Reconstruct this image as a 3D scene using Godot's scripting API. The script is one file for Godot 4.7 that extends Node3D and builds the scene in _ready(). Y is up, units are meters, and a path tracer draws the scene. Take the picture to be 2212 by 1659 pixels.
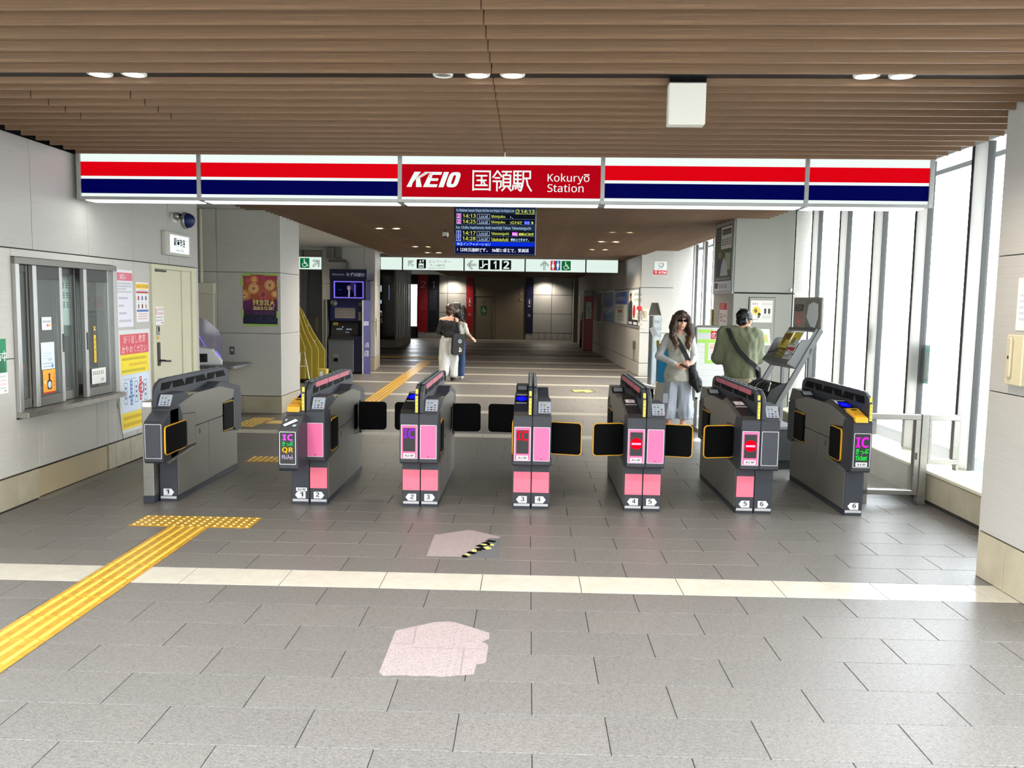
extends Node3D
# A railway station ticket hall: six-lane gate line under a lit sign beam.
# World: x to the right, y up, the gates stand along x at z = -6.85, the photographer stands at the origin.

const BEAM_TURN := 0.035          # the slatted ceiling and the sign beam run at two degrees to the floor grid
var M := {}                       # named materials
var paint_cache := {}
var rng := RandomNumberGenerator.new()
var used := {}

func _ready():
	rng.seed = 7
	camera_and_light()
	make_materials()
	floor_and_tactile()
	ceiling()
	walls()
	windows()
	sign_beam()
	gates()
	left_wall_things()
	middle_things()
	far_things()
	right_things()
	people()
	small_things()

func camera_and_light():
	var cam := Camera3D.new()
	cam.name = "camera"
	cam.position = Vector3(-0.0428, 1.6877, -0.0015)
	cam.rotation_order = EULER_ORDER_YXZ
	cam.rotation = Vector3(-0.0948, 0.0184, 0.0167)
	cam.fov = rad_to_deg(2.0 * atan(829.5 / 1820.06))
	cam.near = 0.05
	cam.far = 200.0
	add_child(cam)
	cam.current = true
	var env := Environment.new()
	env.background_mode = Environment.BG_SKY
	var sky := Sky.new()
	var sm := ProceduralSkyMaterial.new()
	sm.sky_top_color = Color(0.93, 0.97, 1.0)
	sm.sky_horizon_color = Color(0.97, 0.99, 1.0)
	sm.ground_bottom_color = Color(0.55, 0.55, 0.53)
	sm.ground_horizon_color = Color(0.8, 0.8, 0.79)
	sm.sky_energy_multiplier = 3.3
	sm.ground_energy_multiplier = 2.0
	sm.sun_angle_max = 0.0
	sky.sky_material = sm
	env.sky = sky
	env.tonemap_mode = Environment.TONE_MAPPER_LINEAR
	env.tonemap_exposure = 1.0
	env.sdfgi_enabled = true
	env.ssao_enabled = true
	env.ssil_enabled = true
	var we := WorldEnvironment.new()
	we.name = "world_environment"
	we.environment = env
	add_child(we)

# ---------------------------------------------------------------- helpers: nodes
func numbered(n: String) -> String:
	if not used.has(n):
		used[n] = 0
		return n
	used[n] += 1
	return "%s_%03d" % [n, used[n]]

func tag(o: Node, label: String, category: String, group := "", kind := "") -> Node:
	if label: o.set_meta("label", label)
	if category: o.set_meta("category", category)
	if group: o.set_meta("group", group)
	if kind: o.set_meta("kind", kind)
	return o

func thing(called: String, label: String, category: String, at := Vector3.ZERO, turn := 0.0, group := "") -> Node3D:
	var o := Node3D.new()
	o.name = numbered(called)
	add_child(o)
	o.position = at
	o.rotation.y = turn
	tag(o, label, category, group)
	return o

func put(called: String, mesh: Mesh, m: Material, parent: Node = null) -> MeshInstance3D:
	var o := MeshInstance3D.new()
	o.mesh = mesh
	if m: o.material_override = m
	if parent == null:
		o.name = numbered(called)
		add_child(o)
	else:
		o.name = called
		parent.add_child(o, true)
	return o

func struct(called: String, mesh: Mesh, m: Material) -> MeshInstance3D:
	var o := put(called, mesh, m)
	o.set_meta("kind", "structure")
	return o

func struct_root(called: String) -> Node3D:
	var o := Node3D.new()
	o.name = numbered(called)
	add_child(o)
	o.set_meta("kind", "structure")
	return o

# ---------------------------------------------------------------- helpers: shapes
class MB:
	var st := SurfaceTool.new()
	var n := 0
	var group := 1
	func _init():
		st.begin(Mesh.PRIMITIVE_TRIANGLES)
		st.set_smooth_group(-1)
	func flat(): st.set_smooth_group(-1)
	func smooth():
		group += 1
		st.set_smooth_group(group)
	func tri(a: Vector3, b: Vector3, c: Vector3):      # counter-clockwise seen from outside
		st.add_vertex(a); st.add_vertex(c); st.add_vertex(b)
		n += 3
	func quad(a: Vector3, b: Vector3, c: Vector3, d: Vector3):
		tri(a, b, c); tri(a, c, d)
	func otri(a: Vector3, b: Vector3, c: Vector3, o: Vector3):   # turned away from o
		if (b - a).cross(c - a).dot(a - o) < 0.0: tri(a, c, b)
		else: tri(a, b, c)
	func oquad(a: Vector3, b: Vector3, c: Vector3, d: Vector3, o: Vector3):
		otri(a, b, c, o); otri(a, c, d, o)
	func box(c: Vector3, s: Vector3, bev := 0.0, t := Transform3D()) -> MB:
		var h := s * 0.5
		if bev <= 0.0:
			var p := []
			for i in 8: p.append(t * (c + Vector3(h.x * (1 if i & 1 else -1), h.y * (1 if i & 2 else -1), h.z * (1 if i & 4 else -1))))
			var o := t * c
			for f in [[0, 1, 3, 2], [4, 5, 7, 6], [0, 1, 5, 4], [2, 3, 7, 6], [0, 2, 6, 4], [1, 3, 7, 5]]:
				oquad(p[f[0]], p[f[1]], p[f[2]], p[f[3]], o)
			return self
		bev = minf(bev, minf(h.x, minf(h.y, h.z)) * 0.9)
		var v := {}
		for i in 8:
			var sg := Vector3(1 if i & 1 else -1, 1 if i & 2 else -1, 1 if i & 4 else -1)
			for k in 3:
				var q := h - Vector3(bev, bev, bev)
				q[k] = h[k]
				v[i * 3 + k] = t * (c + q * sg)
		var oc := t * c
		for k in 3:
			var a1 := 1 << ((k + 1) % 3)
			var a2 := 1 << ((k + 2) % 3)
			for s0 in 2:
				var b0 := s0 << k
				oquad(v[b0 * 3 + k], v[(b0 | a1) * 3 + k], v[(b0 | a1 | a2) * 3 + k], v[(b0 | a2) * 3 + k], oc)
			for s1 in 2:
				for s2 in 2:
					var e0 := (a1 * s1) | (a2 * s2)
					var e1 := e0 | (1 << k)
					var k1 := (k + 1) % 3
					var k2 := (k + 2) % 3
					oquad(v[e0 * 3 + k1], v[e1 * 3 + k1], v[e1 * 3 + k2], v[e0 * 3 + k2], oc)
		for i in 8: otri(v[i * 3], v[i * 3 + 1], v[i * 3 + 2], oc)
		return self
	func span(a: Vector3, b: Vector3, bev := 0.0, t := Transform3D()) -> MB:
		return box((a + b) * 0.5, (b - a).abs(), bev, t)
	func inset(poly: PackedVector2Array, d: float) -> PackedVector2Array:
		var out := PackedVector2Array()
		var m := poly.size()
		for i in m:
			var p := poly[i]
			var e0 := (p - poly[(i + m - 1) % m]).normalized()
			var e1 := (poly[(i + 1) % m] - p).normalized()
			var n0 := Vector2(-e0.y, e0.x)
			var n1 := Vector2(-e1.y, e1.x)
			var bis := n0 + n1
			var l := maxf(bis.length_squared() * 0.5, 0.3)
			out.append(p + bis * d / l)
		return out
	# polygon (u, v) swept from w0 to w1; u, v, w run along the three given axes from o
	func prism(poly: PackedVector2Array, w0: float, w1: float, o := Vector3.ZERO, u := Vector3.RIGHT, v := Vector3.UP, w := Vector3.BACK, bev := 0.0, caps := true) -> MB:
		var p: PackedVector2Array = poly.duplicate()
		if Geometry2D.is_polygon_clockwise(p): p.reverse()
		if w1 < w0:
			var tt := w0; w0 = w1; w1 = tt
		var neg := u.cross(v).dot(w) < 0.0
		var rings := []
		if bev > 0.0:
			var q := inset(p, bev)
			rings = [[q, w0], [p, w0 + bev], [p, w1 - bev], [q, w1]]
		else:
			rings = [[p, w0], [p, w1]]
		for r in rings.size() - 1:
			var pa: PackedVector2Array = rings[r][0]
			var pb: PackedVector2Array = rings[r + 1][0]
			var wa: float = rings[r][1]
			var wb: float = rings[r + 1][1]
			for i in pa.size():
				var j := (i + 1) % pa.size()
				var a := o + u * pa[i].x + v * pa[i].y + w * wa
				var b := o + u * pa[j].x + v * pa[j].y + w * wa
				var c := o + u * pb[j].x + v * pb[j].y + w * wb
				var d := o + u * pb[i].x + v * pb[i].y + w * wb
				if neg: quad(d, c, b, a)
				else: quad(a, b, c, d)
		if not caps: return self
		for side in 2:
			var pc: PackedVector2Array = rings[0 if side == 0 else rings.size() - 1][0]
			var wc: float = rings[0 if side == 0 else rings.size() - 1][1]
			var ix := Geometry2D.triangulate_polygon(pc)
			for i in range(0, ix.size(), 3):
				var q := [pc[ix[i]], pc[ix[i + 1]], pc[ix[i + 2]]]
				if (q[1] - q[0]).cross(q[2] - q[0]) < 0.0: q = [q[0], q[2], q[1]]
				var a3 := []
				for e in q: a3.append(o + u * e.x + v * e.y + w * wc)
				if (side == 1) != neg: tri(a3[0], a3[1], a3[2])
				else: tri(a3[0], a3[2], a3[1])
		return self
	func tube(pts: Array, r: float, sides := 8, caps := true) -> MB:
		smooth()
		var up := Vector3.UP
		var last := []
		for i in pts.size():
			var d: Vector3 = (pts[mini(i + 1, pts.size() - 1)] - pts[maxi(i - 1, 0)]).normalized()
			if absf(d.dot(up)) > 0.95: up = Vector3.RIGHT if absf(d.x) < 0.9 else Vector3.BACK
			var x := up.cross(d).normalized()
			var y := d.cross(x)
			up = y
			var ring := []
			for k in sides:
				var a := TAU * k / sides
				ring.append(pts[i] + (x * cos(a) + y * sin(a)) * r)
			if i > 0:
				for k in sides:
					var k2 := (k + 1) % sides
					oquad(last[k], last[k2], ring[k2], ring[k], (pts[i] + pts[i - 1]) * 0.5)
			last = ring
			if caps and (i == 0 or i == pts.size() - 1):
				flat()
				for k in range(1, sides - 1): otri(ring[0], ring[k], ring[k + 1], pts[1] if i == 0 else pts[i - 1])
				smooth()
		flat()
		return self
	func lathe(prof: Array, sides := 24, t := Transform3D(), soft := true) -> MB:    # prof: Vector2(radius, height) from bottom to top
		if soft: smooth()
		for i in prof.size() - 1:
			for k in sides:
				var a0 := TAU * k / sides
				var a1 := TAU * (k + 1) / sides
				var p: Vector2 = prof[i]
				var q: Vector2 = prof[i + 1]
				var a := t * Vector3(p.x * cos(a0), p.y, p.x * sin(a0))
				var b := t * Vector3(p.x * cos(a1), p.y, p.x * sin(a1))
				var c := t * Vector3(q.x * cos(a1), q.y, q.x * sin(a1))
				var d := t * Vector3(q.x * cos(a0), q.y, q.x * sin(a0))
				if q.x > 1e-6: tri(a, d, c)
				if p.x > 1e-6: tri(a, c, b)
		flat()
		return self
	func mesh(m: Material = null, into: ArrayMesh = null) -> ArrayMesh:
		st.generate_normals()
		if m: st.set_material(m)
		return st.commit(into) if into else st.commit()

func bx(c: Vector3, s: Vector3, bev := 0.0) -> ArrayMesh:
	return MB.new().box(c, s, bev).mesh()

func sp(a: Vector3, b: Vector3, bev := 0.0) -> ArrayMesh:
	return MB.new().span(a, b, bev).mesh()

func V2(a: Array) -> PackedVector2Array:
	var o := PackedVector2Array()
	for i in range(0, a.size(), 2): o.append(Vector2(a[i], a[i + 1]))
	return o

func rrect(x0: float, y0: float, x1: float, y1: float, r: float, n := 4) -> PackedVector2Array:
	var o := PackedVector2Array()
	for q in [[x1 - r, y0 + r, -PI / 2], [x1 - r, y1 - r, 0.0], [x0 + r, y1 - r, PI / 2], [x0 + r, y0 + r, PI]]:
		for i in n + 1:
			var a: float = q[2] + PI / 2 * i / n
			o.append(Vector2(q[0] + r * cos(a), q[1] + r * sin(a)))
	return o

# ---------------------------------------------------------------- helpers: flat print (lettering, posters, screens) as ink films 0.3 mm apart
class Ink:
	var tris := {}          # colour key -> triangles (Vector3)
	var order := []
	var glow := 0.0
	var step := 0.0004
	var main: Node
	func _init(owner_node: Node, g := 0.0):
		main = owner_node
		glow = g
	func tri(a: Vector2, b: Vector2, c: Vector2, col: Color, l: float):
		if not tris.has(col):
			tris[col] = PackedVector3Array()
		if (b - a).cross(c - a) < 0.0:
			var t := b; b = c; c = t
		var z := l * step
		var arr: PackedVector3Array = tris[col]
		arr.append(Vector3(a.x, a.y, z)); arr.append(Vector3(c.x, c.y, z)); arr.append(Vector3(b.x, b.y, z))
		tris[col] = arr
	func rect(x0: float, y0: float, x1: float, y1: float, col: Color, l := 1.0) -> Ink:
		tri(Vector2(x0, y0), Vector2(x1, y0), Vector2(x1, y1), col, l)
		tri(Vector2(x0, y0), Vector2(x1, y1), Vector2(x0, y1), col, l)
		return self
	func poly(p: PackedVector2Array, col: Color, l := 1.0) -> Ink:
		var ix := Geometry2D.triangulate_polygon(p)
		for i in range(0, ix.size(), 3): tri(p[ix[i]], p[ix[i + 1]], p[ix[i + 2]], col, l)
		return self
	func pts(a: Array, col: Color, l := 1.0) -> Ink:
		var o := PackedVector2Array()
		for i in range(0, a.size(), 2): o.append(Vector2(a[i], a[i + 1]))
		return poly(o, col, l)
	func disc(c: Vector2, r: float, col: Color, l := 1.0, ry := 0.0, n := 20) -> Ink:
		if ry == 0.0: ry = r
		for i in n:
			var a0 := TAU * i / n
			var a1 := TAU * (i + 1) / n
			tri(c, c + Vector2(r * cos(a0), ry * sin(a0)), c + Vector2(r * cos(a1), ry * sin(a1)), col, l)
		return self
	func ring(c: Vector2, r: float, w: float, col: Color, l := 1.0, n := 24, a_from := 0.0, a_to := TAU) -> Ink:
		for i in n:
			var a0 := a_from + (a_to - a_from) * i / n
			var a1 := a_from + (a_to - a_from) * (i + 1) / n
			var d0 := Vector2(cos(a0), sin(a0))
			var d1 := Vector2(cos(a1), sin(a1))
			tri(c + d0 * r, c + d0 * (r - w), c + d1 * (r - w), col, l)
			tri(c + d0 * r, c + d1 * (r - w), c + d1 * r, col, l)
		return self
	func line(a: Vector2, b: Vector2, w: float, col: Color, l := 1.0) -> Ink:
		var d := (b - a).normalized() * w * 0.5
		var n := Vector2(-d.y, d.x)
		a -= d * 0.8
		b += d * 0.8
		tri(a - n, b - n, b + n, col, l)
		tri(a - n, b + n, a + n, col, l)
		return self
	func frame(x0: float, y0: float, x1: float, y1: float, w: float, col: Color, l := 1.0) -> Ink:
		rect(x0, y0, x1, y0 + w, col, l); rect(x0, y1 - w, x1, y1, col, l)
		rect(x0, y0 + w, x0 + w, y1 - w, col, l); rect(x1 - w, y0 + w, x1, y1 - w, col, l)
		return self
	func text(s: String, x0: float, y0: float, x1: float, y1: float, col: Color, l := 2.0, bold := false, slant := 0.0) -> Ink:
		var f: PackedVector3Array = main.letters(s, bold)
		if f.is_empty(): return self
		var lo := Vector2(1e9, 1e9)
		var hi := -lo
		for p in f:
			lo = lo.min(Vector2(p.x, p.y)); hi = hi.max(Vector2(p.x, p.y))
		var k := Vector2(x1 - x0, y1 - y0) / (hi - lo)
		for i in range(0, f.size(), 3):
			var q := []
			for j in 3:
				var p := (Vector2(f[i + j].x, f[i + j].y) - lo) * k
				q.append(Vector2(x0 + p.x + slant * p.y, y0 + p.y))
			tri(q[0], q[1], q[2], col, l)
		return self
	# Japanese lettering from strokes; x, y is the lower left corner of the first character
	func jp(s: String, x: float, y: float, w: float, h: float, col: Color, l := 2.0, thick := 0.11, gap := 0.08) -> Ink:
		for ch in s:
			if ch != " " and main.STROKES.has(ch):
				for stroke in main.STROKES[ch].split(" ", false):
					var prev = null
					for tok in stroke.split("-", false):
						var u := 0.0
						var v := 0.0
						if tok.length() == 4:
							u = float(tok.substr(0, 2)) / 100.0; v = float(tok.substr(2, 2)) / 100.0
						else:
							u = (float(tok[0]) + 0.5) / 10.0; v = (float(tok[1]) + 0.5) / 10.0
						var p := Vector2(x + u * w, y + (1.0 - v) * h)
						if prev != null: line(prev, p, thick * minf(w, h), col, l)
						prev = p
			x += w * (1.0 + gap)
		return self
	# a line of print too small to read: short uneven dashes
	func small(x0: float, y0: float, x1: float, y1: float, col: Color, l := 2.0, seed_no := 1) -> Ink:
		var r := RandomNumberGenerator.new()
		r.seed = seed_no
		var h := y1 - y0
		var x := x0
		while x < x1 - h * 0.3:
			var w := minf(h * r.randf_range(0.55, 0.85), x1 - x)
			for k in 3:
				var yy := y0 + h * (0.06 + 0.34 * k + r.randf_range(-0.03, 0.03))
				rect(x + w * r.randf_range(0.0, 0.15), yy, x + w * r.randf_range(0.8, 1.0), yy + h * 0.14, col, l)
			var vx := x + w * r.randf_range(0.2, 0.7)
			rect(vx, y0, vx + h * 0.13, y1, col, l)
			x += w + h * 0.22
		return self
	func commit() -> ArrayMesh:
		var m := ArrayMesh.new()
		for col in tris:
			var a := []
			a.resize(Mesh.ARRAY_MAX)
			var nrm := PackedVector3Array()
			nrm.resize(tris[col].size())
			nrm.fill(Vector3(0, 0, 1))
			a[Mesh.ARRAY_VERTEX] = tris[col]
			a[Mesh.ARRAY_NORMAL] = nrm
			m.add_surface_from_arrays(Mesh.PRIMITIVE_TRIANGLES, a)
			m.surface_set_material(m.get_surface_count() - 1, main.paint(col, glow))
		return m

func paint(col: Color, glow := 0.0) -> StandardMaterial3D:
	var key := [col, glow]
	if not paint_cache.has(key):
		var m := StandardMaterial3D.new()
		m.albedo_color = col if glow == 0.0 else Color(col.r * 0.25, col.g * 0.25, col.b * 0.25)
		m.roughness = 0.5
		if glow > 0.0:
			m.emission_enabled = true
			m.emission = col
			m.emission_energy_multiplier = glow
			m.roughness = 0.5
			m.metallic_specular = 0.1
		paint_cache[key] = m
	return paint_cache[key]

var letter_cache := {}
func letters(s: String, bold: bool) -> PackedVector3Array:
	var key := [s, bold]
	if not letter_cache.has(key):
		var t := TextMesh.new()
		var f := SystemFont.new()
		f.font_names = PackedStringArray(["Droid Sans"])
		f.font_weight = 700 if bold else 400
		t.font = f
		t.text = s
		t.font_size = 64
		t.pixel_size = 0.01
		t.depth = 0.0
		t.curve_step = 1.0
		var v := PackedVector3Array()
		if t.get_surface_count():
			var a := t.surface_get_arrays(0)
			var pv: PackedVector3Array = a[Mesh.ARRAY_VERTEX]
			if a[Mesh.ARRAY_INDEX] != null and a[Mesh.ARRAY_INDEX].size():
				for i in a[Mesh.ARRAY_INDEX]: v.append(pv[i])
			else:
				v = pv
		letter_cache[key] = v
	return letter_cache[key]

func ink(glow := 0.0) -> Ink:
	return Ink.new(self, glow)

# the railway's slanted wordmark, fitted into a box
func keio(p: Ink, x0: float, y0: float, x1: float, y1: float, col: Color, back: Color, l := 3.0):
	var w := x1 - x0
	var h := y1 - y0
	var s := 0.09 * w
	var X := func(u: float, v: float) -> Vector2: return Vector2(x0 + (w - s) * u + s * v, y0 + h * v)
	var pg := func(a: Array, c: Color, ll: float):
		var o := PackedVector2Array()
		for i in range(0, a.size(), 2): o.append(X.call(a[i], a[i + 1]))
		p.poly(o, c, ll)
	pg.call([0.0, 0.0, 0.10, 0.0, 0.10, 0.30, 0.12, 0.44, 0.19, 1.0, 0.06, 1.0, 0.03, 0.5], col, l)
	pg.call([0.13, 0.60, 0.27, 1.0, 0.385, 1.0, 0.20, 0.56], col, l)
	pg.call([0.135, 0.56, 0.215, 0.56, 0.305, 0.0, 0.19, 0.0], col, l)
	for k in 4:
		var v := 0.64 + 0.085 * k
		pg.call([0.13 + 0.03 * k, v, 0.42, v + 0.02, 0.42, v + 0.045, 0.13 + 0.03 * k, v + 0.025], back, l + 1.0)
	# E
	pg.call([0.33, 0.0, 0.60, 0.0, 0.60, 0.19, 0.44, 0.19, 0.44, 0.41, 0.58, 0.41, 0.58, 0.58, 0.44, 0.58, 0.44, 0.81, 0.61, 0.81, 0.61, 1.0, 0.37, 1.0], col, l)
	# I
	pg.call([0.635, 0.0, 0.735, 0.0, 0.745, 1.0, 0.645, 1.0], col, l)
	# O
	var o1 := PackedVector2Array()
	var o2 := PackedVector2Array()
	for i in 28:
		var a := TAU * i / 28
		var cx := signf(cos(a)) * pow(absf(cos(a)), 0.6)
		var cy := signf(sin(a)) * pow(absf(sin(a)), 0.6)
		o1.append(X.call(0.885 + 0.115 * cx, 0.5 + 0.5 * cy))
		o2.append(X.call(0.885 + 0.028 * cx, 0.5 + 0.30 * cy))
	p.poly(o1, col, l)
	p.poly(o2, back, l + 1.0)

# wheelchair user sign
func wheelchair(p: Ink, cx: float, cy: float, s: float, col: Color, l := 3.0):
	p.disc(Vector2(cx - 0.06 * s, cy + 0.36 * s), 0.075 * s, col, l)
	p.line(Vector2(cx - 0.06 * s, cy + 0.24 * s), Vector2(cx - 0.03 * s, cy - 0.04 * s), 0.09 * s, col, l)
	p.line(Vector2(cx - 0.05 * s, cy + 0.1 * s), Vector2(cx + 0.16 * s, cy + 0.1 * s), 0.06 * s, col, l)
	p.line(Vector2(cx - 0.03 * s, cy - 0.04 * s), Vector2(cx + 0.2 * s, cy - 0.04 * s), 0.08 * s, col, l)
	p.line(Vector2(cx + 0.2 * s, cy - 0.04 * s), Vector2(cx + 0.28 * s, cy - 0.3 * s), 0.08 * s, col, l)
	p.line(Vector2(cx + 0.28 * s, cy - 0.3 * s), Vector2(cx + 0.37 * s, cy - 0.27 * s), 0.06 * s, col, l)
	p.ring(Vector2(cx - 0.03 * s, cy - 0.17 * s), 0.25 * s, 0.06 * s, col, l, 20, PI * 0.72, PI * 1.97)

func arrow(p: Ink, c: Vector2, s: float, ang: float, col: Color, l := 3.0):   # two-line arrow as on the station signs; ang 0 points right
	var R := func(x: float, y: float) -> Vector2: return c + Vector2(x, y).rotated(ang) * s
	var w := 0.055 * s
	p.line(R.call(-0.5, 0.08), R.call(0.3, 0.08), w, col, l)
	p.line(R.call(-0.5, -0.08), R.call(0.3, -0.08), w, col, l)
	for q in [1.0, -1.0]:
		p.line(R.call(0.5, 0.0), R.call(0.02, 0.48 * q), w, col, l)
		p.line(R.call(0.3, 0.0 + 0.02 * q), R.call(-0.1, 0.42 * q), w, col, l)

# a sheet of print fixed to something: thing > sheet, print
func sheet(called: String, label: String, category: String, at: Vector3, turn: float, w: float, h: float, col: Color, p: Ink, thick := 0.003, group := "", pitch := 0.0) -> Node3D:
	var t := thing(called, label, category, at, turn, group)
	if pitch != 0.0: t.rotation = Vector3(pitch, turn, 0)
	put("paper", sp(Vector3(0, 0, 0), Vector3(w, h, thick), 0.0005), paint(col), t)
	if p != null:
		var q := put("print", p.commit(), null, t)
		q.position.z = thick
	return t

# ---------------------------------------------------------------- stroke lettering: each stroke a run of points, x then y (y down), on a ten or a hundred grid
const STROKES := {
	"国": "0604-0696 0606-9406-9496 0692-9492 2327-7727 2749-7349 2173-7973 5027-5073 6056-6868",
	"領": "2704-0434 2704-4930 1637-3837 0553-4653-4676-3884 2553-2598 5307-9907 7607-7024 5823-5877 5824-9524-9577 5841-9541 5858-9558 5876-9576 6880-5297 8480-9997",
	"駅": "0805-0862 0805-4605 2705-2762 0824-4424 0843-4443 0862-4862-4690-4097-3492 0472-0292 1472-1788 2470-2884 3468-3880 5605-9205-9238-5638 5605-5650-5275-4497 7238-8070-9897",
	"き": "12-81 14-84 40-66-76 26-17-29-79", "っ": "15-54-75-86-78-49", "ぷ": "30-52-34-56-57-48-28 24-07 75-98 80-91-82-71-80", "ぶ": "30-52-34-56-57-48-28 24-07 75-98 80-82 91-93",
	"ク": "40-24-05 22-82-65-28", "レ": "20-28-57-94", "ジ": "12-33 05-26 18-57-93 70-82 80-92", "ッ": "14-26 44-46 84-76-49", "ト": "30-39 34-76",
	"折": "03-43 20-29-18 07-45 91-61-65-49 64-94 74-79", "り": "20-25-36 70-75-58-49", "返": "10-22 04-24-17 17-08 18-29-99 31-91 41-45-38 43-83-65-38 44-88", "し": "20-27-39-69-86",
	"乗": "71-31 12-92 05-95 30-35 70-75 13-93 50-59 46-19 56-99", "車": "11-91 22-82-86-26-22 24-84 08-98 50-59", "お": "13-63 40-48-39-28-27-35-64-85-87-79-58 72-94",
	"や": "04-62-84-66-46 30-41 21-59", "め": "21-36-48 61-48-28-16-24-52-83-95-78-69", "く": "70-34-79", "だ": "03-63 31-19 54-94 57-68-98 71-82 90-91", "さ": "12-82 30-67 15-27-49-79",
	"い": "11-17-39-46 72-97", "願": "01-51 02-07 13-43-46-13 35-39 15-18 45-48 51-91 70-73 63-83-87-63 65-85 67-59 87-99", "事": "02-92 50-59-48 22-82-84-24-22 15-85-87-17 06-96",
	"務": "01-41-13 04-44-35 24-29 62-50 61-53 52-92-65 54-96 47-87-78 67-49", "室": "11-91-92 11-13 50-51 23-83 43-35-75 73-86 26-86 56-59 09-99",
	"調": "11-31 03-33 15-35 16-36-38-18-16 52-42-49 51-91-98 51-49 63-83 72-75 55-85 66-86-88-66", "布": "02-92 50-28-19 34-84-88 34-38 53-59", "花": "02-92 30-34 70-74 35-17 26-29 55-58-98-97 85-56", "火": "50-54-19 54-99 23-35 83-65",
	"の": "52-47-38-28-16-14-22-41-61-82-94-96-88-69", "み": "11-51-27-17-25-65-94 84-78-59", "ず": "02-92 50-57-46-34-44-55-49 80-91 70-81", "す": "02-92 50-57-46-34-44-55-49", "ほ": "10-19 41-91 44-94 71-78-48-46-97",
	"銀": "30-03 30-54 14-54 06-56 33-38 09-59 61-91-94 62-69-58 64-94 76-99", "行": "31-03 33-06 24-29 52-92 45-95 75-79-68", "エ": "12-82 52-58 08-98", "ベ": "05-32-98 61-72 71-82", "ー": "05-95", "タ": "40-14 31-81-65-29 34-66",
	"ホ": "02-92 50-59-38 34-16 74-96", "ム": "40-17-87 76-99", "階": "11-19 11-41-24-46-25 51-54 71-74 53-73 82-92 55-95-99-59-55 57-97", "ゆ": "11-17 13-61-84-67-36-26 50-59",
	"京": "02-92 50-51 23-83-85-25-23 55-59-48 36-18 76-98", "王": "11-91 15-85 51-59 09-99", "イ": "80-45-16 53-59", "ン": "11-33 19-58-92", "フ": "11-91-75-29", "ォ": "24-94 64-69 64-27", "メ": "80-55-19 23-88", "シ": "11-32 05-26 19-58-93", "ョ": "23-83-89-29 26-86",
	"は": "10-19 42-92 70-78-48-47-97", "防": "11-19 11-41-24-46-25 70-72 53-93 73-58 65-85-88-68", "災": "20-12-24 50-42-54 80-72-84 55-57-19 57-99 27-18 87-78", "週": "10-22 04-24-17-08 18-29-99 41-91-97 41-47 54-84 62-65 55-85-87-57", "間": "11-41-44-14 19-11 61-91-99 61-64-94 34-64-68-38-34 36-66",
	"で": "02-92 62-45-37-49-79 71-82 81-92", "。": "27-38-29-18-27", "地": "03-43 21-27 08-48 53-95-87 53-58-98-97 72-77", "震": "11-91 12-92 51-54 24-44 64-84 05-95 15-19 27-87 38-59-99", "に": "10-19 43-83 47-48-88", "備": "31-04 23-29 42-92 50-53 80-83 45-95 45-39 56-86-89-56 58-88 76-79", "え": "40-61 13-73-29 46-59-99",
	"て": "02-92-55-47-59-89", "、": "27-39", "家": "11-91-92 11-13 50-51 23-83 53-16 45-57-49 48-19 55-99 84-66", "具": "21-81-86-26-21 23-83 24-84 07-97 38-19 68-99", "類": "03-43 20-29 26-08 26-48 12-11 51-91 70-72 53-83-87-53 55-85 67-59 77-99",
	"つ": "14-52-83-95-78-39", "じ": "20-27-39-69-86 50-61 70-81", "ヶ": "40-16 33-93 63-39", "丘": "71-31-38 34-84 74-78 08-98", "快": "20-29 03-05 32-44 51-55 42-92 82-85 35-95 64-39 66-99", "速": "10-22 04-24-17-08 18-29-99 32-92 43-83-85-45-43 60-67 55-37 65-87", "本": "02-92 50-59 52-18 52-98 37-67", "八": "41-26-09 61-75-99",
	"特": "11-14 03-43 20-29 07-45 72-74 52-92 60-64 44-94 46-96 80-89-78 56-67", "急": "30-03 22-62-44 14-84-86 15-85 16-86 27-19 37-39-79-77 88-99", "高": "02-92 50-52 33-73-74-34-33 15-95-99 15-19 36-66-68-38-36", "尾": "11-91-93-13 11-16-09 73-34 25-85 17-97 54-58-98-97", "山": "50-58 13-18-88 83-88", "口": "11-91-98-18-11",
	"換": "03-33 20-29 06-34 50-43 42-72 45-85 53-55 73-75 35-95 57-39 66-99", "無": "30-12 12-82 04-94 06-96 23-26 43-46 63-66 83-86 18-09 38-39 58-69 78-99", "料": "20-29 04-44 11-23 41-33 23-08 24-47 62-73 54-65 46-96 82-89", "中": "12-82-86-16-12 50-59", "施": "20-22 03-53 23-19 24-44-49 60-52 62-92 55-94-97 55-58-98 74-78",
	"ま": "13-83 15-85 50-57-46-36-27-38-57-79", "出": "50-58 21-24-84 81-84 05-09-99 95-99", "＿": "11-91"
}

# ---------------------------------------------------------------- materials
func tex_noise(freq: float, size: int, a: Color, b: Color, seed_no := 1, typ := FastNoiseLite.TYPE_SIMPLEX_SMOOTH, octaves := 4, normal := false) -> NoiseTexture2D:
	var n := FastNoiseLite.new()
	n.noise_type = typ
	n.frequency = freq
	n.seed = seed_no
	n.fractal_octaves = octaves
	var t := NoiseTexture2D.new()
	t.width = size
	t.height = size
	t.seamless = true
	t.noise = n
	if normal:
		t.as_normal_map = true
		t.bump_strength = 4.0
	else:
		var g := Gradient.new()
		g.set_color(0, a)
		g.set_color(1, b)
		t.color_ramp = g
	return t

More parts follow.
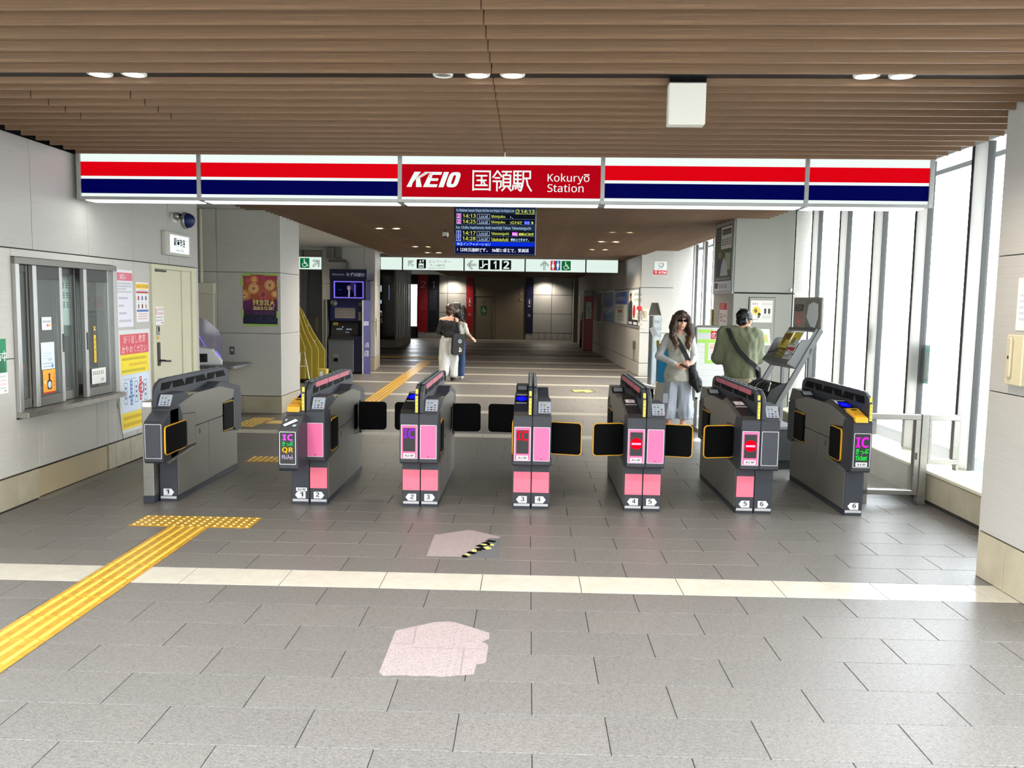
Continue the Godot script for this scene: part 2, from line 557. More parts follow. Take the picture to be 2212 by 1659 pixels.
func streaks(w: int, h: int, base: Color, vary: float, run: int, seed_no: int, rows := 1) -> ImageTexture:    # grain of short horizontal dashes
	var r := RandomNumberGenerator.new()
	r.seed = seed_no
	var im := Image.create(w, h, false, Image.FORMAT_RGB8)
	for y in range(0, h, rows):
		var x := 0
		while x < w:
			var l := r.randi_range(1, run)
			var k := 1.0 + r.randfn(0.0, vary)
			im.fill_rect(Rect2i(x, y, l, rows), Color(clampf(base.r * k, 0, 1), clampf(base.g * k, 0, 1), clampf(base.b * k, 0, 1)))
			x += l
	return ImageTexture.create_from_image(im)

func mat(called: String, col: Color, rough := 0.6, metal := 0.0) -> StandardMaterial3D:
	var m := StandardMaterial3D.new()
	m.resource_name = called
	m.albedo_color = col
	m.roughness = rough
	m.metallic = metal
	M[called] = m
	return m

func tri_map(m: StandardMaterial3D, scale: Vector3, world := true):
	m.uv1_triplanar = true
	m.uv1_world_triplanar = world
	m.uv1_scale = scale
	m.uv1_triplanar_sharpness = 8.0

func glow_mat(called: String, col: Color, e: float) -> StandardMaterial3D:
	var m := mat(called, Color(col.r * 0.6, col.g * 0.6, col.b * 0.6), 0.35)
	m.emission_enabled = true
	m.emission = col
	m.emission_energy_multiplier = e
	return m

func make_materials():
	# floor tiles: ribbed grey-brown stoneware in three tones that share one grain
	var grain := streaks(512, 512, Color(0.86, 0.86, 0.86), 0.16, 9, 3, 2)
	var cols := [Color(0.462, 0.443, 0.424), Color(0.469, 0.450, 0.431), Color(0.456, 0.438, 0.42)]
	for i in 3:
		var m := mat("tile%d" % i, cols[i], 0.42)
		m.albedo_texture = grain
		m.metallic_specular = 0.5
		tri_map(m, Vector3(1.6, 1.6, 3.2))
	var wt := mat("white_tile", Color(0.725, 0.705, 0.66), 0.28)
	wt.albedo_texture = tex_noise(0.02, 256, Color(0.93, 0.92, 0.9), Color(1, 1, 1), 5)
	tri_map(wt, Vector3(1.5, 1.5, 1.5))
	mat("grout", Color(0.2, 0.195, 0.19), 0.9)
	mat("grout_light", Color(0.62, 0.61, 0.59), 0.8)
	# wood slats
	var ws := mat("slat_wood", Color(0.515, 0.395, 0.29), 0.55)
	ws.albedo_texture = streaks(512, 256, Color(0.88, 0.87, 0.86), 0.07, 160, 11, 1)
	tri_map(ws, Vector3(0.6, 3.0, 3.0))
	mat("void", Color(0.05, 0.05, 0.05), 0.9)
	mat("track", Color(0.07, 0.07, 0.07), 0.5)
	# wall panels
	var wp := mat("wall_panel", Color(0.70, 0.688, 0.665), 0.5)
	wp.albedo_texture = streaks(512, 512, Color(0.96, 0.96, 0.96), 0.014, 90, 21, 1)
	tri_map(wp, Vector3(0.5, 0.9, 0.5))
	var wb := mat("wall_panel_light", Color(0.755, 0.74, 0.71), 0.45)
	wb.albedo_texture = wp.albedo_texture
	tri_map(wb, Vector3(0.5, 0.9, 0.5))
	var bt := mat("base_tile", Color(0.70, 0.665, 0.585), 0.45)
	bt.albedo_texture = tex_noise(0.012, 256, Color(0.86, 0.85, 0.82), Color(1, 1, 1), 9)
	tri_map(bt, Vector3(0.7, 0.7, 0.7))
	mat("joint", Color(0.16, 0.155, 0.15), 0.8)
	mat("white_ceiling", Color(0.82, 0.82, 0.80), 0.8)
	# metals
	var ss := mat("steel", Color(0.60, 0.59, 0.57), 0.34, 0.75)
	ss.roughness_texture = tex_noise(0.05, 256, Color(0.75, 0.75, 0.75), Color(1, 1, 1), 4)
	tri_map(ss, Vector3(0.6, 3, 3))
	mat("gate_steel", Color(0.48, 0.465, 0.44), 0.40, 0.5)
	mat("aluminium", Color(0.66, 0.66, 0.65), 0.35, 0.6)
	mat("dark_metal", Color(0.25, 0.25, 0.25), 0.4, 0.6)
	mat("frame_metal", Color(0.45, 0.44, 0.42), 0.4, 0.5)
	mat("rack_grey", Color(0.40, 0.40, 0.40), 0.5, 0.2)
	# gate plastics
	mat("gate_dark", Color(0.172, 0.184, 0.216), 0.5)
	mat("rail_dark", Color(0.025, 0.025, 0.035), 0.6)
	M.rail_dark.metallic_specular = 0.2
	mat("gate_black", Color(0.085, 0.085, 0.095), 0.32)
	mat("gate_foot", Color(0.15, 0.165, 0.20), 0.55)
	mat("gloss_black", Color(0.03, 0.03, 0.035), 0.12)
	mat("flap", Color(0.012, 0.014, 0.02), 0.6)
	M.flap.metallic_specular = 0.2
	mat("yellow", Color(0.84, 0.62, 0.08), 0.45)
	mat("pale_yellow", Color(0.86, 0.77, 0.28), 0.5)
	mat("pink", Color(0.88, 0.40, 0.60), 0.6)
	mat("pink_low", Color(0.90, 0.44, 0.53), 0.6)
	mat("pink_rail", Color(0.74, 0.36, 0.43), 0.5)
	mat("silver_strip", Color(0.74, 0.74, 0.76), 0.35, 0.3)
	mat("grip", Color(0.46, 0.48, 0.48), 0.45)
	# tactile paving
	var ty := mat("tactile", Color(0.74, 0.56, 0.17), 0.35)
	ty.albedo_texture = tex_noise(0.03, 256, Color(0.8, 0.78, 0.7), Color(1, 1, 1), 15)
	tri_map(ty, Vector3(2, 2, 2))
	mat("tactile_bar", Color(0.84, 0.69, 0.28), 0.3)
	mat("tactile_dot", Color(0.88, 0.78, 0.46), 0.3)
	# glass
	var gl := mat("glass", Color(0.92, 0.97, 0.96, 0.06), 0.02)
	gl.transparency = BaseMaterial3D.TRANSPARENCY_ALPHA
	gl.metallic_specular = 0.3
	var gd := mat("dark_glass", Color(0.10, 0.12, 0.12, 0.45), 0.05)
	gd.transparency = BaseMaterial3D.TRANSPARENCY_ALPHA
	var fg := mat("frosted", Color(0.62, 0.60, 0.56, 0.28), 0.5)
	fg.transparency = BaseMaterial3D.TRANSPARENCY_ALPHA
	var ac := mat("acrylic", Color(0.86, 0.92, 0.96, 0.35), 0.08)
	ac.transparency = BaseMaterial3D.TRANSPARENCY_ALPHA
	# painted things
	mat("door_cream", Color(0.80, 0.775, 0.665), 0.45)
	mat("white_paint", Color(0.86, 0.86, 0.84), 0.5)
	mat("cream_paint", Color(0.82, 0.79, 0.70), 0.5)
	mat("window_post", Color(0.90, 0.90, 0.885), 0.5)
	M.window_post.backlight_enabled = true
	M.window_post.backlight = Color(0.78, 0.77, 0.76)
	mat("dark_seal", Color(0.20, 0.20, 0.20), 0.5)
	mat("sill_stone", Color(0.82, 0.79, 0.70), 0.35)
	mat("counter_grey", Color(0.42, 0.42, 0.42), 0.4)
	mat("column_grey", Color(0.56, 0.555, 0.52), 0.5)
	mat("pavement", Color(0.72, 0.72, 0.70), 0.8)
	mat("pale_wall", Color(0.85, 0.85, 0.83), 0.8)
	mat("ramp_olive", Color(0.56, 0.50, 0.16), 0.5)
	mat("bank_blue", Color(0.085, 0.10, 0.30), 0.4)
	mat("bank_navy", Color(0.05, 0.055, 0.20), 0.4)
	mat("machine_grey", Color(0.34, 0.36, 0.38), 0.4)
	mat("red_paint", Color(0.62, 0.06, 0.10), 0.4)
	mat("crimson", Color(0.60, 0.02, 0.09), 0.5)
	mat("navy", Color(0.02, 0.02, 0.20), 0.5)
	mat("night_navy", Color(0.035, 0.04, 0.10), 0.5)
	mat("taupe", Color(0.50, 0.455, 0.38), 0.5)
	glow_mat("lamp_white", Color(1.0, 0.97, 0.92), 6.0)
	glow_mat("tube_white", Color(0.97, 1.0, 1.0), 1.3)

# ---------------------------------------------------------------- floor
func floor_and_tactile():
	var fl := struct_root("floor")
	put("screed", sp(Vector3(-7.2, -0.12, -43.5), Vector3(5.2, -0.005, 2.6)), M.grout, fl)
	var slabs := {}
	var tile := func(x0: float, x1: float, z0: float, z1: float) -> ArrayMesh:
		var k := "%.3f %.3f" % [x1 - x0, z1 - z0]
		if not slabs.has(k):
			slabs[k] = bx(Vector3(0, -0.006, 0), Vector3(x1 - x0 - 0.004, 0.012, absf(z1 - z0) - 0.0035), 0.0015)
		return slabs[k]
	var rest := [MB.new(), MB.new(), MB.new(), MB.new()]
	var n := 0
	for k in range(-14, 60):
		var z0 := -(4.8373 + 0.3 * k)
		var z1 := z0 - 0.3
		var zc := (z0 + z1) * 0.5
		var off := 0.0 if (k & 1) else 0.3
		if k > 22: off += fmod(k * 0.17, 0.6)
		var white := k == 0 or k == 19
		for i in range(-14, 10):
			var x0 := off + 0.6 * i
			var x1 := x0 + 0.6
			if zc > -10.4: x0 = maxf(x0, -4.1)
			x1 = minf(x1, 4.2)
			if x1 - x0 < 0.02: continue
			var which := rng.randi() % 3
			var half := 0.64 * absf(zc) + 0.35
			var seen := (x1 > -half and x0 < half and zc < -2.8 and x0 < 3.5)
			if seen and k <= 13 and n < 292:
				var t := put("white_tile" if white else "floor_tile", tile.call(x0, x1, z0, z1), M.white_tile if white else M["tile%d" % which], fl)
				t.position = Vector3((x0 + x1) * 0.5, 0, zc)
				n += 1
			else:
				rest[3 if white else which].box(Vector3((x0 + x1) * 0.5, -0.006, zc), Vector3(x1 - x0 - 0.004, 0.012, 0.2965))
	# far corridor: rows too thin to pick apart, with the pale bands
	var zf := -(4.8373 + 0.3 * 60)
	while zf > -43.0:
		for i in range(-12, 8):
			rest[(i + int(-zf * 7)) % 3].box(Vector3(i * 0.6 + fmod(-zf, 0.6), -0.006, zf - 0.15), Vector3(0.596, 0.012, 0.297))
		zf -= 0.3
	for i in 4:
		var o := put("distant_tiles", rest[i].mesh(), M.white_tile if i == 3 else M["tile%d" % i], fl)
		o.set_meta("kind", "stuff")
	for z in [-12.86, -15.2, -17.55, -19.85, -22.0, -24.3, -26.7, -29.1, -31.5, -34.0, -36.6, -39.0]:
		var b := MB.new()
		for i in range(-12, 7): b.box(Vector3(i * 0.6 + 0.3, -0.004, z - 0.15), Vector3(0.597, 0.012, 0.3))
		put("pale_band", b.mesh(), M.white_tile, fl)
	# outside the hall
	var pv := struct("trim_1", MB.new().span(Vector3(-60, -0.3, -70), Vector3(60, -0.13, 40)).mesh(), M.pavement)
	pv.name = "floor_outside"
	struct("wall_added_blocker", MB.new().span(Vector3(-40, -0.2, 11), Vector3(40, 8.5, 12)).mesh(), mat("added_blocker_paint", Color(0.66, 0.65, 0.63), 0.8))  # added wall out of view, keeps low sky light off the gate fronts

	# tactile paving: guide path with four bars to each block, warning blocks with domes
	var guide := thing("tactile_guide_path", "yellow tactile guide path of ribbed blocks running from lower left up to the studded crossbar", "tactile paving", Vector3(-2.532, 0.0, 0))
	for i in 14:
		tactile_bars(guide, Vector3(0, 0, -6.065 + 0.3005 * i + 0.15), 0.296)
	var cross := thing("tactile_warning_strip", "yellow studded tactile crossbar in front of the leftmost wide gate lane", "tactile paving", Vector3(-2.532, 0, -6.218))
	for i in 3: tactile_dots(cross, Vector3(-0.302 + 0.302 * i, 0, 0))
	var mat2 := thing("tactile_warning_mat", "yellow studded tactile patch on the floor behind the leftmost gate lane", "tactile paving", Vector3(-2.68, 0, -8.77))
	tactile_dots(mat2, Vector3(-0.15, 0, 0)); tactile_dots(mat2, Vector3(0.15, 0, 0))
	var mat3 := thing("tactile_counter_mat", "yellow studded tactile patch at the foot of the square wall column", "tactile paving", Vector3(-3.78, 0, -11.45))
	for i in 3: tactile_dots(mat3, Vector3(-0.06 + 0.02 * i, 0, 0.3 - 0.3 * i))
	var lead := thing("tactile_counter_path", "pale yellow floor plate beside the studded patch by the square column", "tactile paving", Vector3(-3.42, 0, -11.5))
	put("plate", bx(Vector3(0, 0.003, 0), Vector3(0.4, 0.006, 0.3), 0.002), paint(Color(0.86, 0.72, 0.42)), lead)
	var far := thing("tactile_far_path", "long yellow ribbed tactile path leading down the corridor towards the walking women", "tactile paving", Vector3(-2.537, 0, -8.95))
	far.rotation.y = 0.0275
	for i in 51: tactile_bars(far, Vector3(0, 0, -0.3 * i - 0.15), 0.298)
	var far2 := thing("tactile_cross_path", "yellow ribbed tactile path crossing the far corridor by the lift shaft", "tactile paving", Vector3(-2.9, 0, -25.2))
	for i in 12:
		var t := tactile_bars(far2, Vector3(-0.3 * i, 0, -0.6), 0.298)
		t.rotation.y = PI / 2

var bar_mesh := {}
func tactile_bars(parent: Node3D, at: Vector3, l: float) -> Node3D:
	if not bar_mesh.has(l):
		var b := MB.new()
		for i in 4:
			b.prism(V2([-0.012, 0, 0.012, 0, 0.008, 0.005, -0.008, 0.005]), -l / 2 + 0.012, l / 2 - 0.012, Vector3(-0.108 + 0.072 * i, 0.006, 0))
		bar_mesh[l] = [bx(Vector3(0, 0.003, 0), Vector3(0.298, 0.006, l), 0.002), b.mesh()]
	var p := put("tactile_block", bar_mesh[l][0], M.tactile, parent)
	p.position = at
	put("raised_bars", bar_mesh[l][1], M.tactile_bar, p)
	return p

func tactile_dots(parent: Node3D, at: Vector3):
	if not bar_mesh.has("dots"):
		var b := MB.new()
		for i in 5:
			for j in 5:
				b.lathe([Vector2(0.0125, 0.006), Vector2(0.010, 0.010), Vector2(0.006, 0.0112), Vector2(0, 0.0114)], 8, Transform3D(Basis(), Vector3(-0.12 + 0.06 * i, 0, -0.12 + 0.06 * j)))
		bar_mesh["dots"] = [bx(Vector3(0, 0.003, 0), Vector3(0.299, 0.006, 0.299), 0.002), b.mesh()]
	var p := put("tactile_block", bar_mesh["dots"][0], M.tactile, parent)
	p.position = at
	put("raised_studs", bar_mesh["dots"][1], M.tactile_dot, p)

# ---------------------------------------------------------------- ceiling: hanging wooden slats under a dark void
func ceiling():
	var ce := struct_root("ceiling")
	put("soffit", sp(Vector3(-7.2, 3.16, -43.5), Vector3(4.4, 3.4, -1.3)), M.void, ce)
	var u := Vector3(cos(BEAM_TURN), 0, sin(BEAM_TURN))       # along a slat
	var d := Vector3(sin(BEAM_TURN), 0, -cos(BEAM_TURN))      # away from the camera
	var b0 := Basis(u, Vector3.UP, -d)
	var slat_at := func(s: float, xa: float, xb: float, called: String):
		# ends given as world x
		var ua := (xa - d.x * s) / u.x
		var ub := (xb - d.x * s) / u.x
		var o := put(called, bx(Vector3.ZERO, Vector3(ub - ua, 0.115, 0.018), 0.002), M.slat_wood, ce)
		o.transform = Transform3D(b0, u * (ua + ub) * 0.5 + d * s + Vector3(0, 2.9575, 0))
	for k in range(-11, 19):
		var s := 3.606 + 0.1945 * k + (0.042 if k == 6 else 0.0)
		var cuts := [-3.92, -0.263, 3.22 if s > 4.9 else 3.6]
		if k >= 8 and k <= 11: cuts = [-3.92, -3.13, -2.50, -0.263, 3.22]
		if k == 6: cuts = [-3.92, -0.263, 3.22]
		for i in cuts.size() - 1:
			slat_at.call(s, cuts[i] + 0.003, cuts[i + 1] - 0.003, "slat")
	# light track between the sixth and seventh slats
	var tr := put("light_track", bx(Vector3.ZERO, Vector3(7.3, 0.05, 0.19), 0.002), M.track, ce)
	tr.transform = Transform3D(b0, u * -0.35 + d * 4.705 + Vector3(0, 2.959, 0))
	# beyond the sign beam
	var far := MB.new()
	var s2 := 7.72
	while s2 < 39.0:
		var xb := 3.22
		if s2 > 19.0: xb = 2.75 - (s2 - 19.0) * 0.03
		var xa := -3.92 if s2 < 11.6 else -3.7
		far.box(Vector3.ZERO, Vector3((xb - xa) / u.x, 0.115, 0.026), 0.0, Transform3D(b0, u * ((xa + xb) * 0.5 - d.x * s2) / u.x + d * s2 + Vector3(0, 2.9575, 0)))
		s2 += 0.1945
	put("distant_slats", far.mesh(), M.slat_wood, ce).set_meta("kind", "stuff")
	put("white_soffit", sp(Vector3(-7.2, 3.0, -43.0), Vector3(-3.72, 3.16, -11.7)), M.white_ceiling, ce)
	put("white_soffit", sp(Vector3(-5.6, 2.99, -11.7), Vector3(-3.95, 3.16, -9.9)), M.white_ceiling, ce)
	# downlights
	var spots := [[-2.629, "left pair, outer"], [-2.434, "left pair, inner"], [-0.511, "middle pair, left of the slat joint"], [-0.320, "middle pair, right of the slat joint"], [1.567, "right pair, inner"], [1.752, "right pair, outer"]]
	for q in spots:
		var p: Vector3 = u * q[0] + d * 4.715 + Vector3(0, 2.934, 0)
		downlight(p, "lit round ceiling downlight in the dark track, %s" % q[1], 0.062, 2.2, true)
	var dead := downlight(u * -0.702 + d * 4.722 + Vector3(0, 2.934, 0), "unlit round ceiling downlight left of the middle lit pair", 0.05, 0.0, true)
	dead.set_meta("category", "ceiling light")
	# pairs of downlights recessed in the far ceiling
	var names := ["nearest", "second", "third", "fourth"]
	for side in 2:
		for i in 4:
			var z: float = [-14.2, -16.4, -18.7, -20.8][i]
			for j in 2:
				var x: float = ([-2.42, 1.47][side]) + (j - 0.5) * 0.28
				var side_name := "left" if side == 0 else "right"
				downlight(Vector3(x, 2.945, z), "%s row of far ceiling downlights, %s of the board, %s lamp" % [names[i], side_name, ["left", "right"][j]], 0.05, 4.0, true)
	for i in 3:
		downlight(Vector3(-0.4, 2.945, -12.0 - 6.5 * (i + 1)), "%s of the three lamps along the middle of the far corridor ceiling" % ["nearest", "middle one", "farthest"][i], 0.05, 2.6, true)

func downlight(p: Vector3, label: String, r: float, e: float, lamp: bool) -> Node3D:
	var t := thing("downlight", label, "ceiling light", p, 0.0, "")
	put("trim_ring", MB.new().lathe([Vector2(r * 0.86, 0.002), Vector2(r * 0.9, -0.012), Vector2(r * 1.08, -0.010), Vector2(r * 1.12, 0.0)], 24).mesh(), M.white_paint, t)
	var dm := MB.new()
	dm.lathe([Vector2(0, -0.006), Vector2(r * 0.88, -0.006)], 24)
	if e > 0.0:
		put("lens", dm.mesh(), M.lamp_white, t)
		if lamp:
			var l := SpotLight3D.new()
			l.name = "lamp"
			l.position.y = -0.03
			l.rotation.x = -PI / 2
			l.light_energy = e
			l.light_color = Color(1.0, 0.95, 0.87)
			l.spot_angle = 75.0
			l.spot_angle_attenuation = 0.7
			l.spot_range = 30.0
			l.spot_attenuation = 2.0
			l.light_size = r
			l.shadow_enabled = true
			t.add_child(l)
	else:
		put("lens", dm.mesh(), M.steel, t)
	return t

# ---------------------------------------------------------------- walls
# a clad wall in a plane: panels listed as [a0, a1, y0, y1] along the wall, proud of a dark core
func cladding(parent: Node3D, o: Vector3, along: Vector3, out: Vector3, list: Array, m: Material, called := "panel", depth := 0.03, gap := 0.006):
	for q in list:
		var a0: float = minf(q[0], q[1]) + gap * 0.5
		var a1: float = maxf(q[0], q[1]) - gap * 0.5
		var b := MB.new()
		b.prism(PackedVector2Array([Vector2(a0, q[2] + gap * 0.5), Vector2(a1, q[2] + gap * 0.5), Vector2(a1, q[3] - gap * 0.5), Vector2(a0, q[3] - gap * 0.5)]), 0.0, depth, o, along, Vector3.UP, out, 0.002)
		put(called, b.mesh(), m, parent)

func walls():
	# ---- left wall, face at x = -4.12
	var wl := struct_root("wall_left")
	var o := Vector3(-4.15, 0, 0)
	var al := Vector3(0, 0, -1)
	var ou := Vector3(1, 0, 0)
	put("core", MB.new().span(Vector3(-4.40, 2.0, -10.36), Vector3(-4.15, 2.955, -4.3)).span(Vector3(-4.40, 0, -6.60), Vector3(-4.15, 2.0, -4.3)).span(Vector3(-4.40, 0, -8.25), Vector3(-4.15, 0.70, -6.60)).span(Vector3(-4.40, 0, -9.04), Vector3(-4.15, 2.0, -8.25)).span(Vector3(-4.40, 0, -10.36), Vector3(-4.15, 2.0, -10.24)).mesh(), M.joint, wl)
	put("core", sp(Vector3(-4.55, 2.955, -10.36), Vector3(-4.45, 3.2, -4.3)), M.void, wl)
	var up := []
	var zz := [4.28, 5.155, 6.03, 6.905, 7.787, 8.665, 9.527, 10.37]
	for i in zz.size() - 1: up.append([zz[i], zz[i + 1], 2.063, 2.955])
	var lo := [[4.28, 5.155, 1.19, 2.06], [5.155, 6.03, 1.19, 2.06], [6.03, 6.605, 1.19, 2.06], [6.605, 8.245, 1.995, 2.06], [8.245, 8.665, 0.26, 2.06], [8.665, 9.045, 0.26, 2.06], [10.24, 10.37, 0.26, 2.06],
		[4.28, 5.155, 0.26, 1.19], [5.155, 6.03, 0.26, 1.19], [6.03, 6.605, 0.26, 1.19], [6.605, 6.89, 0.26, 0.70], [6.89, 6.965, 0.26, 0.70], [6.965, 7.848, 0.26, 0.70], [7.848, 8.06, 0.26, 0.70], [8.06, 8.245, 0.26, 0.70]]
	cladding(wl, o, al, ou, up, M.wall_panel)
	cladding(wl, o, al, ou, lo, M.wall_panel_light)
	var bl := []
	for i in 9: bl.append([4.2 + 0.3 * i, 4.5 + 0.3 * i, 0, 0.25])
	for q in [[8.07, 8.212], [8.212, 8.518], [8.518, 8.82], [8.82, 9.045], [10.24, 10.37]]: bl.append([q[0], q[1], 0, 0.25])
	cladding(wl, o, al, ou, bl, M.base_tile, "base_tile", 0.025)
	cladding(wl, o, al, ou, [[6.907, 8.06, 0.0, 0.245]], mat("access_plate", Color(0.66, 0.60, 0.48), 0.45), "access_plate", 0.012)
	put("wall_end", sp(Vector3(-4.40, 0, -10.375), Vector3(-4.12, 2.955, -10.36), 0.002), M.wall_panel, wl)
	put("floor_strip", sp(Vector3(-4.12, -0.004, -8.17), Vector3(-4.02, 0.004, -6.85), 0.001), mat("grey_strip", Color(0.46, 0.44, 0.40), 0.7), wl)
	# office behind the left wall
	var of := struct_root("wall_office")
	mat("office_wall", Color(0.42, 0.43, 0.42), 0.7)
	put("back", sp(Vector3(-6.5, 0, -10.3), Vector3(-6.4, 2.7, -5.9)), M.office_wall, of)
	put("side", sp(Vector3(-6.5, 0, -5.9), Vector3(-4.40, 2.7, -5.8)), M.office_wall, of)
	put("side", sp(Vector3(-6.5, 0, -10.36), Vector3(-4.40, 2.7, -10.26)), M.office_wall, of)
	put("office_ceiling", sp(Vector3(-6.5, 2.7, -10.36), Vector3(-4.40, 2.8, -5.8)), M.white_ceiling, of)
	# ---- recess and square column A
	var wr := struct_root("wall_recess")
	put("core", sp(Vector3(-7.2, 0, -12.70), Vector3(-3.72, 3.0, -12.42)), M.joint, wr)
	struct("wall_recess_side", sp(Vector3(-5.7, 0, -12.4), Vector3(-5.61, 3.0, -10.3)), M.wall_panel)
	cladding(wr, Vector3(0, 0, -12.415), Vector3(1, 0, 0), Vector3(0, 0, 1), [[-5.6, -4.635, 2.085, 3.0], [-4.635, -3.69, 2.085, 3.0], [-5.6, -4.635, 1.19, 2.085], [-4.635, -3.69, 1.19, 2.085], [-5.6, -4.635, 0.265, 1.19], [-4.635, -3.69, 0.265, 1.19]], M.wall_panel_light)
	cladding(wr, Vector3(0, 0, -12.415), Vector3(1, 0, 0), Vector3(0, 0, 1), [[-5.0, -4.6, 0, 0.26], [-4.6, -4.275, 0, 0.26], [-4.275, -3.69, 0, 0.26]], M.base_tile, "base_tile", 0.025)
	var ca := struct_root("wall_column_left")
	put("core", sp(Vector3(-4.6, 0, -13.4), Vector3(-3.725, 3.0, -12.7)), M.joint, ca)
	var dv := Vector3(0, 0, -1)
	var dn := Vector3(1, 0, 0)
	cladding(ca, Vector3(-3.725, 0, -12.39), dv, dn, [[0.0, 1.02, 2.085, 3.0], [0.0, 1.02, 1.19, 2.085], [0.0, 1.02, 0.265, 1.19]], M.wall_panel)
	cladding(ca, Vector3(-3.725, 0, -12.39), dv, dn, [[0.0, 0.5, 0, 0.26], [0.5, 1.02, 0, 0.26]], M.base_tile, "base_tile")
	put("back", sp(Vector3(-3.9, 0, -13.42), Vector3(-3.70, 3.0, -13.41)), M.wall_panel, ca)
	# ---- column B behind the cash machine
	var cb := struct_root("wall_column_far_left")
	put("core", sp(Vector3(-5.1, 0, -21.85), Vector3(-3.94, 3.0, -20.65)), M.joint, cb)
	cladding(cb, Vector3(0, 0, -20.64), Vector3(1, 0, 0), Vector3(0, 0, 1), [[-5.1, -4.06, 2.1, 3.0], [-4.06, -3.80, 2.1, 3.0], [-5.1, -4.06, 1.19, 2.1], [-4.06, -3.80, 1.19, 2.1], [-5.1, -4.06, 0.33, 1.19], [-4.06, -3.80, 0.33, 1.19]], M.wall_panel)
	cladding(cb, Vector3(0, 0, -20.64), Vector3(1, 0, 0), Vector3(0, 0, 1), [[-5.1, -4.06, 0.0, 0.33], [-4.06, -3.80, 0.0, 0.33]], M.base_tile, "base_tile")
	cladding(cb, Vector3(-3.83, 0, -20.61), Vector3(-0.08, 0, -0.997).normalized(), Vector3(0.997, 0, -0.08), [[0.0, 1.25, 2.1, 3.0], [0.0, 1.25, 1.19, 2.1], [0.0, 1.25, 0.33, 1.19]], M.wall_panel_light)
	cladding(cb, Vector3(-3.83, 0, -20.61), Vector3(-0.08, 0, -0.997).normalized(), Vector3(0.997, 0, -0.08), [[0.0, 1.25, 0.0, 0.33]], M.base_tile, "base_tile")
	# ---- far left boundary
	var fw := struct_root("wall_far_left")
	put("panel", sp(Vector3(-7.2, 0, -43.0), Vector3(-7.1, 3.0, -12.7)), M.wall_panel, fw)
	# ---- back wall at z = -40
	var bw := struct_root("wall_back")
	mat("far_panel", Color(0.66, 0.66, 0.65), 0.5)
	put("core", MB.new().span(Vector3(-5.35, 0, -40.2), Vector3(-2.66, 3.2, -40.03)).span(Vector3(-0.2, 0, -40.2), Vector3(3.4, 3.2, -40.03)).span(Vector3(-7.2, 2.55, -40.2), Vector3(-5.3, 3.2, -40.03)).span(Vector3(-7.2, 0, -40.2), Vector3(-6.2, 3.2, -40.03)).span(Vector3(-6.2, 0, -40.2), Vector3(-5.3, 0.55, -40.03)).mesh(), M.joint, bw)
	cladding(bw, Vector3(0, 0, -40.03), Vector3(1, 0, 0), Vector3(0, 0, 1), [[-4.30, -3.9, 2.13, 3.06], [-3.9, -3.0, 2.13, 3.06], [-4.30, -3.9, 1.24, 2.13], [-3.9, -3.0, 1.24, 2.13], [-4.30, -3.9, 0.32, 1.24], [-3.9, -3.0, 0.32, 1.24],
		[0.149, 1.03, 2.13, 3.06], [1.03, 2.0, 2.13, 3.06], [0.149, 1.03, 1.24, 2.13], [1.03, 2.0, 1.24, 2.13], [0.149, 1.03, 0.34, 1.24], [1.03, 2.0, 0.34, 1.24], [2.0, 2.6, 1.24, 3.06], [2.0, 2.6, 0.34, 1.24]], M.far_panel, "panel", 0.03, 0.02)
	var bt := []
	for i in 8: bt.append([-5.3 + 0.325 * i, -4.975 + 0.325 * i, 0.0, 0.3])
	for i in 8: bt.append([-0.18 + 0.31 * i, 0.13 + 0.31 * i, 0.0, 0.33])
	cladding(bw, Vector3(0, 0, -40.03), Vector3(1, 0, 0), Vector3(0, 0, 1), bt, M.far_panel, "base_tile", 0.03, 0.015)
	put("colour_panel", sp(Vector3(-5.30, 0.3, -40.03), Vector3(-4.83, 3.06, -39.99)), M.crimson, bw)
	put("colour_panel", sp(Vector3(-4.82, 0.3, -40.03), Vector3(-4.31, 3.06, -39.99)), M.night_navy, bw)
	put("colour_panel", sp(Vector3(-3.0, 0.3, -40.03), Vector3(-2.68, 3.06, -39.98)), M.crimson, bw)
	put("colour_panel", sp(Vector3(-0.18, 0.34, -40.03), Vector3(0.145, 3.06, -39.98)), M.navy, bw)
	put("recess", MB.new().span(Vector3(-2.7, 0, -41.6), Vector3(-0.1, 3.2, -41.5)).span(Vector3(-2.72, 0, -41.6), Vector3(-2.68, 3.2, -40.03)).span(Vector3(-0.18, 0, -41.6), Vector3(-0.14, 3.2, -40.03)).mesh(), M.taupe, bw)
	put("panel", sp(Vector3(-5.3, 0, -43.5), Vector3(4.4, 3.2, -43.0)), M.taupe, bw)
	var p := ink()
	p.text("2", -5.19, 2.36, -4.93, 2.69, Color(0.80, 0.55, 0.58), 1.0)
	p.text("1", -4.64, 2.36, -4.52, 2.69, Color(0.62, 0.63, 0.66), 1.0)
	for i in 9:
		var y := 2.28 - 0.118 * i
		p.rect(-5.26, y, -4.88, y + 0.008, Color(0.72, 0.30, 0.36), 1.0)
		p.rect(-4.78, y, -4.36, y + 0.008, Color(0.35, 0.36, 0.42), 1.0)
		if i < 8:
			p.small(-5.24, y - 0.085, -4.92, y - 0.03, Color(0.70, 0.32, 0.36), 1.0, i)
			p.small(-4.76, y - 0.085, -4.40, y - 0.03, Color(0.40, 0.41, 0.47), 1.0, i + 20)
	var q := put("print", p.commit(), null, bw)
	q.position.z = -39.985
	# ---- right side
	var wc := struct_root("wall_column_right")
	mat("shade_panel", Color(0.745, 0.735, 0.71), 0.45)
	put("core", sp(Vector3(2.64, 0, -20.7), Vector3(3.9, 3.0, -20.33)), M.joint, wc)
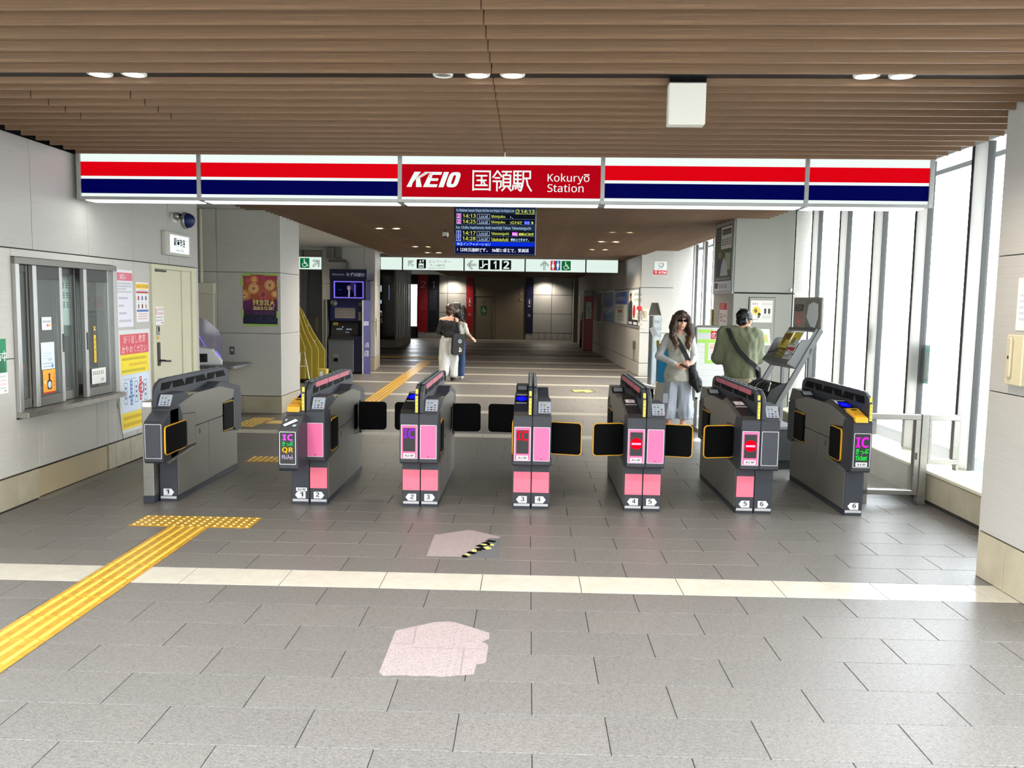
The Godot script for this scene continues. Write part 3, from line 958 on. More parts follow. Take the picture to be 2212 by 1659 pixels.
	cladding(wc, Vector3(0, 0, -20.33), Vector3(1, 0, 0), Vector3(0, 0, 1), [[2.62, 3.40, 2.13, 3.03], [2.62, 3.40, 1.05, 2.13], [2.62, 3.40, 0.32, 1.05], [2.62, 3.40, 0.0, 0.32]], M.wall_panel_light, "panel", 0.03, 0.012)
	put("panel", sp(Vector3(3.40, 0, -20.5), Vector3(3.85, 3.1, -20.32)), M.wall_panel_light, wc)
	var a := Vector3(2.62, 0, -20.33)
	var cdir := Vector3(-0.29, 0, -11.0).normalized()
	var cn := Vector3(-cdir.z, 0, cdir.x) * -1.0
	var wcr := struct_root("wall_corridor_right")
	put("core", MB.new().prism(V2([0, 0, 19.8, 0, 19.8, 3.2, 0, 3.2]), 0.0, 0.2, a + Vector3(0.25, 0, 0), cdir, Vector3.UP, Vector3(-1, 0, 0)).mesh(), M.joint, wcr)
	var cp := []
	for i in 8:
		for r in [[0.33, 1.19], [1.19, 2.13], [2.13, 3.06]]: cp.append([i * 2.2, i * 2.2 + 2.2, r[0], r[1]])
		cp.append([i * 2.2, i * 2.2 + 2.2, 0.0, 0.33])
	cladding(wcr, a + Vector3(0.03, 0, 0), cdir, Vector3(-1, 0, 0), cp, M.wall_panel, "panel", 0.03, 0.015)
	# ---- column D with the tall poster
	var wd := struct_root("wall_column_poster")
	put("core", MB.new().prism(V2([2.80, -11.83, 3.62, -11.83, 3.62, -12.75, 2.76, -12.75]), 0.0, 3.05, Vector3.ZERO, Vector3(1, 0, 0), Vector3(0, 0, 1), Vector3.UP).mesh(), M.joint, wd)
	cladding(wd, Vector3(0, 0, -11.83), Vector3(1, 0, 0), Vector3(0, 0, 1), [[2.79, 3.60, 1.90, 3.03], [2.79, 3.60, 0.0, 1.885]], M.column_grey, "panel", 0.03)
	cladding(wd, Vector3(0, 0, -11.86), Vector3(1, 0, 0), Vector3(0, 0, 1), [[3.60, 3.83, 1.90, 3.03], [3.60, 3.83, 0.0, 1.885]], M.wall_panel_light, "panel", 0.03)
	cladding(wd, Vector3(2.82, 0, -11.80), Vector3(-0.061, 0, -0.967).normalized(), Vector3(-1, 0, 0.06).normalized(), [[0.0, 0.97, 1.90, 3.03], [0.0, 0.97, 0.0, 1.885]], M.wall_panel, "panel", 0.03)
	# ---- near right column
	var rc := struct_root("wall_right_near")
	put("core", sp(Vector3(2.90, 0, -5.33), Vector3(4.2, 3.2, -4.2)), M.joint, rc)
	cladding(rc, Vector3(2.90, 0, 0), Vector3(0, 0, -1), Vector3(-1, 0, 0), [[4.2, 5.335, 2.03, 3.10], [4.2, 5.335, 1.195, 2.03], [4.2, 5.335, 0.30, 1.195]], M.wall_panel, "panel", 0.04)
	cladding(rc, Vector3(2.90, 0, 0), Vector3(0, 0, -1), Vector3(-1, 0, 0), [[4.2, 4.73, 0.0, 0.296], [4.73, 5.035, 0.0, 0.296], [5.035, 5.337, 0.0, 0.296]], M.base_tile, "base_tile", 0.042)
	put("end_face", sp(Vector3(2.865, 0, -5.345), Vector3(4.2, 3.2, -5.33)), M.wall_panel, rc)
	put("end_face", sp(Vector3(2.865, 0, -4.2), Vector3(4.2, 3.2, -4.19)), M.wall_panel, rc)

# ---------------------------------------------------------------- the tall strip windows on the right
func windows():
	var X := 3.8
	var tops := 3.11
	var ww := struct_root("window_right")
	var parapet := struct_root("wall_right_low")
	put("core", sp(Vector3(3.50, 0, -20.3), Vector3(3.95, 0.275, -5.34)), M.joint, parapet)
	var pl := []
	for i in 45: pl.append([5.40 + 0.332 * i, 5.40 + 0.332 * (i + 1), 0.03, 0.265])
	cladding(parapet, Vector3(3.50, 0, 0), Vector3(0, 0, -1), Vector3(-1, 0, 0), pl, M.base_tile, "base_tile", 0.025)
	put("toe_gap", sp(Vector3(3.485, 0, -20.3), Vector3(3.50, 0.03, -5.34)), M.joint, parapet)
	for i in 10:
		put("sill_stone", MB.new().prism(V2([3.462, 0.272, 3.82, 0.272, 3.82, 0.318, 3.47, 0.30, 3.462, 0.295]), 5.34 + 1.5 * i + 0.001, 5.34 + 1.5 * (i + 1) - 0.001, Vector3.ZERO, Vector3(1, 0, 0), Vector3.UP, Vector3(0, 0, -1)).mesh(), M.sill_stone, parapet)
	put("head", sp(Vector3(3.76, tops, -20.4), Vector3(4.1, 3.4, -5.3)), M.window_post, ww)
	# posts (grey) and panes: positions along z of the post edges
	var posts := []
	for k in range(-2, 15): posts.append([7.27 + 1.03 * k, 7.27 + 1.03 * k + 0.225])
	posts.sort_custom(func(a, b): return a[0] < b[0])
	for q in posts:
		put("post", sp(Vector3(3.775, 0.29, -q[1]), Vector3(3.835, tops, -q[0]), 0.004), M.window_post, ww)
		put("seal", sp(Vector3(3.768, 0.30, -q[1] - 0.03), Vector3(3.84, tops, -q[1])), M.dark_seal, ww)
		put("seal", sp(Vector3(3.772, 0.30, -q[0]), Vector3(3.83, tops, -q[0] + 0.008)), M.dark_seal, ww)
	for i in posts.size() - 1:
		put("pane", sp(Vector3(3.805, 0.30, -posts[i + 1][0]), Vector3(3.813, tops, -posts[i][1])), M.glass, ww)
	# notices taped outside the panes, seen through the glass
	for q in [[-8.50, -8.19, 0.98, 1.36, "green and white notice taped outside the window nearest the fence", 1], [-9.60, -9.44, 1.20, 1.50, "green and white notice taped outside the second window from the fence", 2]]:
		var p := ink()
		var w: float = q[1] - q[0]
		var h: float = q[3] - q[2]
		p.rect(0, 0, w, h * 0.12, Color(0.55, 0.74, 0.72)); p.rect(0, h * 0.8, w, h * 0.95, Color(0.55, 0.76, 0.75))
		for k in 5: p.small(w * 0.25, h * (0.22 + 0.11 * k), w * 0.75, h * (0.27 + 0.11 * k), Color(0.5, 0.55, 0.5), 1.0, k + q[5])
		var t := sheet("window_notice", q[4], "notice", Vector3(3.80, q[2], q[0]), -PI / 2, w, h, Color(0.74, 0.79, 0.75), p, 0.002)
		t.position = Vector3(3.83, q[2], q[0])

# ---------------------------------------------------------------- the lit sign beam across the hall
func sign_beam():
	var u := Vector3(cos(BEAM_TURN), 0, sin(BEAM_TURN))
	var d := Vector3(sin(BEAM_TURN), 0, -cos(BEAM_TURN))
	var t := thing("sign_beam", "long lit sign beam with red and blue stripes and the white station name above the gates", "sign", d * 7.402, -BEAM_TURN)
	# local x runs along the beam, local z points to the camera, face at z = 0
	var cuts := [-4.322, -3.232, -1.445, 0.312, 2.036, 3.068]
	mat("sign_back", Color(0.55, 0.55, 0.56), 0.5)
	put("casing", MB.new().span(Vector3(cuts[0], 2.555, -0.26), Vector3(cuts[5], 3.1, -0.012)).mesh(), M.sign_back, t)
	var red := Color(0.86, 0.0, 0.06)
	var deep := Color(0.70, 0.0, 0.07)
	var blue := Color(0.0, 0.005, 0.30)
	var white := Color(0.93, 0.98, 0.96)
	for i in 5:
		var a: float = cuts[i] + 0.018
		var b: float = cuts[i + 1] - 0.018
		var p := ink(1.0)
		p.rect(a, 2.578, b, 3.02, white, 0.0)
		if i == 2:
			p.rect(a, 2.602, b, 2.882, deep, 1.0)
			var X := func(x: float) -> float: return -1.445 + (x - 866.0) / 247.6
			var Y := func(y: float) -> float: return 2.553 + (436.8 - y) / 250.0
			keio(p, X.call(880), Y.call(403.3), X.call(1000), Y.call(370.8), white, deep, 2.0)
			p.jp("国領駅", X.call(1022), Y.call(410.5), X.call(1063) - X.call(1022), Y.call(366) - Y.call(410.5), white, 3.0, 0.085, 0.06)
			p.text("Kokuryo", X.call(1184), Y.call(394.5), X.call(1273), Y.call(372), white, 3.0)
			p.rect(X.call(1261), Y.call(375.6), X.call(1273), Y.call(373.2), white, 3.0)
			p.text("Station", X.call(1184), Y.call(411.5), X.call(1261), Y.call(394.5), white, 3.0)
		else:
			p.rect(a, 2.758, b, 2.882, red, 1.0)
			p.rect(a, 2.607, b, 2.733, blue, 1.0)
		var f := put("lit_face", p.commit(), null, t)
		if i == 2: f.set_meta("label", "red centre face with the white wordmark, station name and its romanised name")
		else: f.set_meta("label", "lit face with a red and a blue stripe on white")
		f.position.z = -0.006
	for i in 6:
		put("upright", sp(Vector3(cuts[i] - 0.018, 2.553, -0.02), Vector3(cuts[i] + 0.018, 3.05, 0.012), 0.002), M.aluminium, t)
		for yy in [2.59, 2.74, 2.88]:
			put("screw", MB.new().lathe([Vector2(0.005, 0), Vector2(0.004, 0.002), Vector2(0, 0.0025)], 8, Transform3D(Basis(Vector3.RIGHT, PI / 2), Vector3(cuts[i], yy, 0.012))).mesh(), M.steel, t)
	for i in 5:
		put("bottom_rail", sp(Vector3(cuts[i] + 0.018, 2.553, -0.02), Vector3(cuts[i + 1] - 0.018, 2.578, 0.010), 0.002), M.aluminium, t)
		var l: float = cuts[i + 1] - cuts[i]
		var c: float = (cuts[i] + cuts[i + 1]) * 0.5
		put("under_light", sp(Vector3(cuts[i] + 0.03, 2.546, -0.22), Vector3(cuts[i + 1] - 0.03, 2.556, -0.04), 0.002), M.tube_white, t)
		var al := AreaLight3D.new()
		al.name = "under_lamp"
		al.area_size = Vector2(l - 0.1, 0.16)
		al.area_normalize_energy = true
		al.light_energy = 0.5 * l
		al.light_color = Color(0.97, 1.0, 0.98)
		al.area_range = 20.0
		al.shadow_enabled = true
		t.add_child(al)
		al.position = Vector3(c, 2.54, -0.13)
		al.rotation.x = -PI / 2
		var fl := AreaLight3D.new()
		fl.name = "face_lamp"
		fl.area_size = Vector2(l - 0.06, 0.34)
		fl.area_normalize_energy = true
		fl.light_energy = 0.12 * l
		fl.light_color = Color(0.95, 0.9, 0.95)
		fl.area_range = 20.0
		fl.shadow_enabled = true
		t.add_child(fl)
		fl.position = Vector3(c, 2.77, 0.02)
		fl.rotation.y = PI

# ---------------------------------------------------------------- ticket gates
const GATE_Z := -6.85
const GL := -1.455             # far end of a gate, from its front foot

func half_profile(reader_front: bool) -> PackedVector2Array:   # (depth, height) of the deck, from the front lip to the far lip
	var a := [0.12, 0.785, 0.095, 0.822, -0.40, 0.912, -0.46, 0.912, -0.62, 0.866, -1.16, 0.862, -1.255, 0.905, -1.49, 0.905, -1.555, 0.805, -1.575, 0.785]
	var p := V2(a)
	if not reader_front:
		var q := PackedVector2Array()
		for i in range(p.size() - 1, -1, -1): q.append(Vector2(GL - p[i].x, p[i].y))
		p = q
	return p

# one half of a gate: side = -1 left, +1 right of the gate's centre plane
func gate_half(g: Node3D, side: int, o: Dictionary):
	var sx := float(side)
	var reader: bool = side == -1                # people walking in pass on the left half's reader
	var prof := half_profile(reader)
	var Z := Vector3(0, 0, 1)
	var X := Vector3(sx, 0, 0)
	# core and foot
	put("foot", MB.new().prism(V2([0.0, 0.0, 0.0, 0.046, GL, 0.046, GL, 0.0]), 0.004, 0.148, Vector3.ZERO, Z, Vector3.UP, X, 0.002).mesh(), M.gate_foot, g)
	put("core", MB.new().prism(V2([-0.012, 0.04, -0.012, 0.80, GL + 0.012, 0.80, GL + 0.012, 0.04]), 0.0, 0.143, Vector3.ZERO, Z, Vector3.UP, X).mesh(), M.gate_black, g)
	# front and rear lower covers
	put("front_cover", MB.new().prism(V2([0.0, 0.048, 0.0, 0.40, -0.02, 0.40, -0.02, 0.048]), 0.003, 0.149, Vector3.ZERO, Z, Vector3.UP, X, 0.003).mesh(), M.gate_dark, g)
	put("rear_cover", MB.new().prism(V2([GL, 0.048, GL, 0.40, GL + 0.02, 0.40, GL + 0.02, 0.048]), 0.003, 0.149, Vector3.ZERO, Z, Vector3.UP, X, 0.003).mesh(), M.gate_dark, g)
	# heads that jut over the foot at both ends
	var hx0 := 0.001
	var hx1 := 0.154
	put("front_head", MB.new().prism(V2([0.12, 0.395, 0.105, 0.382, -0.10, 0.382, -0.13, 0.44, -0.13, 0.70, -0.08, 0.80, 0.03, 0.80, 0.12, 0.79]), hx0, hx1, Vector3.ZERO, Z, Vector3.UP, X, 0.004).mesh(), M.gate_dark, g)
	put("rear_head", MB.new().prism(V2([GL - 0.12, 0.395, GL - 0.105, 0.382, GL + 0.05, 0.382, GL + 0.10, 0.44, GL + 0.10, 0.74, GL + 0.08, 0.80, GL - 0.03, 0.80, GL - 0.12, 0.76]), hx0, hx1, Vector3.ZERO, Z, Vector3.UP, X, 0.004).mesh(), M.gate_dark, g)
	# deck: black plastic top following the profile
	var deck := PackedVector2Array(prof)
	deck.append(Vector2(GL - 0.10, 0.775)); deck.append(Vector2(0.10, 0.775))
	put("deck", MB.new().prism(deck, 0.002, 0.151, Vector3.ZERO, Z, Vector3.UP, X, 0.004).mesh(), M.gate_black if reader else M.gate_dark, g)
	# stainless side panels with seams
	for q in [V2([-0.40, 0.585, -0.40, 0.70, -0.06, 0.73, -0.03, 0.80, -0.40, 0.868, -1.02, 0.868, -1.40, 0.80, -1.40, 0.73, -1.06, 0.70, -1.06, 0.585]),
			V2([-0.016, 0.05, -0.016, 0.385, -0.10, 0.40, -0.40, 0.425, -0.40, 0.578, -0.70, 0.578, -0.70, 0.05]),
			V2([-0.706, 0.05, -0.706, 0.578, -1.06, 0.578, -1.06, 0.425, -1.36, 0.40, GL + 0.012, 0.385, GL + 0.012, 0.05])]:
		put("side_panel", MB.new().prism(q, 0.143, 0.1525, Vector3.ZERO, Z, Vector3.UP, X, 0.0015).mesh(), M.gate_steel, g)
	# ledges under the flap pockets
	if o.get("long", false):
		put("side_panel", MB.new().prism(V2([-0.405, 0.43, -0.02, 0.43, -0.02, 0.78, -0.06, 0.725, -0.405, 0.695]), 0.140, 0.1515, Vector3.ZERO, Z, Vector3.UP, X, 0.0015).mesh(), M.gate_steel, g)
	for e in 2:
		if e == 0 and o.get("long", false): continue
		var z0 := -0.10 if e == 0 else -1.36
		put("pocket", MB.new().span(Vector3(sx * 0.138, 0.42, (z0 - 0.30) if e == 0 else z0), Vector3(sx * 0.146, 0.70, z0 if e == 0 else (z0 + 0.30))).mesh(), M.gloss_black, g)
	put("ledge", MB.new().prism(V2([0.02, 0.384, -0.40, 0.424, -0.40, 0.412, 0.0, 0.372]), 0.145, 0.170, Vector3.ZERO, Z, Vector3.UP, X, 0.002).mesh(), M.steel, g)
	put("latch", MB.new().span(Vector3(sx * 0.1525, 0.50, -0.50), Vector3(sx * 0.156, 0.545, -0.485), 0.001).mesh(), M.gate_black, g)
	put("emblem", MB.new().lathe([Vector2(0.011, 0), Vector2(0.010, 0.0015), Vector2(0, 0.002)], 12, Transform3D(Basis(Vector3(0, 0, 1), -sx * PI / 2), Vector3(sx * 0.1525, 0.79, -0.55))).mesh(), M.steel, g)
	# flaps: one at each end; open ones lie in their pocket, shut ones swing into the lane
	for e in 2:
		var shut: bool = o.get("shut", "") == ("front" if e == 0 else "rear")
		var sgn := 1.0 if e == 0 else -1.0          # open flap points to the near end of its head
		var fl_len: float = 0.44 if (e == 0 and o.get("long", false)) else 0.265
		var fh := 0.112 if fl_len > 0.3 else 0.132
		var f := rrect(0.0, -fh, fl_len, fh, 0.03, 4)
		var fm := MB.new().prism(f, -0.008, 0.008, Vector3.ZERO, Vector3(1, 0, 0), Vector3.UP, Vector3(0, 0, 1), 0.003).mesh()
		var fl := put("flap", fm, M.flap, g)
		if shut:
			var dirx := Vector3(sx, 0, 0.24 if e == 0 else -0.10).normalized()
			fl.transform = Transform3D(Basis(dirx, Vector3.UP, dirx.cross(Vector3.UP)), Vector3(sx * 0.150, 0.578, -0.14 if e == 0 else -1.28))
			fl.set_meta("label", "black flap swung shut across the lane")
		else:
			var dz := Vector3(sx * 0.02, 0, sgn).normalized()
			fl.transform = Transform3D(Basis(dz, Vector3.UP, dz.cross(Vector3.UP)), Vector3(sx * (0.156 if fl_len > 0.3 or side == -1 else 0.1475), 0.55 if fl_len > 0.3 else 0.565, (-0.19 if fl_len > 0.3 else -0.375) if e == 0 else -1.08))
		var rim := MB.new()
		var outer := rrect(-0.002, -fh - 0.0015, fl_len + 0.0025, fh + 0.0015, 0.032, 5)
		for i in outer.size():
			var a := outer[i]
			var b := outer[(i + 1) % outer.size()]
			if a.x < 0.02 and b.x < 0.02: continue
			if side == 1 and e == 0 and not shut and fl_len < 0.3 and absf(b.y - a.y) > absf(b.x - a.x): continue
			var m := (a + b) * 0.5
			var l := (b - a).length()
			rim.box(Vector3.ZERO, Vector3(l + 0.002, 0.008, 0.012), 0.0, Transform3D(Basis(Vector3(0, 0, 1), (b - a).angle()), Vector3(m.x, m.y, 0)))
		put("flap_edge", rim.mesh(), M.yellow if (e == 0 or shut == false) else M.flap, fl)
	# hand rail: closed frame with dark tinted lights between slanted struts
	var rail := V2([0.112, 0.80, 0.110, 0.93, 0.095, 0.968, 0.060, 0.998, 0.0, 1.018, -0.10, 1.026, -1.36, 1.026, -1.47, 1.014, -1.53, 0.99, -1.56, 0.95, -1.565, 0.80])
	var rx0 := 0.004
	var rx1 := 0.036
	var rl := put("hand_rail", MB.new().prism(rail, rx0, rx1, Vector3.ZERO, Z, Vector3.UP, X, 0.005).mesh(), M.gate_dark, g)
	var wins := MB.new()
	var zz := 0.02
	for i in 6:
		var lean := 0.04 if (i % 2) == 0 else -0.04
		wins.prism(V2([zz, 0.93, zz - lean * 0.5, 0.99, zz - 0.21 - lean * 0.5, 0.99, zz - 0.21 + lean, 0.93]), rx1 - 0.001, rx1 + 0.0012, Vector3.ZERO, Z, Vector3.UP, X)
		zz -= 0.248
	put("rail_light", wins.mesh(), M.rail_dark, rl)
	if not bar_mesh.has("grip"): bar_mesh["grip"] = bx(Vector3.ZERO, Vector3(0.018, 0.004, 0.100), 0.001)
	for i in 9: put("rail_pad", bar_mesh["grip"], M.grip, rl).position = Vector3(sx * 0.020, 1.027, -0.03 - 0.155 * i)
	if o.get("pink_rail", false):
		for i in 3:
			put("pink_strip", MB.new().span(Vector3(sx * (rx1), 0.972, -0.08 - 0.44 * i), Vector3(sx * (rx1 + 0.0022), 1.012, -0.50 - 0.44 * i), 0.0006).mesh(), M.pink_rail, rl)
	# ---- front of the head
	var xm := sx * 0.0775
	var hw := 0.064
	if o.get("yellow_label", false):
		var yl := MB.new()
		yl.box(Vector3(sx * 0.020, 0.868, 0.1125), Vector3(0.021, 0.135, 0.003), 0.001)
		yl.box(Vector3(sx * 0.020, 0.965, 0.100), Vector3(0.021, 0.052, 0.003), 0.001, Transform3D())
		var y := put("yellow_label", yl.mesh(), M.pale_yellow, rl)
		var yi := ink()
		for k in 4: yi.small(-0.006, 0.813 + 0.033 * k, 0.006, 0.825 + 0.033 * k, Color(0.25, 0.21, 0.08), 1.0, k + 3)
		var yp := put("print", yi.commit(), null, y)
		yp.position = Vector3(sx * 0.020, 0, 0.1142)
	# seams across the head's front
	put("seam", MB.new().span(Vector3(sx * 0.002, 0.7835, 0.1195), Vector3(sx * 0.153, 0.7865, 0.1215)).mesh(), M.gate_black, g)
	# LED or printed panel on the head
	var pk: String = o.get("panel", "dark")
	var pc := ink()
	var white := Color(0.84, 0.84, 0.86)
	var pink := Color(0.88, 0.41, 0.61)
	var slate := Color(0.215, 0.23, 0.265)
	var ledb := Color(0.13, 0.125, 0.14)
	pc.poly(rrect(-hw - 0.003, 0.424, hw + 0.003, 0.702, 0.006), white, 0.0)
	var inner := pink
	if pk in ["dark", "led_ticket"]: inner = slate if pk == "dark" else Color(0.12, 0.13, 0.15)
	pc.poly(rrect(-hw + 0.001, 0.428, hw - 0.001, 0.698, 0.005), inner, 1.0)
	if pk in ["ic_purple", "ic_red", "no_entry"]:
		pc.rect(-0.051, 0.483, 0.051, 0.677, ledb, 2.0)
		pc.frame(-0.051, 0.483, 0.051, 0.677, 0.0025, Color(0.55, 0.15, 0.3), 3.0)
		pc.poly(rrect(-0.046, 0.433, 0.046, 0.467, 0.003), Color(0.96, 0.96, 0.97), 2.0)
		keio(pc, -0.038, 0.4405, 0.038, 0.4595, Color(0.08, 0.08, 0.1), Color(0.96, 0.96, 0.97), 3.0)
	if pk == "led_ticket":
		pc.poly(rrect(-0.046, 0.433, 0.046, 0.467, 0.003), Color(0.96, 0.96, 0.97), 2.0)
		keio(pc, -0.038, 0.4405, 0.038, 0.4595, Color(0.08, 0.08, 0.1), Color(0.96, 0.96, 0.97), 3.0)
	if pk == "pink" or pk == "dark": pc.rect(-0.008, 0.439, 0.008, 0.444, Color(0.08, 0.07, 0.08), 2.0)
	var pp := put("front_panel", pc.commit(), null, g)
	pp.position = Vector3(xm, 0, 0.1215)
	if o.get("long", false):
		pp.position = Vector3(xm, -0.014, 0.2715)
		put("front_nose", MB.new().prism(V2([0.27, 0.385, 0.27, 0.685, 0.25, 0.710, 0.10, 0.785, -0.05, 0.785, -0.05, 0.42, 0.02, 0.37, 0.255, 0.37]), hx0, hx1, Vector3.ZERO, Z, Vector3.UP, X, 0.005).mesh(), M.gate_dark, g)
		put("ledge", MB.new().prism(V2([0.24, 0.372, -0.30, 0.424, -0.30, 0.410, 0.20, 0.360]), 0.145, 0.175, Vector3.ZERO, Z, Vector3.UP, X, 0.002).mesh(), M.steel, g)
	var led := ink(1.25)
	if pk == "ic_purple" or pk == "ic_red":
		var c1 := Color(0.62, 0.12, 0.95) if pk == "ic_purple" else Color(1.0, 0.03, 0.16)
		led.text("C", -0.006, 0.590, 0.046, 0.670, c1, 3.0, true)
		serif_i(led, -0.045, 0.594, -0.014, 0.668, c1)
	elif pk == "no_entry":
		led.disc(Vector2(0, 0.583), 0.047, Color(1.0, 0.0, 0.10), 3.0, 0.047, 28)
		led.rect(-0.037, 0.574, 0.037, 0.590, Color(1.0, 0.72, 0.93), 4.0)
	elif pk == "led_ticket":
		serif_i(led, -0.052, 0.590, -0.016, 0.670, Color(1.0, 0.12, 0.85))
		led.text("C", -0.008, 0.588, 0.050, 0.672, Color(1.0, 0.12, 0.85), 3.0, true)
		led.jp("きっぷ", -0.052, 0.535, 0.033, 0.043, Color(0.05, 0.95, 0.25), 3.0, 0.13, 0.08)
		led.text("Ticket", -0.050, 0.483, 0.042, 0.524, Color(0.05, 0.95, 0.25), 3.0, true)
	if not led.tris.is_empty():
		var lp := put("led_lettering", led.commit(), null, pp)
		lp.position.z = 0.0006
	# lower front: pink plate, number plate, kick strip
	if o.get("low_pink", false):
		put("pink_plate", MB.new().span(Vector3(sx * 0.005, 0.138, 0.0), Vector3(sx * 0.146, 0.312, 0.003), 0.001).mesh(), M.pink_low, g)
	put("painted_shade_band", MB.new().span(Vector3(sx * 0.004, 0.365, -0.002), Vector3(sx * 0.147, 0.382, 0.001)).mesh(), M.gloss_black, g)  # black band paints the shade under the jutting head
	put("kick_strip", MB.new().span(Vector3(sx * 0.010, 0.024, 0.0), Vector3(sx * 0.142, 0.045, 0.004), 0.001).mesh(), M.silver_strip, g)
	var num := ink()
	var nx := sx * 0.067
	var tip := sx * 0.020
	num.pts([-0.033, 0.050, 0.033, 0.050, 0.033, 0.108, -0.033, 0.108], Color(0.86, 0.86, 0.88), 1.0)
	num.pts([sx * 0.033, 0.108, sx * 0.033, 0.050, sx * 0.055, 0.079], Color(0.86, 0.86, 0.88), 1.0)
	num.text(str(o.get("number", 1)), -0.016, 0.066, 0.014, 0.102, Color(0.09, 0.10, 0.13), 2.0, true)
	num.rect(-0.018, 0.056, 0.020, 0.058, Color(0.3, 0.3, 0.33), 2.0)
	var np := put("number_plate", num.commit(), null, g)
	np.position = Vector3(nx, 0, 0.0008)
	if o.get("keio_low", false):
		var kk := ink()
		kk.rect(-0.045, 0.112, 0.045, 0.140, Color(0.95, 0.95, 0.96), 1.0)
		keio(kk, -0.037, 0.117, 0.037, 0.135, Color(0.08, 0.08, 0.1), Color(0.95, 0.95, 0.96), 2.0)
		var kp := put("wordmark_plate", kk.commit(), null, g)
		kp.position = Vector3(nx, 0, 0.0008)
	# ---- deck fittings
	var slope := (Vector2(-0.40, 0.912) - Vector2(0.095, 0.822)).normalized()
	if reader:
		# reader on the near slope
		var b := Basis(Vector3(1, 0, 0), Vector3(0, -slope.x, slope.y).normalized(), Vector3(0, -slope.y, -slope.x).normalized())
		var at := func(dist: float) -> Vector3: return Vector3(sx * 0.094, 0.822 + slope.y * dist, 0.095 + slope.x * dist)
		if o.get("reader", true):
			var pad := put("reader_pad", bx(Vector3.ZERO, Vector3(0.104, 0.005, 0.19), 0.002), M.gloss_black, g)
			pad.transform = Transform3D(b, at.call(0.36))
			var gl := ink(1.1)
			gl.disc(Vector2(0, 0.0), 0.047, Color(0.02, 0.03, 0.85), 1.0, 0.075, 28)
			gl.ring(Vector2(0, 0.0), 0.024, 0.003, Color(0.25, 0.30, 1.0), 2.0, 24)
			gl.small(-0.016, -0.006, 0.016, 0.006, Color(0.25, 0.30, 1.0), 2.0, 3)
			var gp := put("reader_glow", gl.commit(), null, pad)
			gp.rotation.x = -PI / 2
			gp.position.y = 0.003
			for s in [0.24, 0.48]:
				var bar := put("reader_bar", bx(Vector3.ZERO, Vector3(0.09, 0.006, 0.012), 0.002), M.silver_strip, g)
				bar.transform = Transform3D(b, at.call(s))
		else:
			var st := ink()
			st.poly(rrect(-0.04, -0.05, 0.04, 0.05, 0.006), Color(0.86, 0.83, 0.84), 1.0)
			st.frame(-0.036, -0.045, 0.036, 0.045, 0.003, Color(0.62, 0.25, 0.32), 2.0)
			for k in 3: st.small(-0.012 + 0.0 * k, -0.03 + 0.022 * k, 0.016, -0.014 + 0.022 * k, Color(0.12, 0.1, 0.1), 2.0, k)
			var sp2 := put("notice_sticker", st.commit(), null, g)
			sp2.transform = Transform3D(Basis(Vector3(1, 0, 0), Vector3(0, slope.y, slope.x).normalized(), b.y), at.call(0.34) + b.y * 0.003)
			var bar2 := put("reader_bar", bx(Vector3.ZERO, Vector3(0.10, 0.006, 0.012), 0.002), M.silver_strip, g)
			bar2.transform = Transform3D(b, at.call(0.25))
		if o.get("ticket_slot", false):
			var sl := put("ticket_slot", MB.new().prism(V2([0.135, 0.79, 0.125, 0.83, -0.08, 0.880, -0.085, 0.85, 0.0, 0.80]), 0.044, 0.148, Vector3.ZERO, Z, Vector3.UP, X, 0.006).mesh(), M.yellow, g)
			var sm := MB.new().box(Vector3(sx * 0.096, 0.845, 0.06), Vector3(0.07, 0.012, 0.05), 0.003)
			put("slot_mouth", sm.mesh(), mat("slot_amber", Color(0.72, 0.50, 0.05), 0.4), sl)
			put("slot_label", MB.new().box(Vector3(sx * 0.096, 0.873, -0.045), Vector3(0.04, 0.006, 0.03), 0.002).mesh(), M.gate_black, sl)
	# display behind: faces the passenger from the hood at the other end
	var disp_z := -1.205 if reader else -0.25
	if reader:
		var dsp := put("display", bx(Vector3.ZERO, Vector3(0.085, 0.004, 0.07), 0.001), mat("lcd_grey", Color(0.50, 0.51, 0.54), 0.3), g)
		dsp.transform = Transform3D(Basis(Vector3(1, 0, 0), deg_to_rad(24)), Vector3(sx * 0.094, 0.8865, disp_z))
	else:
		var dk := put("exit_slot_plate", bx(Vector3.ZERO, Vector3(0.09, 0.004, 0.13), 0.001), mat("plate_grey", Color(0.60, 0.61, 0.60), 0.3, 0.3), g)
		dk.position = Vector3(sx * 0.094, 0.866, -0.40)
		put("yellow_line", MB.new().span(Vector3(sx * 0.045, 0.864, -0.315), Vector3(sx * 0.148, 0.870, -0.30)).mesh(), M.pale_yellow, g)
		put("yellow_line", MB.new().span(Vector3(sx * 0.045, 0.864, -0.485), Vector3(sx * 0.148, 0.869, -0.475)).mesh(), M.pale_yellow, g)
		# card with the accepted cards on the near hood
		var cd := ink(0.55)
		cd.poly(rrect(-0.050, -0.052, 0.050, 0.052, 0.005), Color(0.90, 0.93, 0.97), 1.0)
		cd.small(-0.040, 0.036, 0.030, 0.042, Color(0.45, 0.5, 0.55), 2.0, 2)
		var cc := [Color(0.55, 0.60, 0.70), Color(0.45, 0.65, 0.35), Color(0.70, 0.78, 0.85), Color(0.82, 0.82, 0.60), Color(0.35, 0.45, 0.70), Color(0.55, 0.65, 0.85), Color(0.22, 0.30, 0.42), Color(0.70, 0.55, 0.72), Color(0.5, 0.6, 0.75), Color(0.35, 0.35, 0.40), Color(0.72, 0.35, 0.42)]
		var ci := 0
		for r in 4:
			for c in 3:
				if r == 0 and c == 2: continue
				cd.poly(rrect(-0.036 + 0.027 * c, 0.016 - 0.020 * r, -0.018 + 0.027 * c, 0.026 - 0.020 * r, 0.003), cc[ci % cc.size()], 2.0)
				ci += 1
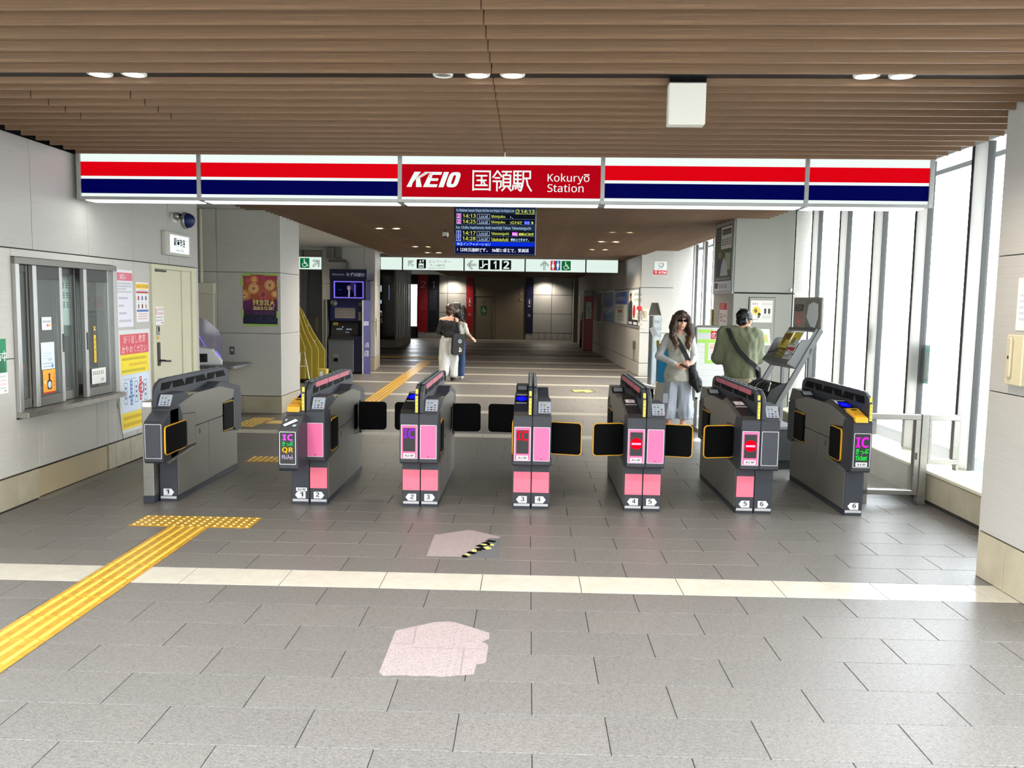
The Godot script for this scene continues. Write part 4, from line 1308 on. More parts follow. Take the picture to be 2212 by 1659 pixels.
		var cp := put("card_notice", cd.commit(), null, g)
		# hood slope runs from (0.12, .785) to (0.035, .905)
		var hs := (Vector2(0.100, 0.805) - Vector2(0.035, 0.905)).normalized()
		cp.transform = Transform3D(Basis(Vector3(1, 0, 0), Vector3(0, -hs.y, -hs.x), Vector3(0, hs.x, -hs.y)), Vector3(sx * 0.097, 0.857, 0.0705))

func serif_i(p: Ink, x0: float, y0: float, x1: float, y1: float, c: Color):
	var h := y1 - y0
	var w := x1 - x0
	p.rect(x0 + w * 0.28, y0, x1 - w * 0.28, y1, c, 3.0)
	p.rect(x0, y0, x1, y0 + h * 0.14, c, 3.0)
	p.rect(x0, y1 - h * 0.14, x1, y1, c, 3.0)

func gates():
	var names := "ticket gates across the hall"
	# name, x, left options, right options
	var list := [
		["ticket gate at the left end beside the station office window, single lane side marked 1", -3.092, null, {"number": 1, "panel": "dark", "long": true}],
		["ticket gate with the extra code reader box, yellow ticket slot and numbers 1 and 2", -1.835, {"number": 1, "panel": "none", "yellow_label": true, "ticket_slot": true, "keio_low": true, "code_reader": true}, {"number": 2, "panel": "pink", "low_pink": true, "pink_rail": true, "shut": "rear"}],
		["pink fronted ticket gate showing IC in purple, numbered 2 and 3", -0.914, {"number": 2, "panel": "ic_purple", "yellow_label": true, "low_pink": true, "shut": "rear"}, {"number": 3, "panel": "pink", "low_pink": true, "pink_rail": true, "shut": "rear"}],
		["pink fronted ticket gate showing IC in red, numbered 3 and 4", 0.003, {"number": 3, "panel": "ic_red", "yellow_label": true, "low_pink": true, "shut": "rear"}, {"number": 4, "panel": "pink", "low_pink": true, "shut": "front"}],
		["pink fronted ticket gate with a red no-entry light, numbered 4 and 5", 0.920, {"number": 4, "panel": "no_entry", "yellow_label": true, "low_pink": true, "reader": false, "shut": "front", "pink_rail": true}, {"number": 5, "panel": "pink", "low_pink": true, "shut": "front"}],
		["half pink ticket gate with a red no-entry light, numbered 5 and 6", 1.835, {"number": 5, "panel": "no_entry", "yellow_label": true, "low_pink": true, "reader": false, "shut": "front", "pink_rail": true}, {"number": 6, "panel": "dark"}],
		["ticket gate at the right end beside the glass fence showing IC and Ticket, marked 6", 2.725, {"number": 6, "panel": "led_ticket", "yellow_label": true, "ticket_slot": true}, null],
	]
	for q in list:
		var g := thing("ticket_gate", q[0], "ticket gate", Vector3(q[1], 0, GATE_Z), 0.0, names)
		if q[2] != null:
			if q[2].has("code_reader"):
				gate_half(g, -1, q[2])
				code_reader(g)
			else: gate_half(g, -1, q[2])
		if q[3] != null: gate_half(g, 1, q[3])
	# stainless guard post beside the left gate
	var gp := thing("guard_panel", "brushed steel guard panel standing against the left end gate", "barrier", Vector3(-3.142, 0, -6.83))
	put("panel", sp(Vector3(-0.048, 0.06, -1.35), Vector3(0.040, 0.845, 0.06), 0.004), M.steel, gp)
	put("foot", sp(Vector3(-0.050, 0.0, -1.36), Vector3(0.042, 0.06, 0.064), 0.003), M.gate_foot, gp)
	put("top_label", sp(Vector3(-0.040, 0.800, 0.060), Vector3(0.036, 0.838, 0.0625), 0.001), paint(Color(0.92, 0.93, 0.95)), gp)

# tilted code reader box on the front of the second gate's left half
func code_reader(g: Node3D):
	var X := Vector3(1, 0, 0)
	var Z := Vector3(0, 0, 1)
	var box := put("code_reader", MB.new().prism(V2([0.42, 0.385, 0.42, 0.665, 0.405, 0.685, 0.25, 0.765, 0.10, 0.765, 0.10, 0.36, 0.40, 0.36]), -0.135, 0.016, Vector3.ZERO, Z, Vector3.UP, X, 0.006).mesh(), M.gate_dark, g)
	box.set_meta("label", "dark angled reader box with a lit multicolour text panel")
	var pc := ink()
	pc.poly(rrect(-0.064, 0.415, 0.064, 0.672, 0.006), Color(0.93, 0.93, 0.95), 1.0)
	pc.poly(rrect(-0.060, 0.419, 0.060, 0.668, 0.005), Color(0.13, 0.135, 0.16), 2.0)
	pc.rect(-0.008, 0.427, 0.008, 0.432, Color(0.05, 0.05, 0.06), 3.0)
	var fp := put("front_panel", pc.commit(), null, box)
	fp.position = Vector3(-0.060, 0, 0.4205)
	var led := ink(1.25)
	serif_i(led, -0.040, 0.606, -0.008, 0.650, Color(1.0, 0.35, 1.0))
	led.text("C", 0.000, 0.604, 0.042, 0.652, Color(1.0, 0.35, 1.0), 3.0, true)
	led.jp("きっぷ", -0.043, 0.560, 0.027, 0.038, Color(0.05, 0.95, 0.35), 3.0, 0.13, 0.08)
	led.text("QR", -0.042, 0.504, 0.044, 0.551, Color(1.0, 0.75, 0.05), 3.0, true)
	led.jp("クレジット", -0.046, 0.452, 0.0175, 0.042, Color(0.95, 0.85, 1.0), 3.0, 0.15, 0.06)
	var lp := put("led_lettering", led.commit(), null, fp)
	lp.position.z = 0.001
	var dir := (Vector2(0.25, 0.765) - Vector2(0.405, 0.685)).normalized()
	var st := ink()
	st.pts([-0.055, -0.025, -0.035, -0.050, 0.050, 0.030, 0.025, 0.055], Color(0.88, 0.90, 0.93), 1.0)
	st.pts([0.02, -0.045, 0.045, -0.05, 0.055, -0.025, 0.03, -0.02], Color(0.72, 0.74, 0.78), 1.0)
	st.pts([-0.055, 0.03, -0.04, 0.025, -0.035, 0.05, -0.05, 0.05], Color(0.72, 0.74, 0.78), 1.0)
	var sq := put("scan_label", st.commit(), null, box)
	sq.transform = Transform3D(Basis(Vector3(1, 0, 0), Vector3(0, dir.y, dir.x), Vector3(0, -dir.x, dir.y)), Vector3(-0.060, 0.727, 0.3275) + Vector3(0, -dir.x, dir.y) * 0.002)

# ---------------------------------------------------------------- things on and in the left wall
const WX := -4.119
func left_wall_things():
	# ---- service window with sliding leaves
	var w := struct_root("window_1")
	var at := func(a: Vector3, b: Vector3, m: Material, n: String, bev := 0.002): put(n, sp(a, b, bev), m, w)
	at.call(Vector3(-4.30, 0.712, -8.245), Vector3(-4.02, 0.757, -6.60), M.steel, "sill")
	at.call(Vector3(-4.26, 1.94, -8.245), Vector3(-4.085, 1.992, -6.60), M.frame_metal, "head")
	at.call(Vector3(-4.26, 0.757, -6.655), Vector3(-4.085, 1.94, -6.605), M.aluminium, "jamb")
	at.call(Vector3(-4.26, 0.757, -8.245), Vector3(-4.085, 1.94, -8.17), M.aluminium, "jamb")
	# leaves: [z near, z far, x]
	var leaves := [[6.66, 6.93, -4.20], [6.93, 7.37, -4.16], [7.37, 7.70, -4.22], [7.69, 8.17, -4.14]]
	var mw := [0.03, 0.055, 0.03, 0.055]
	for i in 4:
		var q: Array = leaves[i]
		var x: float = q[2]
		var a: float = -q[0]
		var b: float = -q[1]
		var lf := put("leaf", MB.new().span(Vector3(x - 0.018, 0.76, a - mw[i]), Vector3(x + 0.018, 1.94, a), 0.002).span(Vector3(x - 0.018, 0.76, b), Vector3(x + 0.018, 1.94, b + mw[i] * 0.8), 0.002).mesh(), M.aluminium if i % 2 else M.frame_metal, w)
		put("bottom_bar", sp(Vector3(x - 0.016, 0.76, b + mw[i] * 0.8), Vector3(x + 0.016, 0.84, a - mw[i]), 0.002), M.frame_metal, lf)
		put("top_bar", sp(Vector3(x - 0.016, 1.83 if i % 2 else 1.88, b + mw[i] * 0.8), Vector3(x + 0.016, 1.94, a - mw[i]), 0.002), M.dark_metal, lf)
		put("pane", sp(Vector3(x - 0.004, 0.84, b + 0.03), Vector3(x + 0.002, 1.88, a - 0.02)), M.glass, lf)
		if i % 2 == 1:
			put("pull", sp(Vector3(x + 0.016, 1.20, (b + 0.008) if i == 1 else (a - 0.04)), Vector3(x + 0.024, 1.36, (b + 0.026) if i == 1 else (a - 0.022)), 0.002), M.gloss_black, lf)
	# ---- what is seen in the office
	var desk := thing("office_desk", "grey desk inside the station office behind the sliding window", "desk", Vector3(-5.2, 0, -7.4))
	put("top", bx(Vector3(0, 0.72, 0), Vector3(0.9, 0.04, 2.6), 0.004), M.counter_grey, desk)
	put("panel", bx(Vector3(-0.1, 0.35, 0), Vector3(0.6, 0.70, 2.5), 0.004), M.dark_metal, desk)
	var pr := thing("office_printer", "grey printer on the desk behind the second window leaf", "printer", Vector3(-5.25, 0.742, -7.25))
	put("body", bx(Vector3(0, 0.16, 0), Vector3(0.42, 0.32, 0.46), 0.02), paint(Color(0.50, 0.51, 0.51)), pr)
	put("tray", bx(Vector3(0.15, 0.335, 0), Vector3(0.3, 0.03, 0.40), 0.008), paint(Color(0.68, 0.69, 0.69)), pr)
	put("slot", bx(Vector3(0.211, 0.20, 0), Vector3(0.004, 0.03, 0.34)), M.gloss_black, pr)
	var sh := thing("office_shelf", "grey louvred cabinet at the back of the station office", "cabinet", Vector3(-6.2, 0, -7.6))
	put("body", bx(Vector3(0, 0.9, 0), Vector3(0.36, 1.8, 0.9), 0.005), paint(Color(0.40, 0.41, 0.41)), sh)
	for i in 9: put("louvre", bx(Vector3(0.185, 1.0 + 0.07 * i, 0), Vector3(0.02, 0.05, 0.8), 0.004), paint(Color(0.52, 0.53, 0.53)), sh)
	var rb := thing("red_box", "small red and white box standing on the office desk behind the third leaf", "box", Vector3(-4.86, 0.742, -7.72))
	put("body", bx(Vector3(0, 0.13, 0), Vector3(0.16, 0.26, 0.2), 0.01), paint(Color(0.06, 0.06, 0.06)), rb)
	put("lid", bx(Vector3(0, 0.28, 0), Vector3(0.17, 0.07, 0.21), 0.01), paint(Color(0.75, 0.10, 0.13)), rb)
	var bt := thing("white_bottles", "pale pump bottles on the office desk behind the first window leaf", "bottles", Vector3(-4.9, 0.742, -6.85))
	for i in 2:
		put("bottle", MB.new().lathe([Vector2(0, 0), Vector2(0.05, 0.0), Vector2(0.055, 0.30), Vector2(0.02, 0.40), Vector2(0.02, 0.46), Vector2(0.035, 0.47), Vector2(0, 0.5)], 14, Transform3D(Basis(), Vector3(0, 0, -0.14 * i))).mesh(), paint(Color(0.62, 0.63, 0.62)), bt)
	var gpi := ink()
	gpi.rect(0, 0, 0.40, 0.10, Color(0.02, 0.25, 0.18))
	gpi.disc(Vector2(0.31, 0.34), 0.075, Color(0.62, 0.42, 0.34), 1.0, 0.11); gpi.disc(Vector2(0.31, 0.40), 0.085, Color(0.10, 0.08, 0.08), 1.5, 0.07)
	for k in 3: gpi.small(0.03, 0.44 - 0.09 * k, 0.2, 0.50 - 0.09 * k, Color(0.2, 0.4, 0.35), 1.0, k)
	sheet("office_poster", "pale green poster with a smiling face seen through the right window leaf", "poster", Vector3(-4.36, 1.32, -7.72), PI / 2, 0.40, 0.55, Color(0.72, 0.82, 0.78), gpi)
	var blind := thing("office_blind", "vertical grey blind strips behind the right window leaf", "blind", Vector3(-4.34, 0.84, -8.0))
	for i in 9: put("strip", bx(Vector3(0, 0.54, 0.13 - 0.033 * i), Vector3(0.006, 1.06, 0.024)), paint(Color(0.48, 0.50, 0.49)), blind)
	var ol := OmniLight3D.new()  # out of view, placed to light the office interior
	ol.name = "unseen_office_light"
	ol.position = Vector3(-5.4, 2.45, -7.9)
	ol.light_energy = 0.4
	ol.light_size = 0.2
	ol.omni_range = 10.0
	ol.omni_attenuation = 2.0
	ol.shadow_enabled = true
	add_child(ol)
	var olf := thing("unseen_office_lamp", "unseen round lamp on the station office ceiling, placed to light the room", "ceiling light", Vector3(-5.4, 2.62, -7.9))  # unseen fitting that goes with the light placed in the office
	put("lens", MB.new().lathe([Vector2(0, 0), Vector2(0.18, 0.01), Vector2(0.2, 0.06), Vector2(0, 0.08)], 20).mesh(), M.tube_white, olf)
	# ---- notices stuck on the window leaves
	var gx := -4.155
	var lab := func(called: String, label: String, cat: String, z: float, y0: float, w0: float, h0: float, col: Color, p: Ink, x := gx): sheet(called, label, cat, Vector3(x, y0, z), PI / 2, w0, h0, col, p, 0.0015)
	var p1 := ink()
	for k in 3: p1.small(0.03, 0.13 - 0.022 * k, 0.16, 0.14 - 0.022 * k, Color(0.6, 0.66, 0.72), 1.0, k)
	p1.small(0.10, 0.070, 0.16, 0.088, Color(0.35, 0.45, 0.6), 1.0, 7)
	for k in 2: p1.small(0.02, 0.018 + 0.026 * k, 0.17, 0.030 + 0.026 * k, Color(0.25, 0.35, 0.5), 1.0, 8 + k)
	p1.rect(0.15, 0.01, 0.175, 0.04, Color(0.3, 0.5, 0.8), 2.0)
	lab.call("window_notice", "white notice with blue print stuck on the second window leaf above the orange card", "notice", -7.03, 1.065, 0.20, 0.23, Color(0.88, 0.92, 0.95), p1)
	var p2 := ink()
	p2.poly(rrect(0.06, 0.035, 0.13, 0.115, 0.02), Color(0.10, 0.07, 0.08), 1.0)
	p2.rect(0.083, 0.11, 0.107, 0.165, Color(0.10, 0.07, 0.08), 1.0)
	p2.rect(0.078, 0.16, 0.112, 0.172, Color(0.25, 0.06, 0.05), 2.0)
	p2.disc(Vector2(0.095, 0.075), 0.026, Color(0.80, 0.86, 0.90), 2.0, 0.030)
	p2.disc(Vector2(0.03, 0.10), 0.016, Color(0.99, 0.85, 0.6), 1.0)
	p2.rect(0.0, 0.0, 0.19, 0.014, Color(0.75, 0.2, 0.08), 1.0)
	for k in 4: p2.rect(0.155, 0.15 - 0.03 * k, 0.175, 0.17 - 0.03 * k, Color(0.95, 0.45, 0.08), 1.0)
	lab.call("bottle_card", "orange card with a dark bottle picture stuck low on the second window leaf", "card", -7.045, 0.855, 0.19, 0.205, Color(0.98, 0.66, 0.16), p2)
	var p3 := ink()
	p3.small(0.012, 0.062, 0.13, 0.082, Color(0.18, 0.2, 0.25), 1.0, 3)
	p3.rect(0.07, 0.028, 0.10, 0.05, Color(0.85, 0.45, 0.5), 1.0); p3.rect(0.105, 0.028, 0.135, 0.05, Color(0.9, 0.8, 0.4), 1.0)
	lab.call("payment_label", "small white label over a dark strip on the second window leaf", "label", -7.055, 1.40, 0.145, 0.11, Color(0.90, 0.91, 0.93), p3)
	var p4 := ink()
	for k in 7: p4.rect(0.008, 0.02 + 0.06 * k, 0.042, 0.05 + 0.06 * k, [Color(0.92, 0.92, 0.94), Color(0.35, 0.5, 0.6), Color(0.8, 0.3, 0.55)][k % 3], 1.0)
	lab.call("sticker_strip", "tall narrow strip of pink and white stickers on the first window leaf", "stickers", -6.705, 0.90, 0.05, 0.46, Color(0.66, 0.13, 0.42), p4, -4.196)
	var p5 := ink()
	p5.rect(0.004, 0.26, 0.038, 0.33, Color(0.08, 0.08, 0.07), 1.0)
	p5.pts([0.010, 0.305, 0.030, 0.30, 0.032, 0.318, 0.012, 0.325], Color(0.95, 0.9, 0.7), 2.0)
	for k in 5: p5.small(0.008, 0.02 + 0.045 * k, 0.034, 0.05 + 0.045 * k, Color(0.12, 0.1, 0.05) if k > 1 else Color(0.8, 0.45, 0.1), 1.0, k)
	lab.call("pull_label", "upright yellow label with black print on the right window leaf", "label", -7.86, 1.07, 0.042, 0.34, Color(0.93, 0.76, 0.14), p5, -4.135)
	var p6 := ink()
	p6.small(0.02, 0.085, 0.235, 0.122, Color(0.10, 0.10, 0.10), 1.0, 11); p6.small(0.17, 0.02, 0.235, 0.05, Color(0.10, 0.10, 0.10), 1.0, 12)
	lab.call("receipt_label", "white label with black lettering at the foot of the right window leaf", "label", -7.78, 0.87, 0.26, 0.145, Color(0.93, 0.93, 0.90), p6, -4.120)
	# ---- green and white notices at the frame's left edge
	var p7 := ink()
	p7.pts([0.16, 0.0, 0.30, 0.0, 0.27, 0.13, 0.245, 0.13, 0.235, 0.24, 0.20, 0.12], Color(0.02, 0.40, 0.25), 1.0)
	p7.jp("実施中", 0.10, 0.085, 0.07, 0.085, Color(0.95, 0.97, 0.95), 2.0)
	sheet("green_notice", "green poster with white lettering at the left edge above the white notice", "poster", Vector3(WX, 1.09, -6.18), PI / 2, 0.315, 0.262, Color(0.03, 0.52, 0.33), p7)
	var p8 := ink()
	for k in 4: p8.small(0.02, 0.125 - 0.03 * k, 0.30, 0.140 - 0.03 * k, [Color(0.4, 0.4, 0.42), Color(0.85, 0.2, 0.25), Color(0.85, 0.2, 0.25), Color(0.4, 0.4, 0.42)][k], 1.0, k + 2)
	p8.rect(0.27, 0.015, 0.30, 0.021, Color(0.2, 0.1, 0.1), 1.0)
	sheet("white_notice", "white notice with red and grey lines under the green poster", "notice", Vector3(WX, 0.928, -6.18), PI / 2, 0.322, 0.160, Color(0.92, 0.92, 0.92), p8)
	# ---- request notice in a plastic sleeve
	var n1 := ink()
	n1.rect(0.0, 0.465, 0.41, 0.545, Color(0.86, 0.42, 0.50), 1.0)
	n1.jp("お願い", 0.135, 0.475, 0.045, 0.06, Color(0.98, 0.92, 0.93), 2.0)
	for k in 4: n1.small(0.02, 0.43 - 0.028 * k, 0.39 - (0.12 if k == 2 else 0.0), 0.445 - 0.028 * k, Color(0.35, 0.33, 0.36), 1.0, k + 1)
	for k in 4:
		n1.ring(Vector2(0.055, 0.29 - 0.076 * k), 0.028, 0.005, Color(0.45, 0.30, 0.33), 1.0)
		n1.disc(Vector2(0.055, 0.288 - 0.076 * k), 0.012, Color(0.30, 0.25, 0.28), 2.0)
		n1.small(0.11, 0.28 - 0.076 * k, [0.30, 0.22, 0.27, 0.37][k], 0.302 - 0.076 * k, Color(0.30, 0.29, 0.32), 1.0, k + 31)
	sheet("request_notice", "white request notice with a pink header in a clear sleeve beside the service window", "notice", Vector3(WX, 1.39, -8.215), PI / 2, 0.415, 0.572, Color(0.88, 0.87, 0.90), n1, 0.005)
	var n2 := ink()
	n2.rect(0, 0.345, 0.285, 0.40, Color(0.96, 0.82, 0.16), 1.0)
	n2.small(0.012, 0.355, 0.273, 0.388, Color(0.70, 0.30, 0.10), 2.0, 5)
	n2.rect(0.005, 0.30, 0.28, 0.318, Color(0.72, 0.10, 0.16), 1.0)
	n2.small(0.03, 0.324, 0.25, 0.338, Color(0.75, 0.35, 0.38), 1.0, 8)
	for r in 2:
		for c in 3:
			n2.small(0.03 + 0.085 * c, 0.285 - 0.085 * r, 0.075 + 0.085 * c, 0.293 - 0.085 * r, Color(0.35, 0.30, 0.3), 1.0, c)
			n2.poly(rrect(0.035 + 0.085 * c, 0.225 - 0.085 * r, 0.068 + 0.085 * c, 0.270 - 0.085 * r, 0.008), [Color(0.62, 0.16, 0.22), Color(0.35, 0.40, 0.62), Color(0.40, 0.28, 0.45), Color(0.55, 0.45, 0.40), Color(0.45, 0.22, 0.2), Color(0.80, 0.55, 0.5)][r * 3 + c], 2.0)
	n2.rect(0.01, 0.105, 0.275, 0.128, Color(0.30, 0.45, 0.72), 1.0)
	for k in 3: n2.small(0.03, 0.075 - 0.026 * k, 0.25, 0.093 - 0.026 * k, Color(0.80, 0.30, 0.38), 1.0, k + 4)
	sheet("banned_items_notice", "small notice with a yellow top, red band and six item pictures beside the cream door", "notice", Vector3(WX, 1.435, -8.705), PI / 2, 0.285, 0.412, Color(0.93, 0.92, 0.92), n2)
	# ---- large red and yellow poster
	var n3 := ink()
	n3.rect(0.035, 0.795, 0.665, 1.0, Color(0.84, 0.30, 0.35), 1.0)
	n3.jp("折り返し乗車", 0.105, 0.905, 0.076, 0.085, Color(0.98, 0.86, 0.86), 2.0, 0.08)
	n3.jp("おやめください", 0.060, 0.808, 0.078, 0.080, Color(0.98, 0.86, 0.86), 2.0, 0.08, 0.06)
	n3.rect(0.035, 0.595, 0.665, 0.795, Color(0.96, 0.86, 0.12), 1.0)
	n3.small(0.07, 0.735, 0.60, 0.762, Color(0.22, 0.18, 0.06), 2.0, 3); n3.small(0.21, 0.675, 0.62, 0.702, Color(0.80, 0.35, 0.08), 2.0, 4); n3.small(0.06, 0.615, 0.58, 0.640, Color(0.22, 0.18, 0.06), 2.0, 5)
	n3.poly(rrect(0.05, 0.215, 0.65, 0.580, 0.05), Color(0.86, 0.90, 0.95), 1.0)
	n3.small(0.09, 0.535, 0.35, 0.55, Color(0.4, 0.5, 0.6), 2.0, 6)
	for k in 3:
		var xx: float = [0.13, 0.36, 0.57][k]
		n3.frame(xx - 0.035, 0.29, xx + 0.035, 0.51, 0.006, Color(0.30, 0.36, 0.45), 2.0)
		for j in 3: n3.rect(xx - 0.012, 0.34 + 0.05 * j, xx + 0.012, 0.365 + 0.05 * j, Color(0.15, 0.18, 0.25), 3.0)
	n3.rect(0.225, 0.27, 0.275, 0.53, Color(0.33, 0.52, 0.75), 2.0)
	n3.pts([0.19, 0.345, 0.31, 0.355, 0.31, 0.375, 0.19, 0.37], Color(0.33, 0.52, 0.75), 3.0)
	n3.rect(0.435, 0.30, 0.485, 0.55, Color(0.80, 0.22, 0.30), 2.0)
	n3.ring(Vector2(0.475, 0.43), 0.065, 0.02, Color(0.80, 0.22, 0.30), 3.0)
	for j in 6: n3.rect(0.24, 0.29 + 0.04 * j, 0.26, 0.305 + 0.04 * j, Color(0.9, 0.93, 0.97), 4.0)
	for j in 6: n3.rect(0.45, 0.32 + 0.04 * j, 0.47, 0.335 + 0.04 * j, Color(0.97, 0.9, 0.9), 4.0)
	n3.rect(0.035, 0.035, 0.665, 0.20, Color(0.96, 0.84, 0.12), 1.0)
	n3.small(0.07, 0.13, 0.62, 0.165, Color(0.62, 0.30, 0.06), 2.0, 8); n3.small(0.07, 0.06, 0.58, 0.095, Color(0.62, 0.30, 0.06), 2.0, 9)
	sheet("no_turnback_poster", "tall poster with red heading, yellow bands and track diagram behind the left gate", "poster", Vector3(WX, 0.315, -8.295), PI / 2, 0.70, 1.045, Color(0.86, 0.86, 0.85), n3, 0.004)
	var cord := thing("pull_rope", "thin cord with a pale clip hanging between the poster and the window", "rope", Vector3(WX + 0.008, 0, -8.30))
	put("cord", MB.new().tube([Vector3(0, 1.30, 0.04), Vector3(0.004, 1.0, 0.02), Vector3(0, 0.6, 0.03), Vector3(0.004, 0.36, 0.0), Vector3(0.004, 0.27, -0.03)], 0.004, 6).mesh(), paint(Color(0.45, 0.46, 0.42)), cord)
	put("clip", bx(Vector3(0.004, 0.62, 0.025), Vector3(0.014, 0.05, 0.03), 0.003), paint(Color(0.78, 0.84, 0.72)), cord)
	# ---- cream door with its frame and fittings
	var d := struct_root("door_1")
	put("frame", MB.new().span(Vector3(-4.22, 0, -9.115), Vector3(-4.095, 2.055, -9.045), 0.003).span(Vector3(-4.22, 0, -10.24), Vector3(-4.095, 2.055, -10.12), 0.003).span(Vector3(-4.22, 2.005, -10.12), Vector3(-4.095, 2.055, -9.115), 0.003).span(Vector3(-4.22, 0, -10.12), Vector3(-4.115, 2.005, -9.87), 0.003).mesh(), M.door_cream, d)
	put("leaf", sp(Vector3(-4.175, 0.01, -9.868), Vector3(-4.130, 2.003, -9.117), 0.002), M.door_cream, d)
	put("closer_arm", MB.new().span(Vector3(-4.13, 1.975, -9.40), Vector3(-4.09, 1.995, -9.13), 0.003).mesh(), M.dark_metal, d)
	var hd := put("handle", MB.new().span(Vector3(-4.13, 0.94, -9.265), Vector3(-4.118, 1.20, -9.205), 0.003).mesh(), M.dark_metal, d)
	put("lever", MB.new().tube([Vector3(-4.125, 1.0, -9.235), Vector3(-4.07, 1.0, -9.235), Vector3(-4.06, 0.995, -9.26), Vector3(-4.06, 0.985, -9.38)], 0.011, 8).mesh(), M.gloss_black, hd)
	var lk := put("lock_plate", MB.new().span(Vector3(-4.13, 1.28, -9.255), Vector3(-4.116, 1.385, -9.195), 0.003).mesh(), M.steel, d)
	put("dial", bx(Vector3(-4.115, 1.345, -9.225), Vector3(0.006, 0.05, 0.03), 0.002), M.gloss_black, lk)
	var yl := put("yellow_tab", bx(Vector3(-4.128, 1.25, -9.225), Vector3(0.003, 0.028, 0.05)), M.yellow, d)
	yl.set_meta("label", "small yellow tab under the lock")
	var p9 := ink()
	p9.ring(Vector2(0.035, 0.145), 0.032, 0.007, Color(0.75, 0.15, 0.2), 1.0)
	p9.rect(0.03, 0.125, 0.04, 0.165, Color(0.2, 0.2, 0.2), 1.0)
	for k in 2: p9.small(0.08, 0.155 - 0.045 * k, 0.215, 0.185 - 0.045 * k, Color(0.75, 0.15, 0.2), 1.0, k)
	for k in 2: p9.small(0.015, 0.075 - 0.035 * k, 0.20, 0.092 - 0.035 * k, Color(0.3, 0.3, 0.32), 1.0, 3 + k)
	p9.rect(0.16, 0.015, 0.21, 0.024, Color(0.15, 0.15, 0.15), 1.0)
	sheet("no_entry_notice", "small white notice with red print stuck on the cream door above the lock", "notice", Vector3(-4.129, 1.393, -9.16), PI / 2, 0.225, 0.20, Color(0.93, 0.91, 0.90), p9, 0.001)
	# ---- lit office sign above the door
	var os := thing("office_sign", "lit white sign box with black lettering above the cream door", "sign", Vector3(-4.12, 2.168, -9.35), PI / 2)
	put("case", sp(Vector3(0, 0, 0), Vector3(0.68, 0.264, 0.055), 0.006), paint(Color(0.72, 0.71, 0.67)), os)
	var pi := ink(1.05)
	pi.rect(0.095, 0.032, 0.625, 0.232, Color(0.96, 1.0, 1.0), 0.0)
	pi.jp("駅事務室", 0.205, 0.112, 0.072, 0.085, Color(0.06, 0.06, 0.07), 1.0, 0.13)
	pi.text("Station Office", 0.255, 0.050, 0.475, 0.082, Color(0.25, 0.25, 0.27), 1.0)
	var pn := put("lit_face", pi.commit(), null, os)
	pn.position.z = 0.0555
	var ll := AreaLight3D.new()
	ll.name = "sign_lamp"
	ll.area_size = Vector2(0.52, 0.2)
	ll.area_normalize_energy = true
	ll.light_energy = 0.06
	ll.shadow_enabled = true
	os.add_child(ll)
	ll.position = Vector3(0.36, 0.13, 0.075)
	ll.rotation.y = PI
	# ---- dome camera and blue bell lamp
	var cam := thing("security_camera", "small silver wall camera beside the blue bell lamp", "camera", Vector3(-4.12, 2.615, -9.64))
	put("bracket", bx(Vector3(0.02, -0.02, 0), Vector3(0.04, 0.10, 0.07), 0.006), M.white_paint, cam)
	put("body", MB.new().lathe([Vector2(0, 0), Vector2(0.045, 0.0), Vector2(0.045, 0.05), Vector2(0.035, 0.06), Vector2(0, 0.06)], 18, Transform3D(Basis(Vector3(0, 0, 1), -PI / 2), Vector3(0.03, 0.0, 0))).mesh(), M.steel, cam)
	put("lens", MB.new().lathe([Vector2(0, 0), Vector2(0.03, 0.0), Vector2(0.03, 0.02), Vector2(0, 0.028)], 18, Transform3D(Basis(Vector3(0, 0, 1), -PI / 2), Vector3(0.088, 0.0, 0))).mesh(), M.gloss_black, cam)
	var bell := thing("bell_lamp", "blue half-round bell lamp with a silver rim high on the left wall", "lamp", Vector3(-4.12, 2.60, -9.98))
	put("rim", MB.new().lathe([Vector2(0, 0), Vector2(0.095, 0.0), Vector2(0.10, 0.03), Vector2(0.09, 0.035)], 24, Transform3D(Basis(Vector3(0, 0, 1), -PI / 2), Vector3.ZERO)).mesh(), M.aluminium, bell)
	put("dome", MB.new().lathe([Vector2(0.088, 0.03), Vector2(0.084, 0.07), Vector2(0.06, 0.105), Vector2(0.03, 0.122), Vector2(0, 0.126)], 24, Transform3D(Basis(Vector3(0, 0, 1), -PI / 2), Vector3.ZERO)).mesh(), paint(Color(0.03, 0.10, 0.33)), bell)

